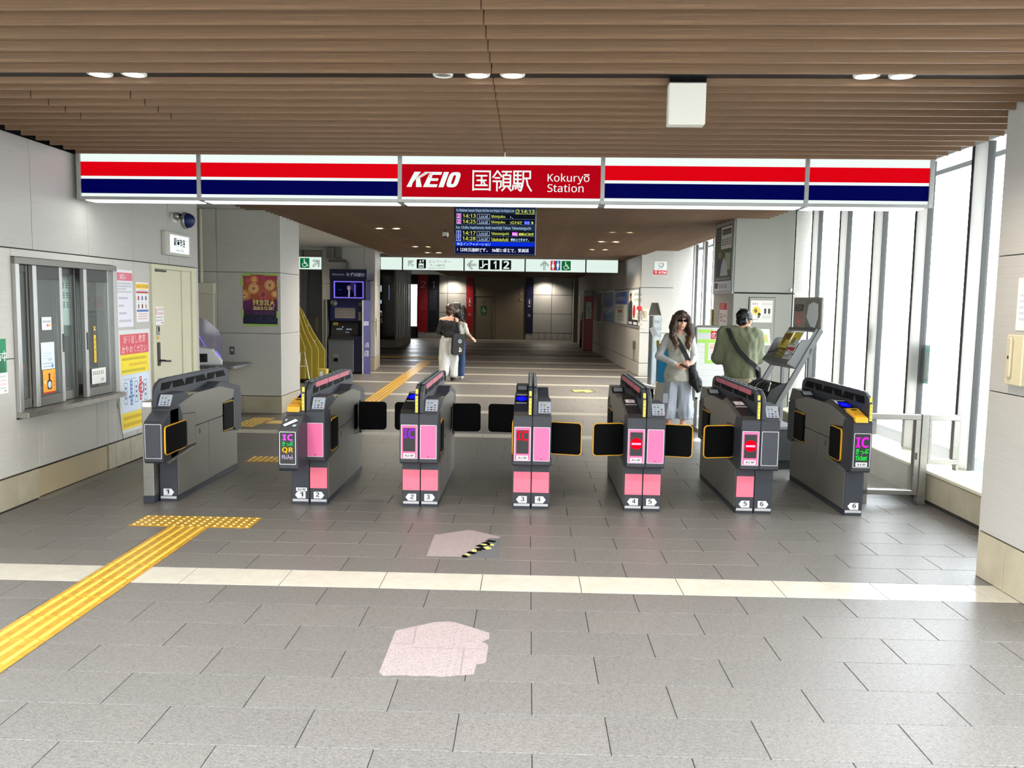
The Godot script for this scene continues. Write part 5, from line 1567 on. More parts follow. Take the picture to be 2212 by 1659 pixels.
# ---------------------------------------------------------------- middle distance: board, recess, cash machine, ramps
func middle_things():
	# ---- departures board hanging behind the beam
	var b := thing("departure_board", "blue and black departures screen hanging under the slats behind the sign beam", "screen", Vector3(-0.428, 2.2, -9.3), -0.01)
	put("case", sp(Vector3(-0.447, 0.015, -0.07), Vector3(0.447, 0.540, -0.002), 0.006), M.gloss_black, b)
	put("hanger", MB.new().span(Vector3(-0.16, 0.54, -0.05), Vector3(-0.13, 0.76, -0.02)).span(Vector3(0.13, 0.54, -0.05), Vector3(0.16, 0.76, -0.02)).mesh(), M.dark_metal, b)
	var p := ink(1.0)
	var Y := func(py: float) -> float: return 0.530 - (py - 85.0) / 925.0       # rows measured on the screen
	var X := func(px: float) -> float: return -0.436 + (px - 658.0) * 0.001097
	var bg := Color(0.045, 0.055, 0.10)
	var head := Color(0.13, 0.17, 0.25)
	var lemon := Color(0.92, 0.97, 0.42)
	var pale := Color(0.72, 0.86, 1.0)
	p.rect(X.call(658), Y.call(552), X.call(1458), Y.call(88), bg, 0.0)
	p.rect(X.call(660), Y.call(150), X.call(1458), Y.call(96), head, 1.0)
	p.rect(X.call(660), Y.call(318), X.call(1458), Y.call(266), head, 1.0)
	p.rect(X.call(662), Y.call(472), X.call(1450), Y.call(432), Color(0.0, 0.16, 0.86), 1.0)
	p.rect(X.call(662), Y.call(545), X.call(1450), Y.call(472), Color(0.03, 0.04, 0.22), 1.0)
	p.text("For Meidaimae Sasazuka Shinjuku Keiō New Line Shinjuku Toei Shinjuku Line", X.call(670), Y.call(140), X.call(1242), Y.call(103), pale, 2.0)
	p.ring(Vector2(X.call(1277), Y.call(123)), 0.021, 0.004, lemon, 2.0)
	p.line(Vector2(X.call(1277), Y.call(123)), Vector2(X.call(1290), Y.call(117)), 0.004, lemon, 2.0)
	p.text("14:13", X.call(1312), Y.call(140), X.call(1444), Y.call(106), lemon, 2.0)
	p.rect(X.call(1255), Y.call(150), X.call(1452), Y.call(147), lemon, 2.0)
	p.text("For Chōfu Hashimoto Keiō-hachiōji Takao Takaosanguchi", X.call(670), Y.call(311), X.call(1414), Y.call(274), pale, 2.0)
	var rows := [[150, "2", "14:13", "Shinjuku", 1155, Color(0.80, 0.25, 0.72)], [206, "2", "14:25", "Shinjuku", 1155, Color(0.80, 0.25, 0.72)], [320, "1", "14:17", "Takaosanguchi", 1195, Color(0.08, 0.20, 0.80)], [376, "1", "14:28", "Takahatafudo", 1192, Color(0.08, 0.20, 0.80)]]
	for r in rows:
		var y0: float = r[0]
		p.rect(X.call(660), Y.call(y0 + 52.0), X.call(1450), Y.call(y0 + 50.0), Color(0.45, 0.55, 0.70), 1.0)
		p.frame(X.call(672), Y.call(y0 + 47), X.call(718), Y.call(y0 + 1), 0.003, Color(0.85, 0.88, 1.0), 2.0)
		p.rect(X.call(675), Y.call(y0 + 45), X.call(715), Y.call(y0 + 3), r[5], 1.0)
		p.text(r[1], X.call(686), Y.call(y0 + 40), X.call(704) if r[1] == "2" else X.call(698), Y.call(y0 + 8), Color(0.95, 0.92, 1.0), 3.0)
		p.text(r[2], X.call(735), Y.call(y0 + 42), X.call(862), Y.call(y0 + 6), lemon, 2.0)
		p.frame(X.call(876), Y.call(y0 + 47), X.call(1003), Y.call(y0 + 5), 0.0025, Color(0.80, 0.88, 1.0), 2.0)
		p.text("Local", X.call(898), Y.call(y0 + 40), X.call(982), Y.call(y0 + 11), pale, 2.0)
		p.text(r[3], X.call(1018), Y.call(y0 + 46), X.call(r[4]), Y.call(y0 + 12), lemon, 2.0)
	p.rect(X.call(1183), Y.call(387), X.call(1193), Y.call(384.5), lemon, 2.0)
	p.rect(X.call(1208), Y.call(192), X.call(1212), Y.call(170), pale, 2.0); p.disc(Vector2(X.call(1229), Y.call(190)), 0.004, pale, 2.0)
	p.jp("つじヶ丘で", X.call(1200), Y.call(250), 0.0255, 0.033, lemon, 2.0, 0.13)
	p.rect(X.call(1345), Y.call(252), X.call(1402), Y.call(216), Color(0.05, 0.10, 1.0), 1.0)
	p.jp("快速", X.call(1347), Y.call(250), 0.027, 0.033, Color(0.55, 0.65, 1.0), 2.0, 0.13); p.jp("本", X.call(1412), Y.call(250), 0.028, 0.033, lemon, 2.0, 0.13)
	p.rect(X.call(1226), Y.call(365), X.call(1283), Y.call(330), Color(0.85, 0.25, 0.85), 1.0)
	p.jp("特急", X.call(1228), Y.call(364), 0.027, 0.032, Color(1, 0.8, 1), 2.0, 0.13)
	p.jp("高尾山口行き", X.call(1292), Y.call(364), 0.0265, 0.033, lemon, 2.0, 0.13, 0.05)
	p.jp("乗換えできます。", X.call(1212), Y.call(420), 0.0265, 0.032, pale, 2.0, 0.13, 0.02)
	p.jp("京王インフォメーション", X.call(676), Y.call(468), 0.0315, 0.030, pale, 2.0, 0.12, 0.08)
	p.jp("は防災週間です。", X.call(712), Y.call(530), 0.0385, 0.040, Color(0.92, 0.94, 1.0), 2.0, 0.12, 0.05)
	p.jp("地震に備えて、家具類", X.call(1028), Y.call(530), 0.0385, 0.040, Color(0.92, 0.94, 1.0), 2.0, 0.12, 0.05)
	p.ring(Vector2(X.call(670), Y.call(510)), 0.02, 0.004, Color(0.92, 0.94, 1.0), 2.0, 10, -0.9, 0.9)
	p.frame(X.call(660), Y.call(550), X.call(1452), Y.call(90), 0.002, Color(0.20, 0.30, 0.65), 3.0)
	var f := put("lit_screen", p.commit(), null, b)
	f.position.z = 0.0
	var sl := AreaLight3D.new()
	sl.name = "screen_lamp"
	sl.area_size = Vector2(0.84, 0.46)
	sl.area_normalize_energy = true
	sl.light_energy = 0.03
	sl.light_color = Color(0.5, 0.6, 1.0)
	sl.shadow_enabled = true
	b.add_child(sl)
	sl.position = Vector3(0, 0.28, 0.03)
	sl.rotation.y = PI
	# ---- small dome camera in the far ceiling
	var dc := thing("ceiling_camera", "small white camera box under the far slats left of the departures board", "camera", Vector3(-1.466, 2.80, -14.3))
	put("body", bx(Vector3(0, 0.03, 0), Vector3(0.10, 0.075, 0.10), 0.012), M.white_paint, dc)
	put("lens", bx(Vector3(0.0, -0.012, 0.02), Vector3(0.06, 0.03, 0.06), 0.01), M.gloss_black, dc)
	put("stem", bx(Vector3(0, 0.085, 0), Vector3(0.03, 0.04, 0.03)), M.dark_metal, dc)
	# ---- blank white box hanging from the light track
	var hb := thing("hanging_box", "blank white rectangular box hanging from the dark track under the slats", "sign box", Vector3(0.8, 2.678, -4.77), -BEAM_TURN)
	put("panel", bx(Vector3(0, 0.112, 0), Vector3(0.202, 0.224, 0.085), 0.006), mat("box_white", Color(0.80, 0.785, 0.745), 0.5), hb)
	put("bracket", bx(Vector3(0, 0.25, 0), Vector3(0.198, 0.055, 0.09), 0.003), M.gloss_black, hb)
	# ---- fireworks poster with green tape
	var fp := ink()
	var rows2 := 10
	for i in rows2:
		var k := float(i) / rows2
		var c := Color(0.62, 0.18, 0.28).lerp(Color(0.66, 0.36, 0.14), clampf(1.0 - absf(k - 0.62) * 3.0, 0, 1))
		if k < 0.42: c = Color(0.13, 0.06, 0.22).lerp(Color(0.40, 0.10, 0.30), k / 0.42)
		if k < 0.12: c = Color(0.05, 0.06, 0.14)
		fp.rect(0.0, 0.73 * k, 0.512, 0.73 * (k + 1.0 / rows2), c, 0.5)
	var bursts := [[0.40, 0.58, 0.075, Color(0.98, 0.86, 0.58)], [0.16, 0.53, 0.075, Color(0.98, 0.84, 0.56)], [0.03, 0.43, 0.085, Color(0.97, 0.85, 0.50)], [0.30, 0.44, 0.06, Color(0.75, 0.30, 0.40)], [0.17, 0.66, 0.06, Color(0.97, 0.78, 0.42)], [0.08, 0.64, 0.05, Color(0.80, 0.35, 0.42)], [0.47, 0.45, 0.05, Color(0.95, 0.80, 0.50)], [0.30, 0.69, 0.05, Color(0.70, 0.25, 0.38)]]
	var n := 0
	for q in bursts:
		for k in 16:
			var a := TAU * k / 16
			var d := Vector2(cos(a), sin(a))
			var c0 := Vector2(q[0], q[1])
			if n % 3 == 2 or n >= 4: fp.line(c0 + d * q[2] * 0.2, (c0 + d * q[2]).clamp(Vector2(0.01, 0.01), Vector2(0.50, 0.72)), 0.006, q[3], 1.0)
			else:
				for j in 3:
					var pt: Vector2 = c0 + d.rotated(0.2 * j) * q[2] * (0.35 + 0.3 * j)
					if pt.x > 0.01 and pt.x < 0.50: fp.disc(pt, 0.009, q[3], 1.0, 0.0, 8)
		n += 1
	fp.jp("調布花火", 0.145, 0.275, 0.078, 0.095, Color(0.98, 0.90, 0.45), 2.0, 0.13, 0.05)
	fp.text("2026.9.12 SAT", 0.15, 0.215, 0.46, 0.265, Color(0.97, 0.88, 0.50), 2.0, true)
	fp.text("18:15-19:15", 0.165, 0.14, 0.45, 0.19, Color(0.30, 0.26, 0.45), 2.0)
	for k in 14: fp.rect(0.02 + 0.034 * k, 0.04, 0.045 + 0.034 * k, 0.07 + 0.02 * (k % 4), Color(0.12, 0.14, 0.28), 1.0)
	var fw := sheet("fireworks_poster", "dark red and navy fireworks poster held with green tape on the square column", "poster", Vector3(-4.252, 1.322, -12.384), 0.0, 0.512, 0.73, Color(0.20, 0.08, 0.22), fp)
	var tp := MB.new()
	for q in [[-0.015, 0.71, 0.12, 0.75], [0.30, 0.72, 0.52, 0.75], [-0.03, 0.56, 0.01, 0.68], [-0.025, 0.10, 0.01, 0.22], [0.495, 0.1, 0.525, 0.2], [0.0, -0.025, 0.52, 0.008], [0.505, 0.55, 0.53, 0.66], [0.1, 0.73, 0.32, 0.745]]: tp.span(Vector3(q[0], q[1], 0.003), Vector3(q[2], q[3], 0.0045))
	put("green_tape", tp.mesh(), paint(Color(0.62, 0.76, 0.36)), fw)
	# ---- counter in the recess with the lit tabletop device
	var ct := thing("recess_counter", "grey rounded counter shelf in the recess beyond the cream door", "counter", Vector3(-4.9, 0, -11.95))
	var cp := rrect(-0.7, -0.4, 0.80, 0.40, 0.06, 4)
	put("top", MB.new().prism(cp, 0.725, 0.765, Vector3.ZERO, Vector3(1, 0, 0), Vector3(0, 0, 1), Vector3.UP, 0.004).mesh(), M.counter_grey, ct)
	put("apron", sp(Vector3(-0.7, 0.0, -0.4), Vector3(0.42, 0.722, 0.30), 0.004), M.cream_paint, ct)
	put("skirting", sp(Vector3(-0.7, 0.0, 0.30), Vector3(0.425, 0.10, 0.305)), M.base_tile, ct)
	var dv := thing("interphone_machine", "white tabletop machine with a violet screen under a tinted hood on the grey counter", "machine", Vector3(-4.62, 0.765, -11.8), 0.35)
	put("base", MB.new().prism(V2([-0.2, 0.0, 0.24, 0.0, 0.25, 0.05, 0.12, 0.22, -0.02, 0.24, -0.2, 0.25]), -0.16, 0.16, Vector3.ZERO, Vector3(1, 0, 0), Vector3.UP, Vector3(0, 0, 1), 0.012).mesh(), M.white_paint, dv)
	put("opening", sp(Vector3(-0.12, 0.04, 0.155), Vector3(0.05, 0.16, 0.165), 0.004), M.gloss_black, dv)
	var vs := put("violet_screen", MB.new().span(Vector3(-0.05, -0.003, -0.10), Vector3(0.05, 0.003, 0.10), 0.001).mesh(), glow_mat("violet", Color(0.55, 0.45, 1.0), 0.9), dv)
	vs.transform = Transform3D(Basis(Vector3(0, 0, 1), -0.9), Vector3(0.195, 0.142, 0))
	var am: StandardMaterial3D = M.acrylic.duplicate()
	am.albedo_color = Color(0.60, 0.55, 0.66, 0.45)
	put("hood", MB.new().prism(V2([-0.25, 0.0, 0.06, 0.0, 0.22, 0.10, 0.26, 0.28, 0.20, 0.48, 0.02, 0.64, -0.25, 0.70]), -0.20, -0.19, Vector3.ZERO, Vector3(1, 0, 0), Vector3.UP, Vector3(0, 0, 1)).mesh(), am, dv)
	put("hood_strip", MB.new().tube([Vector3(-0.12, 0.50, -0.18), Vector3(0.02, 0.24, -0.18)], 0.006, 6).mesh(), M.violet, dv)
	var lt := thing("socket_plate", "small grey socket plate on the column above the counter end", "socket", Vector3(-4.42, 0.93, -12.385))
	put("plate", bx(Vector3(0, 0, 0.006), Vector3(0.07, 0.115, 0.012), 0.003), M.frame_metal, lt)
	put("socket", bx(Vector3(0, 0.01, 0.013), Vector3(0.03, 0.03, 0.004)), M.white_paint, lt)
	var wb := thing("wall_cabinet", "tall narrow cream duct with a box cap beside the corner of the recess", "duct", Vector3(-4.80, 0, -12.385))
	put("box", sp(Vector3(-0.16, 1.76, 0.0), Vector3(0.15, 1.92, 0.10), 0.006), M.cream_paint, wb)
	put("duct", sp(Vector3(-0.12, 0.80, 0.0), Vector3(0.13, 1.76, 0.06), 0.004), M.cream_paint, wb)
	put("conduit", MB.new().tube([Vector3(-0.05, 1.92, 0.03), Vector3(-0.05, 2.99, 0.03)], 0.025, 8).mesh(), M.cream_paint, wb)
	# ---- olive folding ramps, leaning in the gap behind the column
	var rp := thing("folding_ramps", "stack of olive green folding ramp boards standing behind the square column", "ramp", Vector3(0, 0, 0))
	for i in 4:
		var o := 0.055 * i
		put("ramp_board", MB.new().prism(V2([-5.3, 0.02, -4.42 - o * 2.2, 0.02, -4.42 - o * 2.2, 0.63 + o * 0.3, -4.66 - o * 1.6, 1.0 + o * 0.5, -4.92 - o * 0.6, 1.50 + o * 0.9, -5.3, 1.86]), -18.1 + 0.08 * i, -18.045 + 0.08 * i, Vector3.ZERO, Vector3(1, 0, 0), Vector3.UP, Vector3(0, 0, 1), 0.004).mesh(), M.ramp_olive, rp)
	var rt := MB.new()
	for q in [[-4.80, 1.36], [-4.72, 1.16], [-4.58, 0.83]]: rt.box(Vector3(q[0], q[1], -17.80), Vector3(0.03, 0.05, 0.01), 0.002)
	put("pale_tabs", rt.mesh(), M.white_tile, rp)
	var tr := thing("trolley_frame", "white tubular trolley frame on a dark base by the olive ramps", "trolley", Vector3(-4.62, 0, -17.25))
	put("base", bx(Vector3(0, 0.05, 0), Vector3(0.42, 0.06, 0.3), 0.01), M.gloss_black, tr)
	put("frame", MB.new().tube([Vector3(-0.16, 0.06, 0.1), Vector3(-0.10, 0.62, 0.02), Vector3(-0.02, 0.62, 0.02), Vector3(0.10, 0.06, 0.1)], 0.011, 8).tube([Vector3(-0.19, 0.06, -0.1), Vector3(-0.13, 0.50, -0.05)], 0.010, 8).tube([Vector3(-0.13, 0.34, 0.05), Vector3(0.04, 0.34, 0.05)], 0.008, 8).mesh(), M.white_paint, tr)
	var yb := thing("olive_box", "small pale olive box with a white paper label at the foot of the ramps", "box", Vector3(-4.29, 0, -17.35))
	put("body", bx(Vector3(0, 0.14, 0), Vector3(0.19, 0.28, 0.2), 0.006), paint(Color(0.70, 0.64, 0.28)), yb)
	put("label", bx(Vector3(-0.01, 0.17, 0.101), Vector3(0.07, 0.13, 0.003)), M.white_paint, yb)
	# ---- blue cash machine in front of the far left column
	var at := thing("cash_machine", "tall navy bank cash machine with a lit advert screen in front of the far column", "cash machine", Vector3(0, 0, -19.475))
	put("back_board", sp(Vector3(-4.68, 0.05, -0.95), Vector3(-3.875, 2.18, -0.42), 0.006), M.bank_blue, at)
	put("header", sp(Vector3(-4.648, 2.178, -0.9), Vector3(-3.783, 2.42, 0.0), 0.006), M.bank_navy, at)
	put("screen_case", sp(Vector3(-4.645, 1.72, -0.12), Vector3(-3.80, 2.178, -0.02), 0.006), M.bank_navy, at)
	put("shelf", sp(Vector3(-4.66, 1.23, -0.42), Vector3(-3.88, 1.72, -0.10), 0.003), M.bank_blue, at)
	put("wing", sp(Vector3(-4.79, 0.0, -0.9), Vector3(-4.72, 1.72, 0.02), 0.006), M.frame_metal, at)
	put("wing", MB.new().prism(V2([-3.87, 0.0, -3.885, 0.0, -3.885, -0.9, -3.87, -0.9, -3.73, -0.15]), 0.0, 1.715, Vector3.ZERO, Vector3(1, 0, 0), Vector3(0, 0, 1), Vector3.UP, 0.003).mesh(), paint(Color(0.15, 0.14, 0.40)), at)
	put("wing_edge", sp(Vector3(-3.892, 0.0, -0.02), Vector3(-3.868, 1.715, 0.006), 0.002), M.white_paint, at)
	put("cabinet", sp(Vector3(-4.685, 0.045, -0.4), Vector3(-4.09, 0.80, 0.0), 0.008), M.machine_grey, at)
	put("side_cabinet", sp(Vector3(-4.075, 0.045, -0.5), Vector3(-3.90, 0.88, -0.02), 0.005), M.bank_navy, at)
	put("plinth", sp(Vector3(-4.70, 0.0, -0.9), Vector3(-3.89, 0.045, 0.0)), M.gloss_black, at)
	put("keypad_deck", MB.new().prism(V2([0.0, 0.795, 0.03, 0.80, -0.17, 0.905, -0.25, 1.23, -0.4, 1.23, -0.4, 0.795]), -4.66, -4.03, Vector3.ZERO, Vector3(0, 0, 1), Vector3.UP, Vector3(1, 0, 0), 0.004).mesh(), M.dark_metal, at)
	put("bin_slot", sp(Vector3(-4.57, 0.28, -0.002), Vector3(-4.44, 0.46, 0.006), 0.003), M.counter_grey, at)
	put("slot_mouth", sp(Vector3(-4.555, 0.285, 0.004), Vector3(-4.455, 0.37, 0.009), 0.001), M.gloss_black, at)
	var disc := MB.new()
	disc.lathe([Vector2(0, 0), Vector2(0.078, 0), Vector2(0.078, 0.02), Vector2(0, 0.022)], 20, Transform3D(Basis(Vector3.RIGHT, PI / 2), Vector3(-4.57, 1.64, -0.10)))
	disc.lathe([Vector2(0, 0), Vector2(0.055, 0), Vector2(0.055, 0.02), Vector2(0, 0.022)], 20, Transform3D(Basis(Vector3.RIGHT, PI / 2), Vector3(-3.94, 1.62, -0.10)))
	put("round_mirror", disc.mesh(), M.counter_grey, at)
	put("phone", bx(Vector3(-3.955, 1.34, -0.06), Vector3(0.07, 0.2, 0.06), 0.015), M.frame_metal, at)
	var a1 := ink()
	a1.small(-4.55, 1.49, -4.08, 1.515, Color(0.25, 0.25, 0.3), 2.0, 1)
	a1.rect(-4.55, 1.29, -4.075, 1.53, Color(0.50, 0.48, 0.46), 1.0)
	for k in 3: a1.small(-4.52, 1.46 - 0.055 * k, -4.11, 1.485 - 0.055 * k, Color(0.33, 0.30, 0.34), 2.0, k)
	put("instruction_plate", a1.commit(), null, at).position.z = -0.098
	var a2 := ink(0.55)
	a2.text("MIZUHO", -4.58, 2.275, -4.31, 2.315, Color(0.60, 0.62, 0.72), 1.0)
	a2.jp("みずほ銀行", -4.265, 2.255, 0.082, 0.085, Color(0.62, 0.64, 0.72), 1.0, 0.12, 0.06)
	put("header_lettering", a2.commit(), null, at).position.z = 0.001
	var a3 := ink(0.85)
	a3.rect(-4.557, 1.755, -3.862, 2.146, Color(0.52, 0.46, 0.98), 0.0)
	a3.rect(-4.525, 1.780, -3.890, 2.122, Color(0.02, 0.02, 0.13), 1.0)
	a3.rect(-4.16, 1.79, -4.03, 2.122, Color(0.16, 0.13, 0.34), 2.0); a3.rect(-4.075, 1.80, -4.055, 2.07, Color(0.55, 0.48, 0.95), 3.0)
	a3.pts([-4.30, 1.782, -4.28, 1.90, -4.24, 1.945, -4.15, 1.945, -4.10, 1.90, -4.08, 1.782], Color(0.02, 0.02, 0.05), 3.0)
	a3.pts([-4.225, 1.785, -4.215, 1.94, -4.175, 1.94, -4.185, 1.785], Color(0.55, 0.55, 0.75), 4.0)
	a3.disc(Vector2(-4.205, 1.99), 0.040, Color(0.62, 0.50, 0.52), 4.0, 0.052)
	a3.disc(Vector2(-4.205, 2.025), 0.040, Color(0.45, 0.42, 0.45), 4.5, 0.025)
	a3.rect(-4.46, 1.945, -4.36, 1.955, Color(0.10, 0.25, 0.65), 2.0)
	put("advert_screen", a3.commit(), null, at).position.z = -0.019
	var a4 := ink(0.8)
	a4.small(-4.53, 1.02, -4.385, 1.05, Color(0.85, 0.88, 1.0), 1.0, 4); a4.small(-4.30, 1.02, -4.16, 1.05, Color(0.85, 0.88, 1.0), 1.0, 5)
	a4.small(-4.32, 0.95, -4.22, 0.975, Color(0.70, 0.75, 0.9), 1.0, 6)
	a4.disc(Vector2(-4.38, 1.085), 0.012, Color(0.95, 0.95, 1.0), 1.0)
	var aa := put("touch_screen", a4.commit(), null, at)
	aa.position = Vector3(0, 0, -0.17)
	var a5 := ink()
	a5.rect(-4.615, 1.125, -4.50, 1.19, Color(0.72, 0.62, 0.25), 1.0)
	put("yellow_label", a5.commit(), null, at).position.z = -0.21
	var a6 := ink()
	a6.text("MIZUHO", 0.0, 0.0, 0.13, 0.10, Color(0.80, 0.80, 0.88), 1.0, true)
	a6.jp("みずほ", 0.03, -0.52, 0.035, 0.13, Color(0.80, 0.80, 0.88), 1.0, 0.16)
	a6.text("ATM", 0.01, -0.72, 0.13, -0.58, Color(0.80, 0.80, 0.88), 1.0)
	var wq := put("wing_lettering", a6.commit(), null, at)
	wq.transform = Transform3D(Basis(Vector3(0, 1, 0), 0.82), Vector3(-3.853, 1.13, -0.012))
	# ---- cables and boxes on column B
	var jb := thing("junction_boxes", "two dark junction boxes with a conduit on the column above the cash machine", "junction box", Vector3(0, 0, -20.605))
	for i in 2: put("box", sp(Vector3(-4.97 + 0.22 * i, 2.72, 0.0), Vector3(-4.80 + 0.22 * i, 2.98, 0.10), 0.008), M.frame_metal, jb)
	put("conduit", MB.new().tube([Vector3(-4.92, 2.66, 0.05), Vector3(-4.50, 2.66, 0.05), Vector3(-4.46, 2.62, 0.05), Vector3(-4.46, 2.42, 0.05)], 0.035, 8).mesh(), M.frame_metal, jb)
	var lp := ink()
	for k in 7: lp.rect(0.01, 0.02 + 0.055 * k, 0.09, 0.05 + 0.055 * k, Color(0.55, 0.53, 0.48), 1.0)
	sheet("column_plate", "pale slatted plate on the side of the column behind the cash machine", "plate", Vector3(-3.795, 0.86, -20.75), PI / 2 + 0.08, 0.35, 0.42, Color(0.74, 0.72, 0.66), lp, 0.01)

# ---------------------------------------------------------------- far corridor
func far_things():
	var u := Vector3(cos(BEAM_TURN), 0, sin(BEAM_TURN))
	var d := Vector3(sin(BEAM_TURN), 0, -cos(BEAM_TURN))
	var white := Color(0.90, 0.97, 0.93)
	var black := Color(0.04, 0.04, 0.05)
	var cuts := [-4.94, -4.32, -2.63, -0.97, 0.67, 1.55]
	var labs := ["blank lit sign panel at the left end of the far sign row", "lit sign panel with an arrow, a lift pictogram and lettering in the far sign row", "lit sign panel with an arrow, an escalator and the numbers 1 and 2", "lit sign panel with an up arrow, toilet and wheelchair pictograms", "blank lit sign panel at the right end of the far sign row"]
	for i in 5:
		var c: float = (cuts[i] + cuts[i + 1]) * 0.5
		var w: float = (cuts[i + 1] - cuts[i]) * 0.5 - 0.012
		var t := thing("hanging_sign", labs[i], "sign", u * c + d * 23.0 + Vector3(0, 2.555, 0), -BEAM_TURN, "row of lit signs in the far corridor")
		put("case", sp(Vector3(-w, 0.0, -0.2), Vector3(w, 0.37, -0.004), 0.004), M.frame_metal, t)
		put("edge", sp(Vector3(w - 0.002, 0.0, -0.2), Vector3(w + 0.018, 0.37, 0.004)), M.gloss_black, t)
		var p := ink(0.95)
		p.rect(-w + 0.005, 0.012, w - 0.005, 0.345, white, 0.0)
		if i == 1:
			arrow(p, Vector2(-4.09 - c, 0.185), 0.20, PI * 0.75, Color(0.2, 0.2, 0.2), 1.0)
			p.poly(rrect(-3.93 - c, 0.055, -3.675 - c, 0.30, 0.02), black, 1.0)
			p.rect(-3.875 - c, 0.075, -3.735 - c, 0.19, Color(0.9, 0.95, 0.93), 2.0)
			for k in 3: p.rect(-3.855 - c + 0.037 * k, 0.09, -3.830 - c + 0.037 * k, 0.145, black, 3.0)
			for k in 2: p.pts([-3.86 - c + 0.075 * k, 0.215 if k == 0 else 0.275, -3.80 - c + 0.075 * k, 0.215 if k == 0 else 0.275, -3.83 - c + 0.075 * k, 0.285 if k == 0 else 0.21], Color(0.9, 0.95, 0.93), 2.0)
			p.jp("エレベーター", -3.61 - c, 0.205, 0.098, 0.085, Color(0.22, 0.22, 0.22), 1.0, 0.08, 0.06)
			p.jp("ホーム階ゆき", -3.57 - c, 0.115, 0.066, 0.06, Color(0.22, 0.22, 0.22), 1.0, 0.09, 0.06)
			p.text("Elevator to Platform", -3.60 - c, 0.055, -3.15 - c, 0.085, Color(0.3, 0.3, 0.3), 1.0)
		elif i == 2:
			arrow(p, Vector2(-2.42 - c, 0.17), 0.25, PI, Color(0.2, 0.2, 0.2), 1.0)
			for k in 3: p.poly(rrect(-2.23 - c + 0.313 * k, 0.053, -1.975 - c + 0.313 * k, 0.305, 0.015), black, 1.0)
			p.line(Vector2(-2.19 - c, 0.10), Vector2(-2.13 - c, 0.10), 0.03, white, 2.0); p.line(Vector2(-2.13 - c, 0.10), Vector2(-2.06 - c, 0.19), 0.03, white, 2.0); p.line(Vector2(-2.06 - c, 0.19), Vector2(-2.00 - c, 0.19), 0.03, white, 2.0)
			p.line(Vector2(-2.12 - c, 0.14), Vector2(-2.12 - c, 0.235), 0.03, white, 2.0); p.disc(Vector2(-2.12 - c, 0.27), 0.02, white, 2.0)
			p.text("1", -1.83 - c, 0.075, -1.75 - c, 0.285, white, 2.0, true)
			p.text("2", -1.56 - c, 0.075, -1.40 - c, 0.285, white, 2.0, true)
		elif i == 3:
			arrow(p, Vector2(-0.445 - c, 0.18), 0.24, PI / 2, Color(0.2, 0.2, 0.2), 1.0)
			p.rect(-0.28 - c, 0.055, -0.15 - c, 0.31, Color(0.78, 0.14, 0.18), 1.0); p.rect(-0.15 - c, 0.055, -0.02 - c, 0.31, Color(0.10, 0.30, 0.62), 1.0)
			for k in 2:
				var xx := -0.215 - c + 0.13 * k
				p.disc(Vector2(xx, 0.272), 0.022, white, 2.0)
				p.pts([xx - (0.018 if k == 0 else 0.035), 0.24, xx + (0.018 if k == 0 else 0.035), 0.24, xx + (0.042 if k == 0 else 0.030), 0.14, xx - (0.042 if k == 0 else 0.030), 0.14], white, 2.0)
				p.rect(xx - 0.018, 0.075, xx + 0.018, 0.15, white, 2.0)
			p.poly(rrect(0.015 - c, 0.055, 0.262 - c, 0.31, 0.01), Color(0.06, 0.40, 0.20), 1.0)
			wheelchair(p, 0.138 - c, 0.18, 0.24, white, 2.0)
		var f := put("lit_face", p.commit(), null, t)
		f.position.z = -0.003
		var al := AreaLight3D.new()
		al.name = "sign_lamp"
		al.area_size = Vector2(w * 2.0, 0.33)
		al.area_normalize_energy = true
		al.light_energy = 0.25 * w
		al.shadow_enabled = true
		t.add_child(al)
		al.position = Vector3(0, 0.18, 0.03)
		al.rotation.y = PI
	var ls := thing("lift_sign", "lit sign with a green wheelchair pictogram and an up-right arrow beside the square column", "sign", Vector3(-5.68, 2.485, -22.0))
	put("case", sp(Vector3(-0.44, 0.0, -0.2), Vector3(0.38, 0.34, -0.004), 0.004), M.frame_metal, ls)
	put("hanger", MB.new().span(Vector3(-0.3, 0.34, -0.12), Vector3(-0.27, 0.516, -0.09)).mesh(), M.frame_metal, ls)
	put("hanger", MB.new().span(Vector3(0.2, 0.34, -0.12), Vector3(0.23, 0.516, -0.09)).mesh(), M.frame_metal, ls)
	var q := ink(0.95)
	q.rect(-0.43, 0.012, 0.225, 0.328, white, 0.0); q.rect(0.245, 0.012, 0.375, 0.328, white, 0.0)
	q.poly(rrect(-0.335, 0.045, -0.09, 0.30, 0.005), Color(0.06, 0.42, 0.24), 1.0)
	wheelchair(q, -0.21, 0.17, 0.24, white, 2.0)
	arrow(q, Vector2(0.085, 0.165), 0.24, PI * 0.25, Color(0.2, 0.2, 0.2), 1.0)
	put("lit_face", q.commit(), null, ls).position.z = -0.003
	for k in 2: downlight(Vector3(-5.75 + 0.18 * k, 3.005, -19.4), "round downlight in the white soffit above the lift sign, %s of two" % ["left", "right"][k], 0.06, 2.2, k == 0)
	# ---- dark glass partition behind the lift sign
	var gp := thing("glass_partition", "dark framed glass partition behind the ramps under the lift sign", "glass wall", Vector3(0, 0, -26.0))
	put("pane", sp(Vector3(-6.84, 1.29, -0.01), Vector3(-6.38, 2.62, 0.01)), M.dark_glass, gp)
	put("frame", MB.new().span(Vector3(-6.90, 0, -0.05), Vector3(-6.84, 2.64, 0.05)).span(Vector3(-6.38, 0, -0.05), Vector3(-6.30, 2.64, 0.05)).span(Vector3(-6.84, 1.23, -0.05), Vector3(-6.38, 1.29, 0.06)).span(Vector3(-6.84, 2.60, -0.05), Vector3(-6.38, 2.66, 0.05)).mesh(), M.frame_metal, gp)
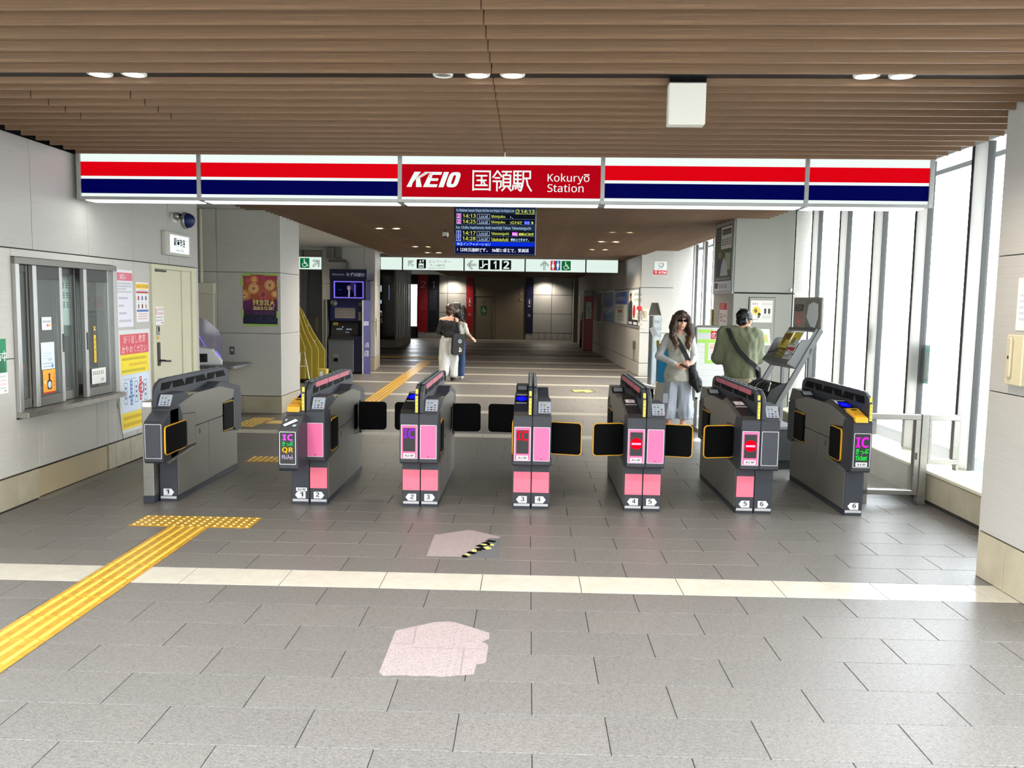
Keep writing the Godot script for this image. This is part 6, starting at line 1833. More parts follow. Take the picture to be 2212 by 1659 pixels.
	put("lower_panel", sp(Vector3(-6.84, 0, -0.02), Vector3(-6.38, 1.23, 0.02), 0.004), M.counter_grey, gp)
	put("yellow_label", sp(Vector3(-6.62, 0.75, 0.02), Vector3(-6.55, 1.18, 0.026)), paint(Color(0.62, 0.54, 0.30)), gp)
	# ---- lift shaft of dark glass beyond the cash machine
	var el := thing("lift_shaft", "dark glass lift shaft with steel posts at the far left of the corridor", "lift", Vector3(0, 0, -31.0))
	put("base", sp(Vector3(-6.4, 0.0, -4.0), Vector3(-4.93, 0.30, 0.0), 0.01), M.column_grey, el)
	put("glass", sp(Vector3(-6.4, 0.30, -0.02), Vector3(-4.98, 2.84, 0.0)), M.dark_glass, el)
	put("glass", sp(Vector3(-4.98, 0.30, -4.0), Vector3(-4.96, 2.84, 0.0)), M.dark_glass, el)
	put("inner", sp(Vector3(-6.3, 0.30, -3.9), Vector3(-5.06, 2.84, -0.15)), M.gloss_black, el)
	for k in 7: put("post", sp(Vector3(-4.97, 0.30, -0.05 - 0.62 * k), Vector3(-4.90, 2.90, -0.0 - 0.62 * k), 0.004), M.steel, el)
	put("cap", sp(Vector3(-6.4, 2.84, -4.0), Vector3(-4.9, 2.99, 0.02)), M.gloss_black, el)
	var ei := ink(0.8)
	for k in 3: ei.rect(-5.50, [2.05, 1.62, 1.30][k], -5.455, [2.28, 1.75, 1.36][k], Color(0.75, 0.82, 0.90), 1.0)
	ei.rect(-5.19, 1.75, -5.165, 2.3, Color(0.45, 0.5, 0.75), 1.0)
	put("lit_buttons", ei.commit(), null, el).position.z = 0.004
	var en := ink()
	for k in 2: en.rect(-5.50, 1.14 - 0.24 * k, -5.42, 1.33 - 0.24 * k, Color(0.72, 0.72, 0.70), 1.0)
	put("notice_plates", en.commit(), null, el).position.z = 0.003
	# ---- far left daylight window
	var fw := struct_root("window_2")
	put("pane", sp(Vector3(-6.2, 0.55, -40.12), Vector3(-5.3, 2.55, -40.11)), M.glass, fw)
	put("frame", MB.new().span(Vector3(-6.2, 0.50, -40.16), Vector3(-5.3, 0.56, -40.02)).span(Vector3(-6.2, 2.52, -40.16), Vector3(-5.3, 2.60, -40.02)).mesh(), M.frame_metal, fw)
	# ---- toilet door, plates and buttons on the back wall
	var dr := struct_root("door_2")
	put("leaf", sp(Vector3(-2.66, 0.02, -40.10), Vector3(-1.70, 2.03, -40.05), 0.005), paint(Color(0.42, 0.385, 0.32)), dr)
	put("frame", MB.new().span(Vector3(-2.70, 0, -40.12), Vector3(-2.655, 2.08, -40.02)).span(Vector3(-1.71, 0, -40.12), Vector3(-1.665, 2.08, -40.02)).span(Vector3(-2.7, 2.03, -40.12), Vector3(-1.665, 2.08, -40.02)).mesh(), M.taupe, dr)
	put("side_wall", sp(Vector3(-1.665, 0, -40.14), Vector3(-0.14, 3.2, -40.04)), M.taupe, dr)
	put("side_wall", sp(Vector3(-2.70, 2.08, -40.14), Vector3(-1.665, 3.2, -40.04)), M.taupe, dr)
	var dp := ink()
	dp.rect(-2.32, 1.22, -2.04, 1.56, Color(0.04, 0.28, 0.14), 1.0); dp.rect(-2.30, 1.14, -2.06, 1.19, Color(0.04, 0.28, 0.14), 1.0)
	dp.small(-2.30, 1.71, -2.06, 1.78, Color(0.2, 0.18, 0.15), 1.0, 3)
	wheelchair(dp, -2.18, 1.38, 0.26, Color(0.75, 0.85, 0.78), 2.0)
	put("print", dp.commit(), null, dr).position.z = -40.048
	var pl := ink()
	for s in 2:
		var x0: float = -2.84 if s == 0 else -0.02
		pl.frame(x0 - 0.1, 1.66, x0 + 0.1, 1.95, 0.012, Color(0.7, 0.45, 0.5) if s == 0 else Color(0.30, 0.33, 0.55), 1.0)
		pl.disc(Vector2(x0, 1.88), 0.03, Color(0.85, 0.75, 0.78), 2.0)
		pl.rect(x0 - 0.03, 1.70, x0 + 0.03, 1.84, Color(0.85, 0.75, 0.78), 2.0)
		pl.rect(x0 - 0.05, 1.56, x0 + 0.05, 1.62, Color(0.75, 0.73, 0.75), 1.0)
		pl.frame(x0 - 0.05, 1.10, x0 + 0.05, 1.21, 0.02, Color(0.8, 0.75, 0.78), 1.0)
	var tp := thing("toilet_signs", "small toilet pictograms on the red and navy strips of the back wall", "signs", Vector3(0, 0, -39.975))
	put("print", pl.commit(), null, tp)
	var wf := thing("water_fountain", "steel fountain box on the back wall beside the red strip", "fountain", Vector3(-3.45, 1.45, -39.99))
	put("body", bx(Vector3(0, 0, 0.08), Vector3(0.3, 0.5, 0.16), 0.02), M.steel, wf)
	put("spout", bx(Vector3(0.3, -0.05, 0.04), Vector3(0.12, 0.4, 0.08), 0.02), M.frame_metal, wf)
	var sw := thing("wall_switches", "two pale switch plates on the brown wall left of the navy strip", "switches", Vector3(-0.42, 2.05, -40.035))
	for k in 2: put("plate", bx(Vector3(0, 0.12 - 0.29 * k, 0.005), Vector3(0.14, 0.12, 0.012), 0.003), M.column_grey, sw)
	# wall washers
	for k in 2:
		var x: float = [-3.66, 0.72][k]
		var t := downlight(Vector3(x, 2.9, -39.55), ["bright wall washer above the grey panels between the red strips", "bright wall washer above the white panels right of the navy strip"][k], 0.07, 5.0, true)
		t.position.z = -39.5
	# ---- red kiosk post and the dark figure of an extinguisher on the right
	var rp := thing("red_information_post", "tall red post with a white name plate ending the right corridor wall", "post", Vector3(2.16, 0, -31.3))
	put("body", bx(Vector3(0.02, 1.0, -0.25), Vector3(0.30, 2.0, 0.5), 0.01), M.red_paint, rp)
	put("cap", bx(Vector3(-0.01, 2.11, -0.25), Vector3(0.32, 0.22, 0.5), 0.01), M.column_grey, rp)
	put("side", bx(Vector3(-0.16, 1.0, -0.25), Vector3(0.05, 2.0, 0.52), 0.005), M.frame_metal, rp)
	var ri := ink()
	ri.rect(-0.09, 1.19, 0.11, 1.80, Color(0.85, 0.86, 0.85), 1.0)
	for k in 4: ri.jp(["山", "口", "本", "八"][k], -0.05, 1.24 + 0.11 * k, 0.11, 0.10, Color(0.08, 0.35, 0.2), 2.0, 0.13)
	put("name_plate", ri.commit(), null, rp).position.z = 0.001
	var ex := thing("fire_extinguisher_stand", "red fire extinguisher in a dark stand behind the red post", "extinguisher", Vector3(2.12, 0, -34.0))
	put("bottle", MB.new().lathe([Vector2(0, 0.3), Vector2(0.09, 0.3), Vector2(0.09, 1.02), Vector2(0.04, 1.12), Vector2(0.04, 1.18), Vector2(0, 1.18)], 16).mesh(), M.red_paint, ex)
	put("handle", bx(Vector3(0.02, 1.28, 0), Vector3(0.10, 0.25, 0.06), 0.01), M.gloss_black, ex)
	put("stand", bx(Vector3(0, 0.15, 0), Vector3(0.2, 0.3, 0.2), 0.01), M.gloss_black, ex)
	var cl := struct("wall_back_column", MB.new().span(Vector3(1.98, 0, -38.9), Vector3(2.34, 3.1, -38.2), 0.01).mesh(), M.column_grey)
	cl.set_meta("kind", "structure")
	# ---- posters along the right corridor wall (plane from (2.62, -20.33) to (2.33, -31.3))
	var wall := func(z: float) -> Vector3: return Vector3(2.618 - (-20.33 - z) * 0.0264, 0, z)
	var turn := -PI / 2 + 0.026
	var post := func(z0: float, z1: float, y0: float, y1: float, label: String, kind: int):
		var a: Vector3 = wall.call(z0)          # far end is on the viewer's left
		var w := absf(z1 - z0)
		var h := y1 - y0
		var t := thing("wall_poster", label, "poster", Vector3(a.x - 0.004, y0, z0), turn, "posters on the right corridor wall")
		put("frame", sp(Vector3(0, 0, 0), Vector3(w, h, 0.02), 0.003), M.aluminium, t)
		var p := ink()
		var m := 0.05
		if kind == 0:
			p.rect(m, m, w - m, h - m, Color(0.25, 0.24, 0.20), 1.0)
			for k in 5: p.small(0.2, 0.15 + 0.16 * k, w - 0.2, 0.22 + 0.16 * k, Color(0.5, 0.47, 0.38), 2.0, k)
		elif kind == 1:
			p.rect(m, m, w - m, h - m, Color(0.30, 0.48, 0.66), 1.0)
			p.rect(m, h * 0.45, w - m, h * 0.7, Color(0.20, 0.36, 0.60), 2.0)
			p.pts([m, h * 0.5, w * 0.4, h * 0.35, w - m, h * 0.55, w - m, h * 0.4, w * 0.4, h * 0.25, m, h * 0.38], Color(0.55, 0.70, 0.80), 3.0)
			p.small(0.5, 0.40, w - 0.5, 0.52, Color(0.85, 0.9, 0.95), 3.0, 2)
		elif kind == 2:
			p.rect(m, h * 0.60, w - m, h - m, Color(0.10, 0.28, 0.66), 1.0); p.rect(m, m, w - m, h * 0.58, Color(0.85, 0.88, 0.84), 1.0)
			p.small(0.4, h * 0.70, w - 0.4, h * 0.82, Color(0.85, 0.9, 0.98), 2.0, 3)
			p.rect(0.6, h * 0.36, w - 0.9, h * 0.44, Color(0.75, 0.25, 0.22), 2.0)
			for k in 3: p.small(0.5, 0.12 + 0.09 * k, w - 0.6, 0.17 + 0.09 * k, Color(0.45, 0.5, 0.45), 2.0, k)
			p.small(0.3, h * 0.47, w - 0.8, h * 0.54, Color(0.15, 0.15, 0.15), 2.0, 6)
		else:
			p.rect(m, m, w - m, h - m, Color(0.88, 0.90, 0.88), 1.0)
			p.rect(m, m, w - m, 0.20, Color(0.10, 0.09, 0.12), 2.0)
			p.pts([m, 0.2, 0.75, 0.2, 0.70, 0.62, 0.45, 0.70, m, 0.60], Color(0.13, 0.13, 0.17), 2.0)
			p.disc(Vector2(0.40, 0.76), 0.17, Color(0.72, 0.55, 0.47), 3.0, 0.075); p.disc(Vector2(0.40, 0.82), 0.17, Color(0.06, 0.05, 0.06), 3.5, 0.045)
			p.disc(Vector2(1.02, 0.40), 0.22, Color(0.70, 0.10, 0.12), 3.0, 0.17)
			p.rect(1.45, 0.44, 2.2, 0.53, Color(0.80, 0.12, 0.14), 3.0)
			for k in 2: p.small(0.95, 0.78 - 0.14 * k, 2.2, 0.86 - 0.14 * k, Color(0.30, 0.34, 0.30), 3.0, k + 7)
			for k in 2: p.small(1.4, 0.24 + 0.08 * k, 2.2, 0.29 + 0.08 * k, Color(0.4, 0.4, 0.4), 3.0, k + 9)
			for k in 3: p.rect(0.15 + 0.8 * k, 0.075, 0.72 + 0.8 * k, 0.14, Color(0.8, 0.8, 0.82), 3.0)
		var f := put("print", p.commit(), null, t)
		f.position.z = 0.021
	post.call(-29.7, -28.2, 1.10, 2.16, "dark map poster, farthest on the right corridor wall", 0)
	post.call(-27.8, -25.1, 1.13, 2.15, "blue landscape poster on the right corridor wall", 1)
	post.call(-24.75, -22.3, 1.16, 2.11, "half blue, half white poster on the right corridor wall", 2)
	post.call(-22.1, -19.95 - 0.45, 1.15, 2.13, "white poster of a dark-haired man and a red oval, nearest on the corridor wall", 3)

# ---------------------------------------------------------------- right side: columns' notices, rack, board, fence
func right_things():
	# ---- ATM sign on the column
	var p := ink()
	p.rect(0.0, 0.105, 0.297, 0.31, Color(0.92, 0.93, 0.92), 1.0)
	p.ring(Vector2(0.165, 0.225), 0.06, 0.016, Color(0.20, 0.22, 0.20), 2.0, 20, -2.2, 1.2)
	p.ring(Vector2(0.135, 0.225), 0.04, 0.014, Color(0.80, 0.35, 0.15), 3.0, 16, 0.2, 2.4)
	p.ring(Vector2(0.135, 0.225), 0.04, 0.014, Color(0.10, 0.50, 0.30), 3.0, 16, 2.9, 5.2)
	p.small(0.07, 0.122, 0.22, 0.142, Color(0.3, 0.45, 0.35), 2.0, 4)
	p.rect(-0.01, 0.0, 0.303, 0.098, Color(0.80, 0.14, 0.14), 1.0)
	p.line(Vector2(0.045, 0.02), Vector2(0.045, 0.075), 0.013, Color(0.98, 0.95, 0.93), 2.0)
	p.line(Vector2(0.02, 0.052), Vector2(0.045, 0.078), 0.013, Color(0.98, 0.95, 0.93), 2.0); p.line(Vector2(0.07, 0.052), Vector2(0.045, 0.078), 0.013, Color(0.98, 0.95, 0.93), 2.0)
	p.text("ATM", 0.105, 0.02, 0.285, 0.075, Color(0.98, 0.95, 0.93), 2.0, true)
	sheet("atm_sign", "white and red cash machine sign with an up arrow high on the right column", "sign", Vector3(2.922, 2.442, -20.298), 0.0, 0.297, 0.31, Color(0.9, 0.9, 0.9), p, 0.006)
	var ph := thing("wall_handset_plate", "cream emergency handle plate on the column left of the woman", "plate", Vector3(2.75, 1.36, -20.3))
	put("plate", bx(Vector3(0, 0.13, 0.012), Vector3(0.15, 0.28, 0.024), 0.006), M.cream_paint, ph)
	put("grip", MB.new().prism(rrect(-0.04, 0.04, 0.04, 0.22, 0.035, 5), 0.024, 0.045, Vector3.ZERO, Vector3(1, 0, 0), Vector3.UP, Vector3(0, 0, 1), 0.006).mesh(), mat("beige_plastic", Color(0.72, 0.68, 0.58), 0.5), ph)
	var hy := thing("wall_hose_box", "small grey outlet with a hanging cord low on the corridor wall end", "outlet", Vector3(2.60, 0.55, -20.9), -PI / 2)
	put("box", bx(Vector3(0, 0.18, 0.03), Vector3(0.10, 0.20, 0.06), 0.01), M.frame_metal, hy)
	put("cord", MB.new().tube([Vector3(0, 0.08, 0.03), Vector3(-0.02, -0.15, 0.03), Vector3(0.02, -0.20, 0.03)], 0.012, 6).mesh(), M.frame_metal, hy)
	# ---- clear information stand with a leaning name card
	var st := thing("information_stand", "clear acrylic stand with a triangular top and papers left of the woman", "stand", Vector3(1.98, 0, -13.5), 0.12)
	put("pane", sp(Vector3(-0.03, 0.46, -0.01), Vector3(0.10, 1.55, 0.01), 0.002), M.acrylic, st)
	put("post", sp(Vector3(-0.10, 0.30, -0.02), Vector3(-0.05, 1.54, 0.02), 0.003), M.frame_metal, st)
	put("sill", sp(Vector3(-0.05, 0.44, -0.015), Vector3(-0.02, 1.54, 0.015), 0.003), M.white_paint, st)
	put("top_card", MB.new().prism(V2([-0.105, 1.545, 0.075, 1.545, 0.02, 1.745, -0.06, 1.745]), -0.06, -0.05, Vector3.ZERO, Vector3(1, 0, 0), Vector3.UP, Vector3(0, 0, 1), 0.001).prism(V2([0.02, 1.745, 0.075, 1.545, 0.068, 1.543, 0.012, 1.743]), -0.05, 0.06, Vector3.ZERO, Vector3(1, 0, 0), Vector3.UP, Vector3(0, 0, 1)).mesh(), M.column_grey, st)
	var sc := ink()
	for k in 5: sc.small(-0.025 + 0.0 * k, 1.42 - 0.11 * k, 0.09, 1.47 - 0.11 * k, Color(0.70, 0.74, 0.76), 1.0, k)
	put("print", sc.commit(), null, st).position.z = 0.011
	var wc := put("white_card", bx(Vector3.ZERO, Vector3(0.09, 0.15, 0.003), 0.0005), M.white_paint, st)
	wc.transform = Transform3D(Basis(Vector3(0, 0, 1), 0.42), Vector3(-0.035, 1.285, 0.03))
	var wci := ink()
	for k in 4: wci.small(-0.03, 0.04 - 0.03 * k, 0.03, 0.055 - 0.03 * k, Color(0.6, 0.6, 0.62), 1.0, k)
	put("card_print", wci.commit(), null, wc).position.z = 0.002
	var us := thing("umbrella_bin", "narrow dark stand of upright poles with a gold top beside the clear stand", "stand", Vector3(2.05, 0.0, -13.4))
	put("pole", sp(Vector3(-0.05, 0.30, -0.02), Vector3(-0.02, 1.05, 0.02), 0.004), paint(Color(0.22, 0.32, 0.38)), us)
	put("pole", sp(Vector3(-0.01, 0.30, -0.02), Vector3(0.015, 1.10, 0.02), 0.004), M.gloss_black, us)
	put("gold_top", bx(Vector3(-0.035, 1.10, 0), Vector3(0.05, 0.10, 0.04), 0.008), paint(Color(0.58, 0.50, 0.18)), us)
	put("foot", bx(Vector3(-0.02, 0.15, 0), Vector3(0.14, 0.30, 0.12), 0.006), M.cream_paint, us)
	var bp := thing("blue_panel", "bright blue panel with a white mark on a pale foot just behind the woman", "panel", Vector3(2.09, 0.0, -13.1))
	put("panel", sp(Vector3(-0.11, 0.51, -0.02), Vector3(0.10, 1.05, 0.0), 0.004), paint(Color(0.05, 0.55, 0.75)), bp)
	put("foot", sp(Vector3(-0.13, 0.0, -0.12), Vector3(0.10, 0.51, 0.01), 0.006), M.white_tile, bp)
	var bi := ink()
	bi.pts([-0.03, 0.87, 0.07, 0.89, 0.06, 0.84, 0.03, 0.85, 0.02, 0.80], Color(0.9, 0.95, 0.97), 1.0)
	put("print", bi.commit(), null, bp).position.z = 0.001
	var tr := thing("floor_tray", "flat white tray on a black base on the floor left of the woman", "tray", Vector3(1.80, 0, -13.3))
	put("base", bx(Vector3(0, 0.20, 0), Vector3(0.26, 0.40, 0.3), 0.006), M.gloss_black, tr)
	put("tray", MB.new().prism(V2([-0.12, 0.40, 0.14, 0.40, 0.15, 0.43, -0.02, 0.47, -0.16, 0.44]), -0.16, 0.16, Vector3.ZERO, Vector3(1, 0, 0), Vector3.UP, Vector3(0, 0, 1), 0.004).mesh(), M.white_paint, tr)
	# ---- white notice board with green bordered sheets
	var nb := thing("notice_board", "white standing notice board with green bordered sheets behind the man", "notice board", Vector3(2.60, 0, -11.58))
	put("board", sp(Vector3(-0.34, 0.42, -0.03), Vector3(0.34, 1.415, 0.0), 0.003), M.white_paint, nb)
	var fr := MB.new()
	fr.prism(V2([-0.365, 0.40, -0.335, 0.40, -0.335, 1.395, -0.345, 1.412, 0.345, 1.412, 0.335, 1.395, 0.335, 0.40, 0.365, 0.40, 0.365, 1.41, 0.335, 1.44, -0.335, 1.44, -0.365, 1.41]), -0.04, 0.012, Vector3.ZERO, Vector3(1, 0, 0), Vector3.UP, Vector3(0, 0, 1), 0.003)
	put("frame", fr.mesh(), M.frame_metal, nb)
	for s in [-0.32, 0.32]: put("foot", MB.new().span(Vector3(s - 0.02, 0.0, -0.17), Vector3(s + 0.02, 0.05, 0.25), 0.005).span(Vector3(s - 0.02, 0.04, -0.03), Vector3(s + 0.02, 0.45, 0.0)).mesh(), M.frame_metal, nb)
	var ni := ink()
	var gr := Color(0.66, 0.84, 0.36)
	ni.rect(-0.32, 1.335, -0.12, 1.385, gr, 1.0); ni.rect(-0.33, 1.20, 0.32, 1.25, gr, 1.0)
	ni.rect(-0.32, 1.255, -0.16, 1.335, Color(0.78, 0.79, 0.80), 1.0)
	ni.rect(-0.15, 1.255, 0.32, 1.365, Color(0.80, 0.07, 0.10), 2.0)
	ni.jp("のお願い", -0.145, 1.265, 0.075, 0.085, Color(0.97, 0.97, 0.97), 3.0, 0.12)
	ni.frame(-0.22, 0.92, 0.25, 1.25, 0.045, gr, 1.4)
	ni.rect(-0.175, 0.965, 0.20, 1.2, Color(0.93, 0.92, 0.90), 2.0)
	ni.rect(-0.165, 1.12, -0.08, 1.19, Color(0.90, 0.75, 0.72), 3.0)
	for k in 4: ni.small(-0.16, 1.00 + 0.04 * k, -0.08, 1.02 + 0.04 * k, Color(0.75, 0.4, 0.4), 4.0, k)
	for k in 9: ni.rect(-0.33, 1.15 - 0.08 * k, 0.33, 1.153 - 0.08 * k, Color(0.70, 0.74, 0.80), 0.6)
	put("sheets", ni.commit(), null, nb).position.z = 0.001
	# ---- on the poster column
	var tp := ink()
	var W := 1.02
	tp.rect(0.03, 0.03, W - 0.03, 0.95, Color(0.30, 0.34, 0.22), 1.0)
	tp.rect(0.05, 0.72, 0.33, 0.93, Color(0.16, 0.14, 0.13), 2.0)
	tp.rect(0.36, 0.62, W - 0.06, 0.93, Color(0.86, 0.86, 0.84), 2.0)
	tp.rect(0.42, 0.82, W - 0.10, 0.90, Color(0.28, 0.20, 0.18), 3.0); tp.small(0.45, 0.835, W - 0.14, 0.885, Color(0.65, 0.55, 0.5), 4.0, 1)
	tp.small(0.40, 0.67, W - 0.10, 0.77, Color(0.20, 0.20, 0.22), 3.0, 2)
	for k in 4: tp.small(0.07, 0.74 + 0.045 * k, 0.31, 0.77 + 0.045 * k, Color(0.6, 0.58, 0.5), 3.0, k)
	tp.pts([0.10, 0.24, 0.45, 0.24, 0.42, 0.44, 0.30, 0.52, 0.16, 0.44], Color(0.16, 0.17, 0.30), 2.0)
	tp.pts([0.35, 0.24, 0.80, 0.24, 0.72, 0.40, 0.55, 0.50, 0.42, 0.40], Color(0.78, 0.78, 0.80), 3.0)
	tp.disc(Vector2(0.30, 0.54), 0.09, Color(0.60, 0.47, 0.40), 3.0, 0.05)
	tp.rect(0.62, 0.32, 0.92, 0.56, Color(0.66, 0.70, 0.58), 2.0)
	for k in 4: tp.rect(0.08 + 0.24 * k, 0.53, 0.11 + 0.24 * k, 0.66, Color(0.20, 0.24, 0.12), 2.0)
	tp.rect(0.03, 0.165, W - 0.03, 0.235, Color(0.10, 0.20, 0.14), 3.0); tp.small(0.08, 0.18, W - 0.08, 0.22, Color(0.80, 0.85, 0.80), 4.0, 5)
	tp.rect(0.03, 0.03, W - 0.03, 0.165, Color(0.86, 0.87, 0.90), 3.0)
	tp.rect(0.06, 0.06, 0.24, 0.14, Color(0.12, 0.14, 0.28), 4.0); tp.small(0.30, 0.06, 0.78, 0.125, Color(0.15, 0.16, 0.25), 4.0, 6)
	var tall := thing("tall_poster", "tall framed poster of two people under trees high on the grey column", "poster", Vector3(2.742, 1.90, -12.72), -PI / 2 + 0.063)
	put("frame", sp(Vector3(-0.04, -0.02, 0), Vector3(0.90, 1.0, 0.03), 0.004), M.aluminium, tall)
	var tq := put("print", tp.commit(), null, tall)
	tq.transform = Transform3D(Basis().scaled(Vector3(0.86 / 1.02, 1, 1)), Vector3(0, 0, 0.031))
	var ns := ink()
	ns.rect(0.0, 0.235, 0.36, 0.33, Color(0.78, 0.10, 0.13), 1.0)
	for k in 2: ns.small(0.03, 0.25 + 0.038 * k, 0.22, 0.28 + 0.038 * k, Color(0.95, 0.80, 0.80), 2.0, k)
	ns.ring(Vector2(0.085, 0.125), 0.062, 0.013, Color(0.75, 0.10, 0.14), 1.0)
	ns.line(Vector2(0.05, 0.165), Vector2(0.12, 0.085), 0.012, Color(0.75, 0.10, 0.14), 2.0); ns.rect(0.055, 0.118, 0.115, 0.134, Color(0.15, 0.15, 0.16), 1.5)
	for k in 2: ns.small(0.17, 0.13 - 0.075 * k, 0.33, 0.165 - 0.075 * k, Color(0.22, 0.22, 0.25), 1.0, k + 4)
	sheet("no_smoking_notice", "white no smoking notice with a red header low on the grey column", "notice", Vector3(2.75, 1.42, -12.42), -PI / 2 + 0.063, 0.38, 0.335, Color(0.92, 0.91, 0.91), ns, 0.004)
	var ys := ink()
	for k in 4: ys.small(0.01, 0.06 + 0.05 * k, 0.07, 0.09 + 0.05 * k, Color(0.35, 0.30, 0.08), 1.0, k)
	sheet("yellow_strip_notice", "narrow olive yellow notice at the column's left edge beside the windows", "notice", Vector3(2.70, 1.41, -12.76), 0.0, 0.06, 0.245, Color(0.68, 0.64, 0.14), ys, 0.003)
	# cabinet door with a poster in the column's front
	var cd := struct_root("door_3")
	cd.name = "door_3"
	put("leaf", sp(Vector3(3.01, 0.04, -11.80), Vector3(3.36, 1.83, -11.785), 0.002), M.column_grey, cd)
	put("gap", MB.new().span(Vector3(3.003, 0.03, -11.802), Vector3(3.368, 1.838, -11.797)).mesh(), M.joint, cd)
	put("slot", sp(Vector3(3.07, 1.385, -11.786), Vector3(3.28, 1.397, -11.780)), M.dark_metal, cd)
	put("keyhole", bx(Vector3(3.075, 1.345, -11.783), Vector3(0.02, 0.02, 0.006), 0.002), M.dark_metal, cd)
	var cp := ink()
	cp.frame(0.0, 0.0, 0.31, 0.31, 0.003, Color(0.45, 0.44, 0.42), 1.0)
	cp.small(0.025, 0.245, 0.10, 0.275, Color(0.70, 0.15, 0.18), 1.0, 1); cp.frame(0.16, 0.235, 0.295, 0.285, 0.002, Color(0.70, 0.45, 0.47), 1.0); cp.small(0.165, 0.25, 0.29, 0.27, Color(0.6, 0.5, 0.52), 1.0, 2)
	cp.disc(Vector2(0.085, 0.165), 0.058, Color(0.85, 0.74, 0.25), 1.0); cp.pts([0.05, 0.17, 0.08, 0.20, 0.10, 0.15, 0.07, 0.13], Color(0.40, 0.32, 0.15), 2.0)
	cp.disc(Vector2(0.125, 0.115), 0.022, Color(0.14, 0.12, 0.12), 3.0); cp.rect(0.10, 0.065, 0.135, 0.095, Color(0.35, 0.42, 0.30), 2.0)
	for k in 2: cp.rect(0.19 + 0.055 * k, 0.125, 0.22 + 0.055 * k, 0.195, Color(0.20, 0.19, 0.18), 1.0)
	for k in 3: cp.small(0.165, 0.095 - 0.018 * k, 0.29, 0.106 - 0.018 * k, Color(0.45, 0.44, 0.42), 1.0, k)
	cp.small(0.02, 0.035, 0.12, 0.05, Color(0.75, 0.2, 0.22), 1.0, 7)
	sheet("suspicious_items_poster", "white poster with a yellow circle picture on the cabinet door beside the man's head", "poster", Vector3(3.025, 1.485, -11.784), 0.0, 0.31, 0.31, Color(0.85, 0.84, 0.80), cp, 0.002)
	var hk: Node3D = get_node("wall_column_poster")
	put("knob", MB.new().lathe([Vector2(0, 0), Vector2(0.018, 0), Vector2(0.022, 0.012), Vector2(0.012, 0.022), Vector2(0, 0.024)], 14, Transform3D(Basis(Vector3.RIGHT, PI / 2), Vector3(3.573, 1.943, -11.80))).mesh(), M.white_paint, hk)
	brochure_rack()
	# ---- stainless and glass fence at the right end of the gates
	var fe := thing("glass_fence", "stainless fence panel with speckled glass at the right end of the gates", "fence", Vector3(0, 0, -7.325))
	put("frame", MB.new().span(Vector3(2.90, 0.745, -0.03), Vector3(3.373, 0.793, 0.03), 0.004).span(Vector3(3.325, 0.083, -0.03), Vector3(3.373, 0.745, 0.03), 0.004).span(Vector3(2.90, 0.083, -0.03), Vector3(3.325, 0.128, 0.03), 0.004).span(Vector3(2.90, 0.0, -0.03), Vector3(2.94, 0.745, 0.03), 0.004).mesh(), M.steel, fe)
	put("pane", sp(Vector3(2.94, 0.128, -0.005), Vector3(3.325, 0.745, 0.005)), M.frosted, fe)
	put("hinge", sp(Vector3(3.335, 0.40, 0.03), Vector3(3.35, 0.46, 0.036)), M.dark_metal, fe)
	var f2 := thing("glass_side_panel", "small stainless framed speckled glass panel on the window sill by the fence", "fence", Vector3(0, 0, -7.325))
	put("frame", MB.new().span(Vector3(3.442, 0.745, -0.03), Vector3(3.71, 0.793, 0.03), 0.004).span(Vector3(3.442, 0.36, -0.03), Vector3(3.71, 0.405, 0.03), 0.004).span(Vector3(3.655, 0.405, -0.03), Vector3(3.71, 0.745, 0.03), 0.004).span(Vector3(3.442, 0.405, -0.03), Vector3(3.47, 0.745, 0.03), 0.004).mesh(), M.steel, f2)
	put("pane", sp(Vector3(3.45, 0.405, -0.005), Vector3(3.655, 0.745, 0.005)), M.frosted, f2)
	put("post", sp(Vector3(3.69, 0.30, -0.03), Vector3(3.712, 0.36, 0.03)), M.steel, f2)
	var po := thing("fence_post", "square stainless post between the glass fence and the small side panel", "post", Vector3(3.408, 0, -7.325))
	put("post", sp(Vector3(-0.033, 0.0, -0.035), Vector3(0.032, 0.797, 0.035), 0.004), M.steel, po)
	put("shoe", sp(Vector3(-0.034, 0.0, -0.037), Vector3(0.033, 0.03, 0.037), 0.003), M.frame_metal, po)
	# ---- handle box and notice on the near right column
	var hb := thing("emergency_handle", "cream box with a long oval handle on the near right column", "handle box", Vector3(2.858, 1.256, -5.11), -PI / 2)
	put("box", sp(Vector3(0, 0, 0), Vector3(0.17, 0.30, 0.035), 0.006), mat("box_cream", Color(0.76, 0.72, 0.60), 0.45), hb)
	put("handle", MB.new().prism(rrect(0.035, 0.04, 0.075, 0.285, 0.019, 5), 0.034, 0.052, Vector3.ZERO, Vector3(1, 0, 0), Vector3.UP, Vector3(0, 0, 1), 0.006).mesh(), M.beige_plastic, hb)
	put("keyhole", bx(Vector3(0.055, 0.165, 0.053), Vector3(0.014, 0.02, 0.003), 0.001), M.dark_metal, hb)
	var nn := ink()
	nn.rect(0.02, 0.03, 0.28, 0.24, Color(0.86, 0.88, 0.92), 1.0)
	for k in 5: nn.small(0.03, 0.20 - 0.035 * k, 0.27, 0.215 - 0.035 * k, Color(0.4, 0.4, 0.45), 2.0, k)
	sheet("column_notice", "white notice in a clear sleeve at the right edge of the photograph", "notice", Vector3(2.858, 1.58, -5.085), -PI / 2, 0.30, 0.31, Color(0.84, 0.83, 0.82), nn, 0.004)

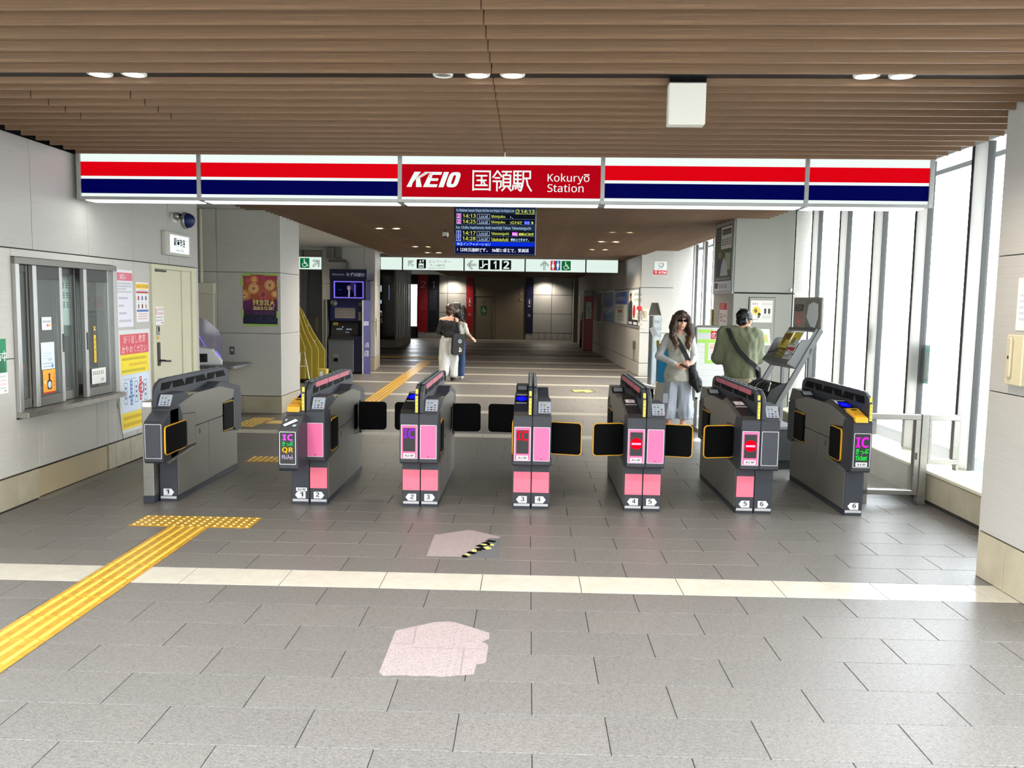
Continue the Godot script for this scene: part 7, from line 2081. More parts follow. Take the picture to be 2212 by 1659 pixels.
func brochure_rack():
	# the rack's width runs away from the camera, its face looks left; local x = width, y = up, z = out of its face
	var w := 0.64
	var o := Vector3(2.50, 0, -8.80)
	var t := thing("brochure_rack", "slanted grey brochure rack with a wire basket beside the right end gate", "rack", o, -PI / 2 + 0.13)
	# in local space: x from 0 (near) ... sign: local x axis points to +z after the turn; so the rack spans x in [-w, 0]
	var slope := func(y: float, off: float) -> float: return -(y - 0.55) * 0.56 + off     # z at height y on the leaning plane
	for x in [-w, 0.0]:
		var post := MB.new()
		var a := Vector3(x, 0.40, slope.call(0.40, 0.0))
		var b := Vector3(x, 1.47, slope.call(1.47, 0.0))
		post.box(Vector3.ZERO, Vector3(0.028, (b - a).length(), 0.055), 0.004, Transform3D(Basis(Vector3.RIGHT, -atan(0.56)), (a + b) * 0.5))
		post.span(Vector3(x - 0.014, 0.06, slope.call(1.20, -0.04) - 0.02), Vector3(x + 0.014, 1.28, slope.call(1.20, -0.04) + 0.02), 0.003)
		put("side_frame", post.mesh(), M.rack_grey, t)
	var base := MB.new()
	base.span(Vector3(-w - 0.02, 0.0, -0.42), Vector3(0.02, 0.085, 0.10), 0.006)
	put("base", base.mesh(), M.gloss_black, t)
	put("foot_box", sp(Vector3(-w, 0.085, -0.30), Vector3(0.0, 0.42, 0.02), 0.006), M.dark_metal, t)
	put("foot_plate", sp(Vector3(-w - 0.02, 0.42, -0.32), Vector3(0.02, 0.455, 0.10), 0.004), M.rack_grey, t)
	# upper tray: back plate, two cheeks, lip
	var y0 := 1.06
	var y1 := 1.43
	var e := Vector3(0, 1, -0.56).normalized()
	var nrm := Vector3(0, 0.56, 1).normalized()
	var O := Vector3(-w, y0, slope.call(y0, 0.03))
	var tray := MB.new()
	tray.prism(V2([0.0, 0.0, w, 0.0, w, 0.30, 0.0, 0.30]), -0.006, 0.0, O, Vector3(1, 0, 0), e, nrm)
	put("tray_back", tray.mesh(), M.dark_metal, t)
	for x in [0.0, w - 0.010]:
		var ch := MB.new()
		ch.prism(V2([0.0, 0.0, 0.0, 0.105, 0.29, 0.105, 0.34, 0.03, 0.46, 0.03, 0.46, 0.0]), x, x + 0.010, O, e, nrm, Vector3(1, 0, 0), 0.001)
		put("tray_cheek", ch.mesh(), M.rack_grey, t)
	put("tray_lip", MB.new().prism(V2([0.0, 0.0, w, 0.0, w, 0.105, 0.0, 0.105]), -0.008, 0.0, O, Vector3(1, 0, 0), nrm, e * -1.0).prism(V2([0.0, 0.0, w, 0.0, w, 0.05, 0.0, 0.05]), 0.0, 0.008, O + nrm * 0.105, Vector3(1, 0, 0), e, nrm).mesh(), M.rack_grey, t)
	put("top_bar", MB.new().prism(V2([0.0, 0.44, w, 0.44, w, 0.47, 0.0, 0.47]), -0.006, 0.03, O, Vector3(1, 0, 0), e, nrm, 0.002).mesh(), M.rack_grey, t)
	var wire := MB.new()
	for k in 2: wire.tube([O + e * 0.10 + nrm * 0.10, O + Vector3(w * 0.3, 0, 0) + e * (0.14 + 0.03 * k) + nrm * 0.09, O + Vector3(w * 0.7, 0, 0) + e * (0.10 + 0.05 * k) + nrm * 0.09, O + Vector3(w, 0, 0) + e * 0.12 + nrm * 0.10], 0.003, 5)
	put("wire", wire.mesh(), M.gloss_black, t)
	# lower wire basket
	var O2 := Vector3(-w, 0.55, slope.call(0.55, 0.03))
	var bk := MB.new()
	bk.prism(V2([0.0, 0.0, w, 0.0, w, 0.40, 0.0, 0.40]), -0.006, 0.0, O2, Vector3(1, 0, 0), e, nrm)
	put("basket_back", bk.mesh(), M.gate_black, t)
	var bc := MB.new()
	for x in [0.0, w - 0.010]: bc.prism(V2([0.0, 0.0, 0.0, 0.09, 0.26, 0.12, 0.36, 0.06, 0.42, 0.0]), x, x + 0.010, O2, e, nrm, Vector3(1, 0, 0))
	bc.prism(V2([0.0, 0.0, w, 0.0, w, 0.09, 0.0, 0.09]), -0.006, 0.0, O2, Vector3(1, 0, 0), nrm, e * -1.0)
	put("basket_cheek", bc.mesh(), M.gate_black, t)
	var wb := MB.new()
	for k in 5: wb.tube([O2 + e * (0.03 + 0.075 * k) + nrm * 0.10, O2 + Vector3(w, 0, 0) + e * (0.03 + 0.075 * k) + nrm * 0.10], 0.004, 5)
	for k in 8: wb.tube([O2 + Vector3(w * (k + 0.5) / 8, 0, 0) + e * 0.0 + nrm * 0.10, O2 + Vector3(w * (k + 0.5) / 8, 0, 0) + e * 0.34 + nrm * 0.10], 0.003, 5)
	put("basket_wire", wb.mesh(), M.dark_metal, t)
	put("basket_hoop", MB.new().tube([O2 + Vector3(0.22, 0, 0) + e * 0.06 + nrm * 0.11, O2 + Vector3(0.24, 0, 0) + e * 0.30 + nrm * 0.11, O2 + Vector3(0.34, 0, 0) + e * 0.36 + nrm * 0.11, O2 + Vector3(0.52, 0, 0) + e * 0.34 + nrm * 0.11, O2 + Vector3(0.58, 0, 0) + e * 0.24 + nrm * 0.11], 0.010, 8).mesh(), M.steel, t)
	# header board with the wordmark and a leaflet pocket
	var hz: float = slope.call(1.47, 0.0)
	put("header_board", sp(Vector3(-w - 0.01, 1.455, hz - 0.012), Vector3(0.01, 1.81, hz + 0.012), 0.004), paint(Color(0.56, 0.53, 0.50)), t)
	var p := ink()
	keio(p, -w + 0.015, 1.66, -w + 0.25, 1.735, Color(0.10, 0.10, 0.11), Color(0.56, 0.53, 0.50), 1.0)
	p.jp("無料", -w + 0.04, 1.59, 0.09, 0.055, Color(0.80, 0.42, 0.42), 1.0, 0.12)
	p.pts([-w + 0.09, 1.575, -w + 0.18, 1.575, -w + 0.18, 1.545, -w + 0.22, 1.545, -w + 0.135, 1.50, -w + 0.05, 1.545, -w + 0.09, 1.545], Color(0.82, 0.45, 0.45), 1.0)
	put("print", p.commit(), null, t).position.z = hz + 0.013
	put("leaflet_pocket", sp(Vector3(-0.355, 1.475, hz + 0.012), Vector3(-0.02, 1.785, hz + 0.020), 0.003), M.frosted, t)
	put("leaflet", MB.new().prism(V2([-0.30, 1.60, -0.20, 1.50, -0.10, 1.49, -0.04, 1.60, -0.05, 1.74, -0.16, 1.76, -0.26, 1.73]), hz + 0.021, hz + 0.028, Vector3.ZERO, Vector3(1, 0, 0), Vector3.UP, Vector3(0, 0, 1), 0.002).mesh(), paint(Color(0.80, 0.82, 0.83)), t)
	# brochures lie in the tray: things of their own
	var bcol := [[Color(0.80, 0.72, 0.30), "yellow food brochure at the top left of the rack's tray"], [Color(0.82, 0.83, 0.80), "white and yellow brochure at the top right of the rack's tray"], [Color(0.55, 0.50, 0.28), "olive brochure in the middle left of the rack's tray"], [Color(0.86, 0.84, 0.86), "white brochure with a red emblem in the middle of the rack's tray"], [Color(0.30, 0.47, 0.66), "blue brochure at the right of the rack's tray"], [Color(0.82, 0.80, 0.72), "cream brochure lying low at the left of the rack's tray"]]
	var pos := [[0.06, 0.20], [0.27, 0.22], [0.07, 0.08], [0.25, 0.08], [0.42, 0.10], [0.03, 0.015]]
	for i in 6:
		var b := thing("brochure", bcol[i][1], "brochure", Vector3.ZERO, 0.0, "brochures in the slanted rack")
		var lift := 0.012 + 0.008 * (5 - i)
		var local := Transform3D(Basis(Vector3(1, 0, 0), e, nrm), O + Vector3(pos[i][0], 0, 0) + e * pos[i][1] + nrm * lift)
		b.transform = t.transform * local
		put("pages", sp(Vector3(0, 0, 0), Vector3(0.20, 0.19, 0.006), 0.001), paint(bcol[i][0]), b)
		var q := ink()
		q.rect(0.015, 0.10, 0.185, 0.175, [Color(0.45, 0.30, 0.15), Color(0.85, 0.75, 0.25), Color(0.40, 0.34, 0.20), Color(0.72, 0.20, 0.25), Color(0.20, 0.36, 0.55), Color(0.7, 0.6, 0.5)][i], 1.0)
		q.disc(Vector2(0.07, 0.075), 0.04, [Color(0.50, 0.42, 0.12), Color(0.55, 0.48, 0.15), Color(0.62, 0.56, 0.30), Color(0.9, 0.9, 0.92), Color(0.45, 0.62, 0.8), Color(0.85, 0.82, 0.75)][i], 2.0)
		q.small(0.02, 0.02, 0.17, 0.04, Color(0.3, 0.28, 0.2), 1.0, i)
		put("print", q.commit(), null, b).position.z = 0.0062

# ---------------------------------------------------------------- marks on the floor
func small_things():
	var res := mat("residue", Color(0.62, 0.57, 0.565), 0.7)
	res.albedo_texture = streaks(256, 256, Color(0.9, 0.88, 0.88), 0.12, 6, 33, 2)
	tri_map(res, Vector3(2.5, 2.5, 5.0))
	var flat := func(called: String, label: String, pts: Array, m: Material, h := 0.0012) -> Node3D:
		var t := thing(called, label, "floor sticker")
		put("film", MB.new().prism(V2(pts), 0.0, h, Vector3.ZERO, Vector3(1, 0, 0), Vector3(0, 0, 1), Vector3.UP).mesh(), m, t)
		return t
	var s1: Node3D = flat.call("worn_floor_sticker", "worn house-shaped floor sticker with black and yellow scraps in front of the gates", [-0.700, -6.00, -0.455, -6.165, -0.215, -5.99, -0.228, -5.955, -0.300, -5.95, -0.345, -5.80, -0.36, -5.68, -0.44, -5.52, -0.47, -5.49, -0.697, -5.49], res)
	put("dark_scrap", MB.new().prism(V2([-0.30, -5.95, -0.228, -5.955, -0.215, -5.99, -0.210, -5.475, -0.44, -5.49, -0.36, -5.68, -0.345, -5.80]), 0.0, 0.0008, Vector3.ZERO, Vector3(1, 0, 0), Vector3(0, 0, 1), Vector3.UP).mesh(), paint(Color(0.36, 0.36, 0.37)), s1)
	var sc := MB.new()
	for q in [[-0.44, -5.50, 0.035, 0.3], [-0.40, -5.58, 0.04, 1.0], [-0.36, -5.66, 0.04, 0.2], [-0.345, -5.74, 0.045, 0.9], [-0.31, -5.80, 0.05, 0.4], [-0.28, -5.87, 0.04, 1.2], [-0.33, -5.68, 0.03, 0.7]]:
		sc.box(Vector3.ZERO, Vector3(q[2], 0.0012, q[2] * 1.6), 0.0, Transform3D(Basis(Vector3.UP, q[3]), Vector3(q[0], 0.0018, q[1])))
	put("black_scrap", sc.mesh(), M.gloss_black, s1)
	var sy := MB.new()
	for q in [[-0.425, -5.53, 0.025, 0.8], [-0.385, -5.63, 0.03, 0.1], [-0.30, -5.70, 0.04, 0.5], [-0.325, -5.78, 0.025, 1.0], [-0.27, -5.78, 0.025, 0.2]]:
		sy.box(Vector3.ZERO, Vector3(q[2], 0.0012, q[2] * 1.5), 0.0, Transform3D(Basis(Vector3.UP, q[3]), Vector3(q[0], 0.0026, q[1])))
	put("yellow_scrap", sy.mesh(), paint(Color(0.80, 0.78, 0.42)), s1)
	var s2: Node3D = flat.call("pale_floor_sticker", "large pale pinkish house-shaped sticker residue on the near floor", [-0.699, -4.192, -0.600, -4.262, -0.512, -4.321, -0.44, -4.335, -0.409, -4.328, -0.31, -4.262, -0.214, -4.19, -0.212, -4.12, -0.234, -4.10, -0.250, -4.075, -0.225, -4.055, -0.212, -4.022, -0.214, -3.845, -0.225, -3.825, -0.256, -3.815, -0.262, -3.74, -0.262, -3.705, -0.33, -3.69, -0.40, -3.670, -0.47, -3.680, -0.52, -3.672, -0.60, -3.678, -0.672, -3.668, -0.697, -3.699], res, 0.0016)
	var ln := MB.new()
	for q in [[-0.600, -4.26, -0.585, -4.03], [-0.69, -4.03, -0.585, -4.03], [-0.585, -3.985, -0.22, -3.985], [-0.33, -3.985, -0.325, -3.70]]:
		var a := Vector3(q[0], 0.0018, q[1])
		var b := Vector3(q[2], 0.0018, q[3])
		ln.box(Vector3.ZERO, Vector3(0.005, 0.0006, (b - a).length()), 0.0, Transform3D(Basis(Vector3.UP, atan2((b - a).x, (b - a).z)), (a + b) * 0.5))
	put("crease", ln.mesh(), paint(Color(0.48, 0.44, 0.44)), s2)
	var s3: Node3D = flat.call("gold_floor_sticker", "gold and black arrow sticker on the far floor behind the gates", [0.79, -16.75, 1.253, -16.85, 1.312, -16.35, 1.111, -16.15, 0.83, -16.25], paint(Color(0.25, 0.22, 0.12)), 0.002)
	put("gold_mark", MB.new().prism(V2([0.85, -16.70, 1.20, -16.78, 1.25, -16.42, 1.10, -16.26, 1.06, -16.5, 0.95, -16.40, 0.88, -16.32]), 0.0, 0.003, Vector3.ZERO, Vector3(1, 0, 0), Vector3(0, 0, 1), Vector3.UP).mesh(), paint(Color(0.72, 0.62, 0.30)), s3)

# ---------------------------------------------------------------- people: smooth distance fields meshed with surface nets
class Flesh:
	var vs := PackedVector3Array()
	var ix := PackedInt32Array()
	# prims: ["c", a, b, ra, rb] tapered capsules, ["e", centre, radii, basis] ellipsoids; planes: [normal, d] keep normal.p <= d
	func add(prims: Array, cell: float, k := 0.03, planes := [], fold := 0.0, fold_freq := Vector3.ONE, seed_no := 1):
		var lo := Vector3(1e9, 1e9, 1e9)
		var hi := -lo
		var boxes := []
		for p in prims:
			var a: Vector3
			var b: Vector3
			if p[0] == "c":
				var rr := maxf(p[3], p[4])
				a = p[1].min(p[2]) - Vector3.ONE * rr
				b = p[1].max(p[2]) + Vector3.ONE * rr
			else:
				var m := maxf(p[2].x, maxf(p[2].y, p[2].z))
				a = p[1] - Vector3.ONE * m
				b = p[1] + Vector3.ONE * m
			var pad := Vector3.ONE * (k + cell * 2.0 + fold)
			a -= pad; b += pad
			boxes.append([a, b])
			lo = lo.min(a); hi = hi.max(b)
		var nx := int((hi.x - lo.x) / cell) + 2
		var ny := int((hi.y - lo.y) / cell) + 2
		var nz := int((hi.z - lo.z) / cell) + 2
		var nxy := nx * ny
		var f := PackedFloat32Array()
		f.resize(nxy * nz)
		f.fill(1.0)
		for n in prims.size():
			var p: Array = prims[n]
			var i0 := maxi(0, int((boxes[n][0].x - lo.x) / cell)); var i1 := mini(nx - 1, int((boxes[n][1].x - lo.x) / cell) + 1)
			var j0 := maxi(0, int((boxes[n][0].y - lo.y) / cell)); var j1 := mini(ny - 1, int((boxes[n][1].y - lo.y) / cell) + 1)
			var k0 := maxi(0, int((boxes[n][0].z - lo.z) / cell)); var k1 := mini(nz - 1, int((boxes[n][1].z - lo.z) / cell) + 1)
			var cap: bool = p[0] == "c"
			var a: Vector3 = p[1]
			var ab := Vector3.ZERO
			var ra := 0.0
			var dr := 0.0
			var l2 := 1.0
			var inv := Basis()
			var rad := Vector3.ONE
			var rmin := 0.0
			if cap:
				ab = p[2] - a
				l2 = maxf(ab.length_squared(), 1e-9)
				ra = p[3]; dr = p[4] - p[3]
			else:
				rad = p[2]
				inv = (p[3] as Basis).inverse() if p.size() > 3 else Basis()
				rmin = minf(rad.x, minf(rad.y, rad.z))
			for kk in range(k0, k1 + 1):
				for jj in range(j0, j1 + 1):
					var id := kk * nxy + jj * nx + i0
					var q := Vector3(lo.x + i0 * cell, lo.y + jj * cell, lo.z + kk * cell)
					for ii in range(i0, i1 + 1):
						var d := 0.0
						if cap:
							var t := clampf((q - a).dot(ab) / l2, 0.0, 1.0)
							d = q.distance_to(a + ab * t) - ra - dr * t
						else:
							var w := inv * (q - a)
							var u := w / rad
							var ul := u.length()
							d = (ul - 1.0) * rmin if ul < 1e-4 else ul * (ul - 1.0) / (u / rad).length()
						var o := f[id]
						var h := maxf(k - absf(o - d), 0.0) / k
						f[id] = minf(o, d) - h * h * k * 0.25
						id += 1
						q.x += cell
		if fold > 0.0 or not planes.is_empty():
			var nn := FastNoiseLite.new()
			nn.seed = seed_no
			nn.frequency = 1.0
			nn.fractal_octaves = 2
			for kk in nz:
				for jj in ny:
					for ii in nx:
						var id := kk * nxy + jj * nx + ii
						var v := f[id]
						if absf(v) > cell * 3.0 + fold + 0.02 and v > 0.0: continue
						var q := lo + Vector3(ii, jj, kk) * cell
						if fold > 0.0 and absf(v) < cell * 3.0 + fold: v += fold * nn.get_noise_3dv(q * fold_freq)
						for pl in planes: v = maxf(v, pl[0].dot(q) - pl[1])
						f[id] = v
		# surface nets
		var at := {}
		var base := vs.size()
		var offs := [0, 1, nx, nx + 1, nxy, nxy + 1, nxy + nx, nxy + nx + 1]
		var edges := [[0, 1], [2, 3], [4, 5], [6, 7], [0, 2], [1, 3], [4, 6], [5, 7], [0, 4], [1, 5], [2, 6], [3, 7]]
		for kk in nz - 1:
			for jj in ny - 1:
				for ii in nx - 1:
					var id := kk * nxy + jj * nx + ii
					if absf(f[id]) > cell * 2.5: continue
					var m := 0
					for c in 8:
						if f[id + offs[c]] < 0.0: m |= 1 << c
					if m == 0 or m == 255: continue
					var s := Vector3.ZERO
					var n := 0
					for e in edges:
						var b0: int = e[0]
						var b1: int = e[1]
						if ((m >> b0) & 1) != ((m >> b1) & 1):
							var v0 := f[id + offs[b0]]
							var v1 := f[id + offs[b1]]
							var t := v0 / (v0 - v1)
							var p0 := Vector3(b0 & 1, (b0 >> 1) & 1, b0 >> 2)
							var p1 := Vector3(b1 & 1, (b1 >> 1) & 1, b1 >> 2)
							s += p0.lerp(p1, t)
							n += 1
					at[id] = vs.size()
					vs.append(lo + (Vector3(ii, jj, kk) + s / n) * cell)
		var axes := [[1, nx, nxy], [nx, nxy, 1], [nxy, 1, nx]]
		for id in at:
			for ax in axes:
				var i1: int = ax[0]
				var u: int = ax[1]
				var w: int = ax[2]
				# edge from id to id + i1, shared by the cells id, id - u, id - w, id - u - w
				if id + i1 >= f.size(): continue
				var s0 := f[id] < 0.0
				var s1 := f[id + i1] < 0.0
				if s0 == s1: continue
				if not (at.has(id - u) and at.has(id - w) and at.has(id - u - w)): continue
				var q := [at[id], at[id - u], at[id - u - w], at[id - w]]
				if s0: ix.append_array([q[0], q[2], q[1], q[0], q[3], q[2]])
				else: ix.append_array([q[0], q[1], q[2], q[0], q[2], q[3]])
	func mesh() -> ArrayMesh:
		var nr := PackedVector3Array()
		nr.resize(vs.size())
		for i in range(0, ix.size(), 3):
			var n := (vs[ix[i + 2]] - vs[ix[i]]).cross(vs[ix[i + 1]] - vs[ix[i]])
			for j in 3: nr[ix[i + j]] += n
		for i in nr.size(): nr[i] = nr[i].normalized()
		var a := []
		a.resize(Mesh.ARRAY_MAX)
		a[Mesh.ARRAY_VERTEX] = vs
		a[Mesh.ARRAY_NORMAL] = nr
		a[Mesh.ARRAY_INDEX] = ix
		var m := ArrayMesh.new()
		m.add_surface_from_arrays(Mesh.PRIMITIVE_TRIANGLES, a)
		return m

func cps(a: Vector3, b: Vector3, ra: float, rb: float) -> Array: return ["c", a, b, ra, rb]
func ell(c: Vector3, r: Vector3, b := Basis()) -> Array: return ["e", c, r, b]

# a hand: wrist, direction of the fingers, back-of-hand normal, side of the thumb (+1 or -1 along fingers x back), curl in radians at each knuckle
func add_hand(fl: Flesh, w: Vector3, dir: Vector3, back: Vector3, thumb: float, curl: float, s := 1.0, cell := 0.0045):
	dir = dir.normalized()
	back = (back - dir * back.dot(dir)).normalized()
	var side := dir.cross(back) * thumb
	var pr := []
	pr.append(cps(w - dir * 0.02, w + dir * 0.02 * s, 0.025 * s, 0.026 * s))
	for k in 4:
		var off := (1.5 - k) * 0.0185 * s
		pr.append(cps(w + dir * 0.015 * s + side * off * 0.6, w + dir * 0.082 * s + side * off, 0.0145 * s, 0.0115 * s))
	var fl_len := [0.070, 0.078, 0.073, 0.058]
	var hand := pr.duplicate()
	fl.add(hand, cell, 0.012)
	for k in 4:
		var off := (1.5 - k) * 0.0185 * s
		var p := w + dir * 0.080 * s + side * off
		var d := dir
		var seg := []
		for j in 3:
			d = d.rotated(side.normalized() * thumb, -curl * (0.8 if j == 0 else 1.0))
			var q: Vector3 = p + d * fl_len[k] * s * [0.45, 0.32, 0.23][j]
			seg.append(cps(p, q, (0.0095 - 0.0008 * j) * s, (0.0088 - 0.0010 * j) * s))
			p = q
		fl.add(seg, cell, 0.006)
	var t0 := w + dir * 0.025 * s + side * 0.024 * s
	var t1 := t0 + (dir * 0.6 + side * 0.7 - back * 0.35).normalized() * 0.042 * s
	var t2 := t1 + (dir * 0.9 + side * 0.15 - back * 0.35).normalized() * 0.032 * s
	var t3 := t2 + (dir * 1.0 - side * 0.1 - back * 0.35).normalized() * 0.025 * s
	fl.add([cps(t0 - side * 0.01, t1, 0.015 * s, 0.0115 * s), cps(t1, t2, 0.0112 * s, 0.010 * s), cps(t2, t3, 0.0098 * s, 0.0082 * s)], cell, 0.008)

# a head with nose, brow, jaw and ears; c = centre of the skull, b = its basis (z = where the face looks)
func add_head(fl: Flesh, c: Vector3, b: Basis, s := 1.0, cell := 0.006):
	var P := func(x: float, y: float, z: float) -> Vector3: return c + b * (Vector3(x, y, z) * s)
	var pr := [ell(P.call(0, 0.025, -0.01), Vector3(0.074, 0.092, 0.092) * s, b), ell(P.call(0, -0.045, 0.028), Vector3(0.058, 0.072, 0.060) * s, b), ell(P.call(0, -0.098, 0.050), Vector3(0.026, 0.020, 0.024) * s, b),
		cps(P.call(0, 0.005, 0.083), P.call(0, -0.030, 0.104), 0.009 * s, 0.012 * s), cps(P.call(-0.012, -0.034, 0.092), P.call(0.012, -0.034, 0.092), 0.008 * s, 0.008 * s),
		cps(P.call(-0.032, 0.022, 0.074), P.call(0.032, 0.022, 0.074), 0.010 * s, 0.010 * s), ell(P.call(-0.038, -0.030, 0.062), Vector3(0.022, 0.022, 0.018) * s, b), ell(P.call(0.038, -0.030, 0.062), Vector3(0.022, 0.022, 0.018) * s, b),
		cps(P.call(-0.014, -0.062, 0.083), P.call(0.014, -0.062, 0.083), 0.008 * s, 0.008 * s), cps(P.call(-0.012, -0.073, 0.080), P.call(0.012, -0.073, 0.080), 0.008 * s, 0.008 * s)]
	fl.add(pr, cell, 0.014)
	for q in [-1.0, 1.0]:
		fl.add([ell(P.call(0.076 * q, -0.012, -0.004), Vector3(0.010, 0.031, 0.019) * s, b * Basis(Vector3.UP, 0.35 * q)), cps(P.call(0.078 * q, -0.036, 0.004), P.call(0.074 * q, -0.03, 0.006), 0.008 * s, 0.008 * s)], cell, 0.008)

func cloth_mat(called: String, col: Color, rough := 0.85) -> StandardMaterial3D:
	var m := mat(called, col, rough)
	m.rim_enabled = true
	m.rim = 0.15
	return m

func strap_mesh(pts: Array, nrm: Array, width: float, thick := 0.006) -> ArrayMesh:
	var b := MB.new()
	for i in pts.size() - 1:
		var d: Vector3 = (pts[i + 1] - pts[i])
		var n: Vector3 = nrm[i]
		n = (n - d.normalized() * n.dot(d.normalized())).normalized()
		var x := d.normalized().cross(n)
		b.box(Vector3.ZERO, Vector3(width, d.length() + 0.008, thick), 0.001, Transform3D(Basis(x, d.normalized(), n), (pts[i] + pts[i + 1]) * 0.5))
	return b.mesh()

func people():
	mat("skin", Color(0.86, 0.66, 0.56), 0.55)
	M.skin.subsurf_scatter_enabled = true
	M.skin.subsurf_scatter_strength = 0.1
	mat("skin_tan", Color(0.78, 0.58, 0.47), 0.55)
	mat("lips", Color(0.62, 0.28, 0.27), 0.5)
	woman_front()
	man_reading()
	woman_walking()
	companion()

func woman_front():
	var t := thing("person", "woman with long wavy brown hair, sunglasses, pale grey top and loose grey trousers", "person", Vector3(1.972, 0, -11.3), -0.05)
	var hb := Basis(Vector3.UP, 0.12)
	var hc := Vector3(0.015, 1.500, 0.03)
	var shl := Vector3(-0.150, 1.275, 0.0)
	var shr := Vector3(0.150, 1.275, 0.0)
	var ell_ := Vector3(-0.262, 1.025, -0.01)
	var elr := Vector3(0.215, 1.020, 0.0)
	var wl := Vector3(-0.055, 0.925, 0.165)
	var wr := Vector3(0.155, 0.955, 0.150)
	var body := Flesh.new()
	body.add([cps(Vector3(0, 1.28, 0), Vector3(0.008, 1.42, 0.012), 0.055, 0.046), ell(Vector3(0, 1.16, 0.0), Vector3(0.150, 0.16, 0.095)), ell(Vector3(0, 0.98, 0.0), Vector3(0.112, 0.15, 0.078)), ell(Vector3(0, 0.84, 0.0), Vector3(0.132, 0.11, 0.088)),
		cps(shl, ell_, 0.046, 0.036), cps(ell_, wl, 0.036, 0.024), cps(shr, elr, 0.046, 0.036), cps(elr, wr, 0.036, 0.024), cps(Vector3(-0.08, 1.31, 0), shl, 0.045, 0.045), cps(Vector3(0.08, 1.31, 0), shr, 0.045, 0.045),
		cps(Vector3(-0.075, 0.78, 0), Vector3(-0.10, 0.45, 0.01), 0.068, 0.052), cps(Vector3(-0.10, 0.45, 0.01), Vector3(-0.10, 0.09, -0.01), 0.050, 0.034), cps(Vector3(0.075, 0.78, 0), Vector3(0.085, 0.45, 0.02), 0.068, 0.052), cps(Vector3(0.085, 0.45, 0.02), Vector3(0.085, 0.09, 0.0), 0.050, 0.034),
		cps(Vector3(-0.10, 0.045, -0.03), Vector3(-0.115, 0.035, 0.13), 0.036, 0.03), cps(Vector3(0.085, 0.045, -0.02), Vector3(0.10, 0.035, 0.14), 0.036, 0.03)], 0.014, 0.035)
	add_head(body, hc, hb, 1.0, 0.006)
	add_hand(body, wl, Vector3(0.85, -0.30, 0.40), Vector3(0.1, 0.35, 0.9), -1.0, 0.42, 0.95)
	add_hand(body, wr, Vector3(-0.80, -0.20, 0.45), Vector3(0.2, 0.45, 0.85), 1.0, 0.42, 0.95)
	put("body", body.mesh(), M.skin, t)
	var top := Flesh.new()
	top.add([ell(Vector3(0, 1.17, 0.0), Vector3(0.165, 0.165, 0.112)), ell(Vector3(0, 1.13, 0.045), Vector3(0.125, 0.075, 0.085)), ell(Vector3(0, 0.98, 0.0), Vector3(0.142, 0.17, 0.105)), ell(Vector3(0, 0.80, 0.0), Vector3(0.178, 0.17, 0.135)), cps(Vector3(-0.04, 0.74, 0), Vector3(0.04, 0.74, 0), 0.138, 0.138),
		cps(Vector3(-0.07, 1.305, 0), shl, 0.055, 0.056), cps(Vector3(0.07, 1.305, 0), shr, 0.055, 0.056)], 0.013, 0.04, [[Vector3(0, -1, 0), -0.690], [Vector3(0, 0.9, 0.5).normalized(), 1.195]], 0.009, Vector3(6, 26, 6), 3)
	put("top", top.mesh(), cloth_mat("top_grey", Color(0.70, 0.69, 0.64)), t)
	var sl := Flesh.new()
	sl.add([cps(shl, ell_, 0.060, 0.047), cps(ell_, wl.lerp(ell_, 0.06), 0.047, 0.034)], 0.012, 0.03, [], 0.006, Vector3(22, 22, 22), 4)
	sl.add([cps(shr, elr, 0.060, 0.047), cps(elr, wr.lerp(elr, 0.06), 0.047, 0.034)], 0.012, 0.03, [], 0.006, Vector3(22, 22, 22), 5)
	put("sleeves", sl.mesh(), cloth_mat("sleeve_white", Color(0.76, 0.76, 0.75)), t)
	var tr := Flesh.new()
	tr.add([ell(Vector3(0, 0.72, 0), Vector3(0.158, 0.10, 0.118)), cps(Vector3(-0.085, 0.66, 0.0), Vector3(-0.105, 0.30, 0.01), 0.098, 0.108), cps(Vector3(-0.105, 0.30, 0.01), Vector3(-0.105, 0.22, 0.01), 0.108, 0.095), cps(Vector3(0.085, 0.66, 0.0), Vector3(0.105, 0.30, 0.02), 0.098, 0.108), cps(Vector3(0.105, 0.30, 0.02), Vector3(0.105, 0.23, 0.02), 0.108, 0.095)], 0.013, 0.03, [[Vector3(0, 1, 0), 0.76], [Vector3(0, -1, 0), -0.185]], 0.020, Vector3(13, 1.6, 13), 8)
	put("trousers", tr.mesh(), cloth_mat("trouser_grey", Color(0.64, 0.655, 0.69)), t)
	put("pocket_flap", bx(Vector3(-0.17, 0.47, 0.105), Vector3(0.07, 0.13, 0.012), 0.004), M.trouser_grey, t)
	# hair: crown, fringe and long waves on both sides
	var hair := Flesh.new()
	var H := func(x: float, y: float, z: float) -> Vector3: return hc + hb * Vector3(x, y, z)
	var pr := [ell(H.call(0, 0.045, -0.020), Vector3(0.092, 0.098, 0.105), hb), ell(H.call(0, 0.085, 0.035), Vector3(0.070, 0.045, 0.062), hb), cps(H.call(-0.055, 0.066, 0.070), H.call(0.055, 0.066, 0.070), 0.024, 0.024), cps(H.call(0, -0.02, -0.085), H.call(0, -0.22, -0.10), 0.085, 0.10)]
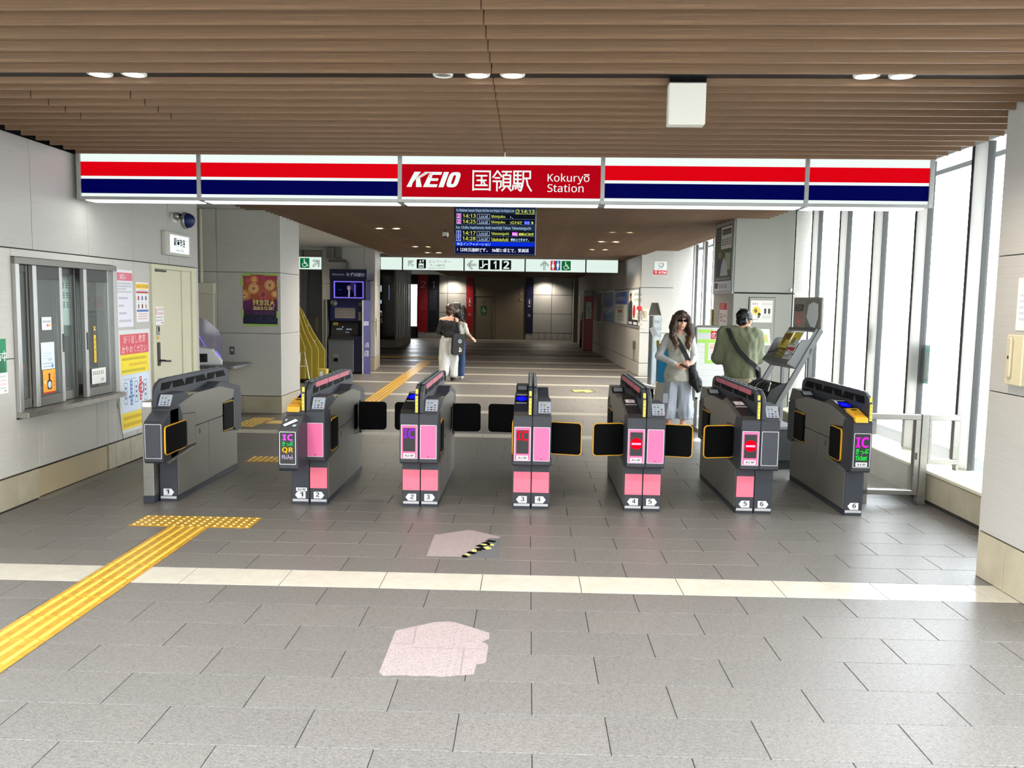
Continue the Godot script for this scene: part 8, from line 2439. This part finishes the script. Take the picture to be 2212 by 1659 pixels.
	for s in [-1.0, 1.0]:
		for j in 4:
			var z := 0.058 - 0.040 * j
			var a: Vector3 = H.call(0.080 * s, 0.045, z - 0.01)
			var q1: Vector3 = H.call((0.104 + 0.012 * sin(j * 2.1)) * s, -0.07, z)
			var q2: Vector3 = H.call((0.112 + 0.018 * sin(j * 1.7 + 1.0)) * s, -0.20, z + 0.015)
			var q3: Vector3 = H.call((0.088 + 0.020 * sin(j * 2.9 + 0.5)) * s, -0.32, z + 0.035)
			pr.append(cps(a, q1, 0.032, 0.036)); pr.append(cps(q1, q2, 0.036, 0.036)); pr.append(cps(q2, q3, 0.036, 0.016))
	hair.add(pr, 0.009, 0.022, [], 0.015, Vector3(40, 12, 40), 12)
	var hm := cloth_mat("hair_brown", Color(0.235, 0.155, 0.105), 0.55)
	put("hair", hair.mesh(), hm, t)
	var tips := Flesh.new()
	for s in [-1.0, 1.0]:
		for j in 3:
			var z := 0.075 - 0.030 * j
			var q2: Vector3 = H.call((0.105 - 0.012 * j) * s, -0.215, z + 0.018)
			var q3: Vector3 = H.call((0.082 - 0.014 * j) * s, -0.31, z + 0.040)
			var q4: Vector3 = H.call((0.092 - 0.02 * j) * s, -0.385, z + 0.035)
			tips.add([cps(q2, q3, 0.026, 0.026), cps(q3, q4, 0.026, 0.008)], 0.009, 0.02, [], 0.016, Vector3(40, 16, 40), 15 + j)
	put("hair_ends", tips.mesh(), cloth_mat("hair_light", Color(0.37, 0.25, 0.155), 0.55), t)
	var gl := MB.new()
	for s in [-1.0, 1.0]:
		gl.prism(rrect(-0.029, -0.017, 0.029, 0.017, 0.012, 4), -0.002, 0.002, hc + hb * Vector3(0.034 * s, 0.006, 0.098), hb * Basis(Vector3.UP, 0.22 * s) * Vector3(1, 0, 0), hb * Vector3.UP, hb * Basis(Vector3.UP, 0.22 * s) * Vector3(0, 0, 1))
		gl.box(Vector3.ZERO, Vector3(0.006, 0.008, 0.09), 0.0, Transform3D(hb, hc + hb * Vector3(0.069 * s, 0.010, 0.055)))
	gl.box(Vector3.ZERO, Vector3(0.024, 0.006, 0.005), 0.0, Transform3D(hb, hc + hb * Vector3(0, 0.011, 0.104)))
	put("sunglasses", gl.mesh(), mat("sunglass", Color(0.035, 0.018, 0.018), 0.6), t)
	M.sunglass.metallic_specular = 0.15
	var lp := Flesh.new()
	lp.add([cps(hc + hb * Vector3(-0.017, -0.0665, 0.087), hc + hb * Vector3(0.017, -0.0665, 0.087), 0.006, 0.006)], 0.003, 0.004)
	put("lips", lp.mesh(), M.lips, t)
	var shoes := Flesh.new()
	for s in [-1.0, 1.0]:
		var x: float = -0.102 if s < 0 else 0.087
		shoes.add([cps(Vector3(x, 0.045, -0.05), Vector3(x + 0.012 * s, 0.040, 0.15), 0.043, 0.036), cps(Vector3(x, 0.10, -0.035), Vector3(x, 0.05, -0.04), 0.042, 0.042)], 0.010, 0.02, [[Vector3(0, -1, 0), -0.001]])
	put("shoes", shoes.mesh(), cloth_mat("shoe_white", Color(0.78, 0.77, 0.74)), t)
	# bag: strap over her right shoulder, soft black bag at her left hip
	var bag := thing("shoulder_bag", "soft black shoulder bag hanging at the hip of the woman in sunglasses", "bag", Vector3(1.972, 0, -11.3), -0.05)
	put("strap", strap_mesh([Vector3(-0.115, 1.335, -0.03), Vector3(-0.095, 1.335, 0.06), Vector3(-0.03, 1.24, 0.125), Vector3(0.05, 1.10, 0.145), Vector3(0.12, 0.96, 0.150), Vector3(0.17, 0.88, 0.145)], [Vector3(0, 1, 0.2), Vector3(0, 0.7, 0.7), Vector3(0, 0.2, 1), Vector3(0.1, 0.1, 1), Vector3(0.3, 0, 1)], 0.062), mat("bag_black", Color(0.03, 0.03, 0.035), 0.7), bag)
	var bf := Flesh.new()
	bf.add([cps(Vector3(0.165, 0.88, 0.12), Vector3(0.215, 0.70, 0.11), 0.048, 0.072), cps(Vector3(0.215, 0.70, 0.11), Vector3(0.262, 0.585, 0.11), 0.072, 0.036), cps(Vector3(0.215, 0.78, 0.10), Vector3(0.27, 0.66, 0.10), 0.03, 0.04)], 0.012, 0.03, [], 0.012, Vector3(16, 16, 16), 22)
	put("pouch", bf.mesh(), M.bag_black, bag)
	var ph := thing("phone", "small dark phone held in the hands of the woman in sunglasses", "phone", Vector3(1.972, 0, -11.3), -0.05)
	var pm := put("case", bx(Vector3.ZERO, Vector3(0.07, 0.012, 0.14), 0.004), M.gloss_black, ph)
	pm.transform = Transform3D(Basis(Vector3.UP, 0.5) * Basis(Vector3.RIGHT, 0.3), Vector3(0.055, 0.915, 0.235))

func man_reading():
	var t := thing("person", "man seen from behind in a loose olive T-shirt reading a leaflet", "person", Vector3(2.425, 0, -9.85), 0.0)
	# local x = right in the photograph; he looks away and to the right
	var hb := Basis(Vector3.UP, PI - 0.55) * Basis(Vector3.RIGHT, 0.42)
	var hc := Vector3(0.045, 1.537, -0.06)
	var shl := Vector3(-0.190, 1.385, -0.01)
	var shr := Vector3(0.185, 1.375, -0.02)
	var ell_ := Vector3(-0.220, 1.13, -0.08)
	var elr := Vector3(0.205, 1.135, -0.05)
	var wl := Vector3(0.10, 1.18, -0.30)
	var wr := Vector3(0.300, 1.205, -0.25)
	var body := Flesh.new()
	body.add([cps(Vector3(0, 1.36, 0), Vector3(0.028, 1.46, -0.03), 0.060, 0.056), ell(Vector3(0, 1.24, 0), Vector3(0.17, 0.18, 0.11)), ell(Vector3(0, 1.02, 0), Vector3(0.14, 0.15, 0.095)), ell(Vector3(0, 0.90, 0), Vector3(0.135, 0.10, 0.09)),
		cps(Vector3(-0.09, 1.42, 0), shl, 0.055, 0.058), cps(Vector3(0.09, 1.42, 0), shr, 0.055, 0.058), cps(shl, ell_, 0.055, 0.044), cps(ell_, wl, 0.042, 0.029), cps(shr, elr, 0.055, 0.046), cps(elr, wr, 0.044, 0.030),
		cps(Vector3(-0.085, 0.83, 0), Vector3(-0.10, 0.48, 0.0), 0.075, 0.058), cps(Vector3(-0.10, 0.48, 0.0), Vector3(-0.10, 0.09, 0.03), 0.058, 0.040), cps(Vector3(0.085, 0.83, 0), Vector3(0.10, 0.48, 0.0), 0.075, 0.058), cps(Vector3(0.10, 0.48, 0.0), Vector3(0.10, 0.09, 0.03), 0.058, 0.040),
		cps(Vector3(-0.10, 0.045, 0.06), Vector3(-0.10, 0.035, -0.12), 0.038, 0.032), cps(Vector3(0.10, 0.045, 0.06), Vector3(0.115, 0.035, -0.12), 0.038, 0.032)], 0.014, 0.035)
	add_head(body, hc, hb, 1.05, 0.006)
	add_hand(body, wr, Vector3(0.10, 0.75, -0.25), Vector3(0.75, -0.1, 0.6), 1.0, 0.40, 1.05)
	add_hand(body, wl, Vector3(0.80, 0.40, -0.25), Vector3(0.2, 0.3, 0.9), 1.0, 0.45, 1.05)
	put("body", body.mesh(), M.skin_tan, t)
	var sh := Flesh.new()
	sh.add([ell(Vector3(0, 1.26, 0.0), Vector3(0.215, 0.20, 0.140)), ell(Vector3(0, 1.05, 0.0), Vector3(0.200, 0.24, 0.150)), cps(Vector3(-0.02, 0.93, 0), Vector3(0.02, 0.93, 0), 0.150, 0.150), cps(Vector3(-0.08, 1.415, 0), shl, 0.062, 0.070), cps(Vector3(0.08, 1.415, 0), shr, 0.062, 0.070),
		cps(shl, ell_ + Vector3(-0.01, -0.03, 0), 0.080, 0.082), cps(shr, elr + Vector3(0.01, -0.03, 0), 0.080, 0.080)], 0.013, 0.045, [[Vector3(0, -1, 0), -0.875]], 0.016, Vector3(9, 5, 9), 31)
	put("t_shirt", sh.mesh(), cloth_mat("shirt_olive", Color(0.41, 0.425, 0.325)), t)
	var tr := Flesh.new()
	tr.add([ell(Vector3(0, 0.88, 0), Vector3(0.175, 0.13, 0.135)), cps(Vector3(-0.09, 0.82, 0), Vector3(-0.105, 0.45, 0), 0.105, 0.095), cps(Vector3(-0.105, 0.45, 0), Vector3(-0.105, 0.11, 0.02), 0.095, 0.085), cps(Vector3(0.09, 0.82, 0), Vector3(0.105, 0.45, 0), 0.105, 0.095), cps(Vector3(0.105, 0.45, 0), Vector3(0.105, 0.11, 0.02), 0.095, 0.085)], 0.014, 0.03, [[Vector3(0, -1, 0), -0.07], [Vector3(0, 1, 0), 0.93]], 0.012, Vector3(9, 5, 9), 34)
	put("trousers", tr.mesh(), cloth_mat("trouser_khaki", Color(0.52, 0.475, 0.375)), t)
	var H := func(x: float, y: float, z: float) -> Vector3: return hc + hb * Vector3(x, y, z)
	var hair := Flesh.new()
	hair.add([ell(H.call(0, 0.045, -0.022), Vector3(0.092, 0.088, 0.102), hb), ell(H.call(0, 0.085, 0.040), Vector3(0.070, 0.040, 0.060), hb), ell(H.call(0, -0.035, -0.070), Vector3(0.066, 0.055, 0.045), hb), cps(H.call(-0.075, 0.03, 0.01), H.call(-0.078, -0.005, 0.025), 0.022, 0.012), cps(H.call(0.075, 0.03, 0.01), H.call(0.078, -0.005, 0.025), 0.022, 0.012), cps(H.call(-0.05, 0.07, 0.085), H.call(0.05, 0.07, 0.085), 0.022, 0.022)], 0.008, 0.02, [], 0.010, Vector3(26, 26, 26), 37)
	hair.add([cps(H.call(0.0, 0.115, -0.02), H.call(0.02, 0.138, -0.03), 0.012, 0.005), cps(H.call(0.03, 0.11, -0.05), H.call(0.05, 0.130, -0.075), 0.014, 0.005)], 0.006, 0.01)
	put("hair", hair.mesh(), cloth_mat("hair_black", Color(0.035, 0.032, 0.034), 0.45), t)
	var shoes := Flesh.new()
	for s in [-1.0, 1.0]: shoes.add([cps(Vector3(0.10 * s, 0.05, 0.07), Vector3(0.108 * s, 0.042, -0.15), 0.046, 0.040)], 0.012, 0.02, [[Vector3(0, -1, 0), -0.001]])
	put("shoes", shoes.mesh(), M.gate_black, t)
	var bag := thing("sling_bag", "black sling strap with a small pouch on the back of the man in olive", "bag", Vector3(2.425, 0, -9.85))
	put("strap", strap_mesh([Vector3(-0.150, 1.462, -0.02), Vector3(-0.165, 1.440, 0.075), Vector3(-0.135, 1.33, 0.142), Vector3(-0.06, 1.20, 0.168), Vector3(0.05, 1.09, 0.172), Vector3(0.15, 1.02, 0.150), Vector3(0.205, 0.98, 0.09)], [Vector3(0, 1, 0.3), Vector3(-0.2, 0.6, 0.8), Vector3(-0.1, 0.2, 1), Vector3(0, 0.1, 1), Vector3(0.2, 0, 1), Vector3(0.7, 0, 0.7)], 0.052), M.bag_black, bag)
	var bf := Flesh.new()
	bf.add([cps(Vector3(0.205, 0.99, 0.07), Vector3(0.215, 0.90, 0.04), 0.026, 0.032), cps(Vector3(0.185, 0.86, 0.06), Vector3(0.185, 0.83, 0.06), 0.012, 0.012)], 0.010, 0.02)
	put("pouch", bf.mesh(), M.bag_black, bag)
	var lf := thing("leaflet", "open leaflet with a green and brown picture held up by the man in olive", "leaflet", Vector3(2.425, 0, -9.85))
	var lt := Transform3D(Basis(Vector3.UP, 0.25) * Basis(Vector3.RIGHT, -0.5), Vector3(0.315, 1.335, -0.29))
	var p := ink()
	p.small(-0.075, 0.075, 0.085, 0.090, Color(0.45, 0.55, 0.65), 1.0, 2)
	p.rect(-0.085, -0.075, 0.09, 0.045, Color(0.55, 0.66, 0.30), 1.0); p.disc(Vector2(0.0, -0.01), 0.05, Color(0.52, 0.32, 0.18), 2.0); p.disc(Vector2(0.045, 0.0), 0.03, Color(0.75, 0.55, 0.30), 3.0); p.disc(Vector2(-0.05, -0.03), 0.025, Color(0.88, 0.86, 0.75), 3.0)
	var pg := put("pages", MB.new().prism(V2([-0.10, -0.10, 0.10, -0.10, 0.135, 0.115, -0.10, 0.115]), -0.002, 0.0, Vector3.ZERO, Vector3(1, 0, 0), Vector3.UP, Vector3(0, 0, 1)).mesh(), M.white_paint, lf)
	pg.transform = lt
	put("print", p.commit(), null, pg)

func woman_walking():
	var t := thing("person", "woman walking away down the corridor in a black off-shoulder top and wide pale trousers", "person", Vector3(-1.765, 0, -18.25))
	var hb := Basis(Vector3.UP, PI - 0.35)
	var hc := Vector3(0.03, 1.545, -0.01)
	var shl := Vector3(-0.155, 1.315, 0)
	var shr := Vector3(0.155, 1.315, 0)
	var ell_ := Vector3(-0.225, 1.06, 0.0)
	var elr := Vector3(0.20, 1.05, 0.0)
	var wl := Vector3(-0.12, 0.98, -0.2)
	var wr := Vector3(0.20, 0.84, -0.05)
	var body := Flesh.new()
	body.add([cps(Vector3(0, 1.33, 0), Vector3(0.015, 1.46, -0.005), 0.055, 0.045), ell(Vector3(0, 1.20, 0), Vector3(0.150, 0.15, 0.09)), ell(Vector3(0, 1.04, 0), Vector3(0.108, 0.14, 0.078)), ell(Vector3(0, 0.90, 0), Vector3(0.13, 0.10, 0.085)), cps(Vector3(-0.07, 1.345, 0), shl, 0.045, 0.047), cps(Vector3(0.07, 1.345, 0), shr, 0.045, 0.047),
		cps(shl, ell_, 0.045, 0.036), cps(ell_, wl, 0.035, 0.024), cps(shr, elr, 0.045, 0.036), cps(elr, wr, 0.035, 0.024),
		cps(Vector3(-0.075, 0.83, 0), Vector3(-0.07, 0.47, 0.05), 0.068, 0.05), cps(Vector3(-0.06, 0.47, 0.05), Vector3(-0.075, 0.20, 0.26), 0.05, 0.036), cps(Vector3(0.075, 0.83, 0), Vector3(0.085, 0.47, -0.04), 0.068, 0.05), cps(Vector3(0.085, 0.47, -0.05), Vector3(0.085, 0.09, -0.03), 0.05, 0.036), cps(Vector3(-0.075, 0.16, 0.26), Vector3(-0.075, 0.04, 0.17), 0.034, 0.028), cps(Vector3(0.085, 0.045, -0.01), Vector3(0.085, 0.035, -0.17), 0.036, 0.03)], 0.016, 0.035)
	add_head(body, hc, hb, 1.0, 0.009)
	add_hand(body, wl, Vector3(0.5, 0.0, -0.8), Vector3(-0.5, 0.6, 0.2), 1.0, 0.35, 0.95, 0.006)
	add_hand(body, wr, Vector3(0.05, -1.0, -0.1), Vector3(1, 0, 0), -1.0, 0.3, 0.95, 0.006)
	put("body", body.mesh(), M.skin, t)
	var top := Flesh.new()
	top.add([ell(Vector3(0, 1.19, 0), Vector3(0.165, 0.16, 0.105)), ell(Vector3(0, 1.03, 0), Vector3(0.130, 0.15, 0.100)), cps(Vector3(0, 0.98, 0), Vector3(0, 0.95, 0), 0.125, 0.13), cps(shl, ell_, 0.056, 0.046), cps(ell_, wl, 0.046, 0.034), cps(shr, elr, 0.056, 0.046), cps(elr, wr, 0.046, 0.034)], 0.014, 0.03, [[Vector3(0, -1, 0), -0.935], [Vector3(0.08, 1, -0.25).normalized(), 1.258]], 0.012, Vector3(10, 8, 10), 41)
	put("top", top.mesh(), cloth_mat("top_black", Color(0.10, 0.10, 0.115)), t)
	var tr := Flesh.new()
	tr.add([ell(Vector3(0, 0.90, 0), Vector3(0.165, 0.13, 0.125)), cps(Vector3(-0.085, 0.84, 0), Vector3(-0.095, 0.48, 0.04), 0.105, 0.118), cps(Vector3(-0.095, 0.48, 0.04), Vector3(-0.085, 0.20, 0.17), 0.118, 0.105), cps(Vector3(0.085, 0.84, 0), Vector3(0.095, 0.48, -0.03), 0.105, 0.115), cps(Vector3(0.095, 0.48, -0.03), Vector3(0.095, 0.14, -0.02), 0.115, 0.105)], 0.015, 0.03, [[Vector3(0, 1, 0), 0.985], [Vector3(0, -1, 0), -0.075]], 0.016, Vector3(11, 2.0, 11), 44)
	put("trousers", tr.mesh(), cloth_mat("trouser_pale", Color(0.71, 0.72, 0.72)), t)
	var H := func(x: float, y: float, z: float) -> Vector3: return hc + hb * Vector3(x, y, z)
	var hair := Flesh.new()
	hair.add([ell(H.call(0, 0.035, -0.022), Vector3(0.090, 0.098, 0.102), hb), ell(H.call(0, -0.06, -0.065), Vector3(0.075, 0.075, 0.055), hb), cps(H.call(-0.075, 0.0, 0.02), H.call(-0.07, -0.09, 0.01), 0.030, 0.02), cps(H.call(0.075, 0.0, 0.02), H.call(0.07, -0.09, 0.01), 0.030, 0.02)], 0.010, 0.02, [], 0.012, Vector3(30, 12, 30), 47)
	put("hair", hair.mesh(), cloth_mat("hair_auburn", Color(0.22, 0.125, 0.09), 0.45), t)
	var shoes := Flesh.new()
	shoes.add([cps(Vector3(-0.078, 0.20, 0.30), Vector3(-0.078, 0.05, 0.16), 0.050, 0.042)], 0.012, 0.02)
	shoes.add([cps(Vector3(0.088, 0.055, 0.01), Vector3(0.088, 0.045, -0.19), 0.048, 0.042)], 0.012, 0.02, [[Vector3(0, -1, 0), -0.001]])
	put("shoes", shoes.mesh(), M.bag_black, t)
	var bag := thing("tote_bag", "black tote bag with white drawings on the shoulder of the woman walking away", "bag", Vector3(-1.765, 0, -18.25))
	put("strap", strap_mesh([Vector3(0.115, 1.37, -0.06), Vector3(0.12, 1.365, 0.05), Vector3(0.15, 1.20, 0.115), Vector3(0.175, 0.98, 0.10)], [Vector3(0, 1, 0), Vector3(0.2, 0.6, 0.7), Vector3(0.3, 0, 1)], 0.035), M.bag_black, bag)
	put("strap", strap_mesh([Vector3(0.10, 1.36, -0.07), Vector3(0.16, 1.18, -0.06), Vector3(0.20, 0.98, 0.02)], [Vector3(0.4, 0.4, -0.7), Vector3(0.5, 0, -0.8)], 0.03), M.bag_black, bag)
	var bt := Transform3D(Basis(Vector3.UP, 0.55) * Basis(Vector3(0, 0, 1), -0.06), Vector3(0.195, 0.57, 0.13))
	var bm := put("pouch", MB.new().prism(rrect(-0.145, 0.0, 0.145, 0.46, 0.05, 4), -0.035, 0.035, Vector3.ZERO, Vector3(1, 0, 0), Vector3.UP, Vector3(0, 0, 1), 0.014).mesh(), M.bag_black, bag)
	bm.transform = bt
	var p := ink()
	for k in 5: p.ring(Vector2(0.03, 0.30) + Vector2(0.03, 0).rotated(TAU * k / 5), 0.018, 0.006, Color(0.75, 0.85, 0.86), 1.0, 10)
	p.line(Vector2(0.03, 0.16), Vector2(0.07, 0.13), 0.016, Color(0.88, 0.88, 0.88), 1.0); p.ring(Vector2(0.05, 0.12), 0.03, 0.012, Color(0.88, 0.88, 0.88), 1.0, 12); p.line(Vector2(0.02, 0.08), Vector2(0.08, 0.09), 0.016, Color(0.88, 0.88, 0.88), 1.0)
	put("print", p.commit(), null, bm).position.z = 0.036

func companion():
	var t := thing("person", "black-haired companion in white top and jeans beside the woman in black", "person", Vector3(-1.60, 0, -18.75))
	var hb := Basis(Vector3.UP, PI - 0.2)
	var hc := Vector3(0.03, 1.42, 0.0)
	var shl := Vector3(-0.13, 1.20, 0)
	var shr := Vector3(0.135, 1.20, 0)
	var elr := Vector3(0.20, 1.03, 0.02)
	var wr := Vector3(0.295, 0.93, 0.02)
	var ell_ := Vector3(-0.17, 0.97, 0)
	var wl := Vector3(-0.16, 0.80, -0.06)
	var body := Flesh.new()
	body.add([cps(Vector3(0, 1.21, 0), Vector3(0.02, 1.34, 0), 0.05, 0.042), ell(Vector3(0, 1.08, 0), Vector3(0.135, 0.14, 0.085)), ell(Vector3(0, 0.90, 0), Vector3(0.12, 0.13, 0.085)), ell(Vector3(0, 0.80, 0), Vector3(0.125, 0.09, 0.085)), cps(Vector3(-0.06, 1.23, 0), shl, 0.04, 0.043), cps(Vector3(0.06, 1.23, 0), shr, 0.04, 0.043),
		cps(shr, elr, 0.040, 0.032), cps(elr, wr, 0.031, 0.022), cps(shl, ell_, 0.040, 0.032), cps(ell_, wl, 0.031, 0.022), cps(Vector3(-0.07, 0.77, 0), Vector3(-0.08, 0.42, -0.05), 0.078, 0.05), cps(Vector3(-0.08, 0.42, -0.05), Vector3(-0.08, 0.08, 0.03), 0.047, 0.034), cps(Vector3(0.07, 0.77, 0), Vector3(0.08, 0.42, 0.04), 0.078, 0.05), cps(Vector3(0.08, 0.42, 0.04), Vector3(0.08, 0.08, 0.10), 0.047, 0.034)], 0.016, 0.03)
	add_head(body, hc, hb, 0.96, 0.010)
	add_hand(body, wr, Vector3(0.75, -0.65, 0.1), Vector3(0.5, 0.6, 0.5), -1.0, 0.2, 0.9, 0.006)
	add_hand(body, wl, Vector3(0, -1, -0.2), Vector3(-1, 0, 0), 1.0, 0.3, 0.9, 0.006)
	put("body", body.mesh(), M.skin, t)
	var top := Flesh.new()
	top.add([ell(Vector3(0, 1.08, 0), Vector3(0.15, 0.155, 0.10)), ell(Vector3(0, 0.92, 0), Vector3(0.14, 0.15, 0.105)), cps(Vector3(0.06, 1.225, 0), shr, 0.048, 0.052), cps(Vector3(-0.06, 1.225, 0), shl, 0.048, 0.052), cps(shr, elr, 0.054, 0.044), cps(shl, ell_, 0.054, 0.044)], 0.014, 0.03, [[Vector3(0, -1, 0), -0.80]], 0.012, Vector3(10, 8, 10), 51)
	put("top", top.mesh(), cloth_mat("top_white", Color(0.72, 0.73, 0.70)), t)
	var tr := Flesh.new()
	tr.add([ell(Vector3(0, 0.80, 0), Vector3(0.155, 0.12, 0.115)), cps(Vector3(-0.07, 0.75, 0), Vector3(-0.085, 0.42, -0.04), 0.09, 0.075), cps(Vector3(-0.085, 0.42, -0.04), Vector3(-0.085, 0.09, 0.03), 0.075, 0.07), cps(Vector3(0.07, 0.75, 0), Vector3(0.085, 0.42, 0.03), 0.09, 0.075), cps(Vector3(0.085, 0.42, 0.03), Vector3(0.085, 0.09, 0.08), 0.075, 0.07)], 0.015, 0.03, [[Vector3(0, -1, 0), -0.07], [Vector3(0, 1, 0), 0.86]], 0.010, Vector3(10, 6, 10), 54)
	put("jeans", tr.mesh(), cloth_mat("denim", Color(0.15, 0.24, 0.40)), t)
	var H := func(x: float, y: float, z: float) -> Vector3: return hc + hb * Vector3(x, y, z)
	var hair := Flesh.new()
	hair.add([ell(H.call(0, 0.03, -0.02), Vector3(0.098, 0.100, 0.105), hb), ell(H.call(0, -0.06, -0.05), Vector3(0.095, 0.085, 0.075), hb)], 0.011, 0.02, [], 0.02, Vector3(28, 14, 28), 57)
	put("hair", hair.mesh(), M.hair_black, t)
	var shoes := Flesh.new()
	for s in [-1.0, 1.0]: shoes.add([cps(Vector3(0.083 * s, 0.045, 0.10 if s > 0 else 0.04), Vector3(0.085 * s, 0.04, -0.08 if s > 0 else -0.14), 0.042, 0.036)], 0.013, 0.02, [[Vector3(0, -1, 0), -0.001]])
	put("shoes", shoes.mesh(), M.shoe_white, t)
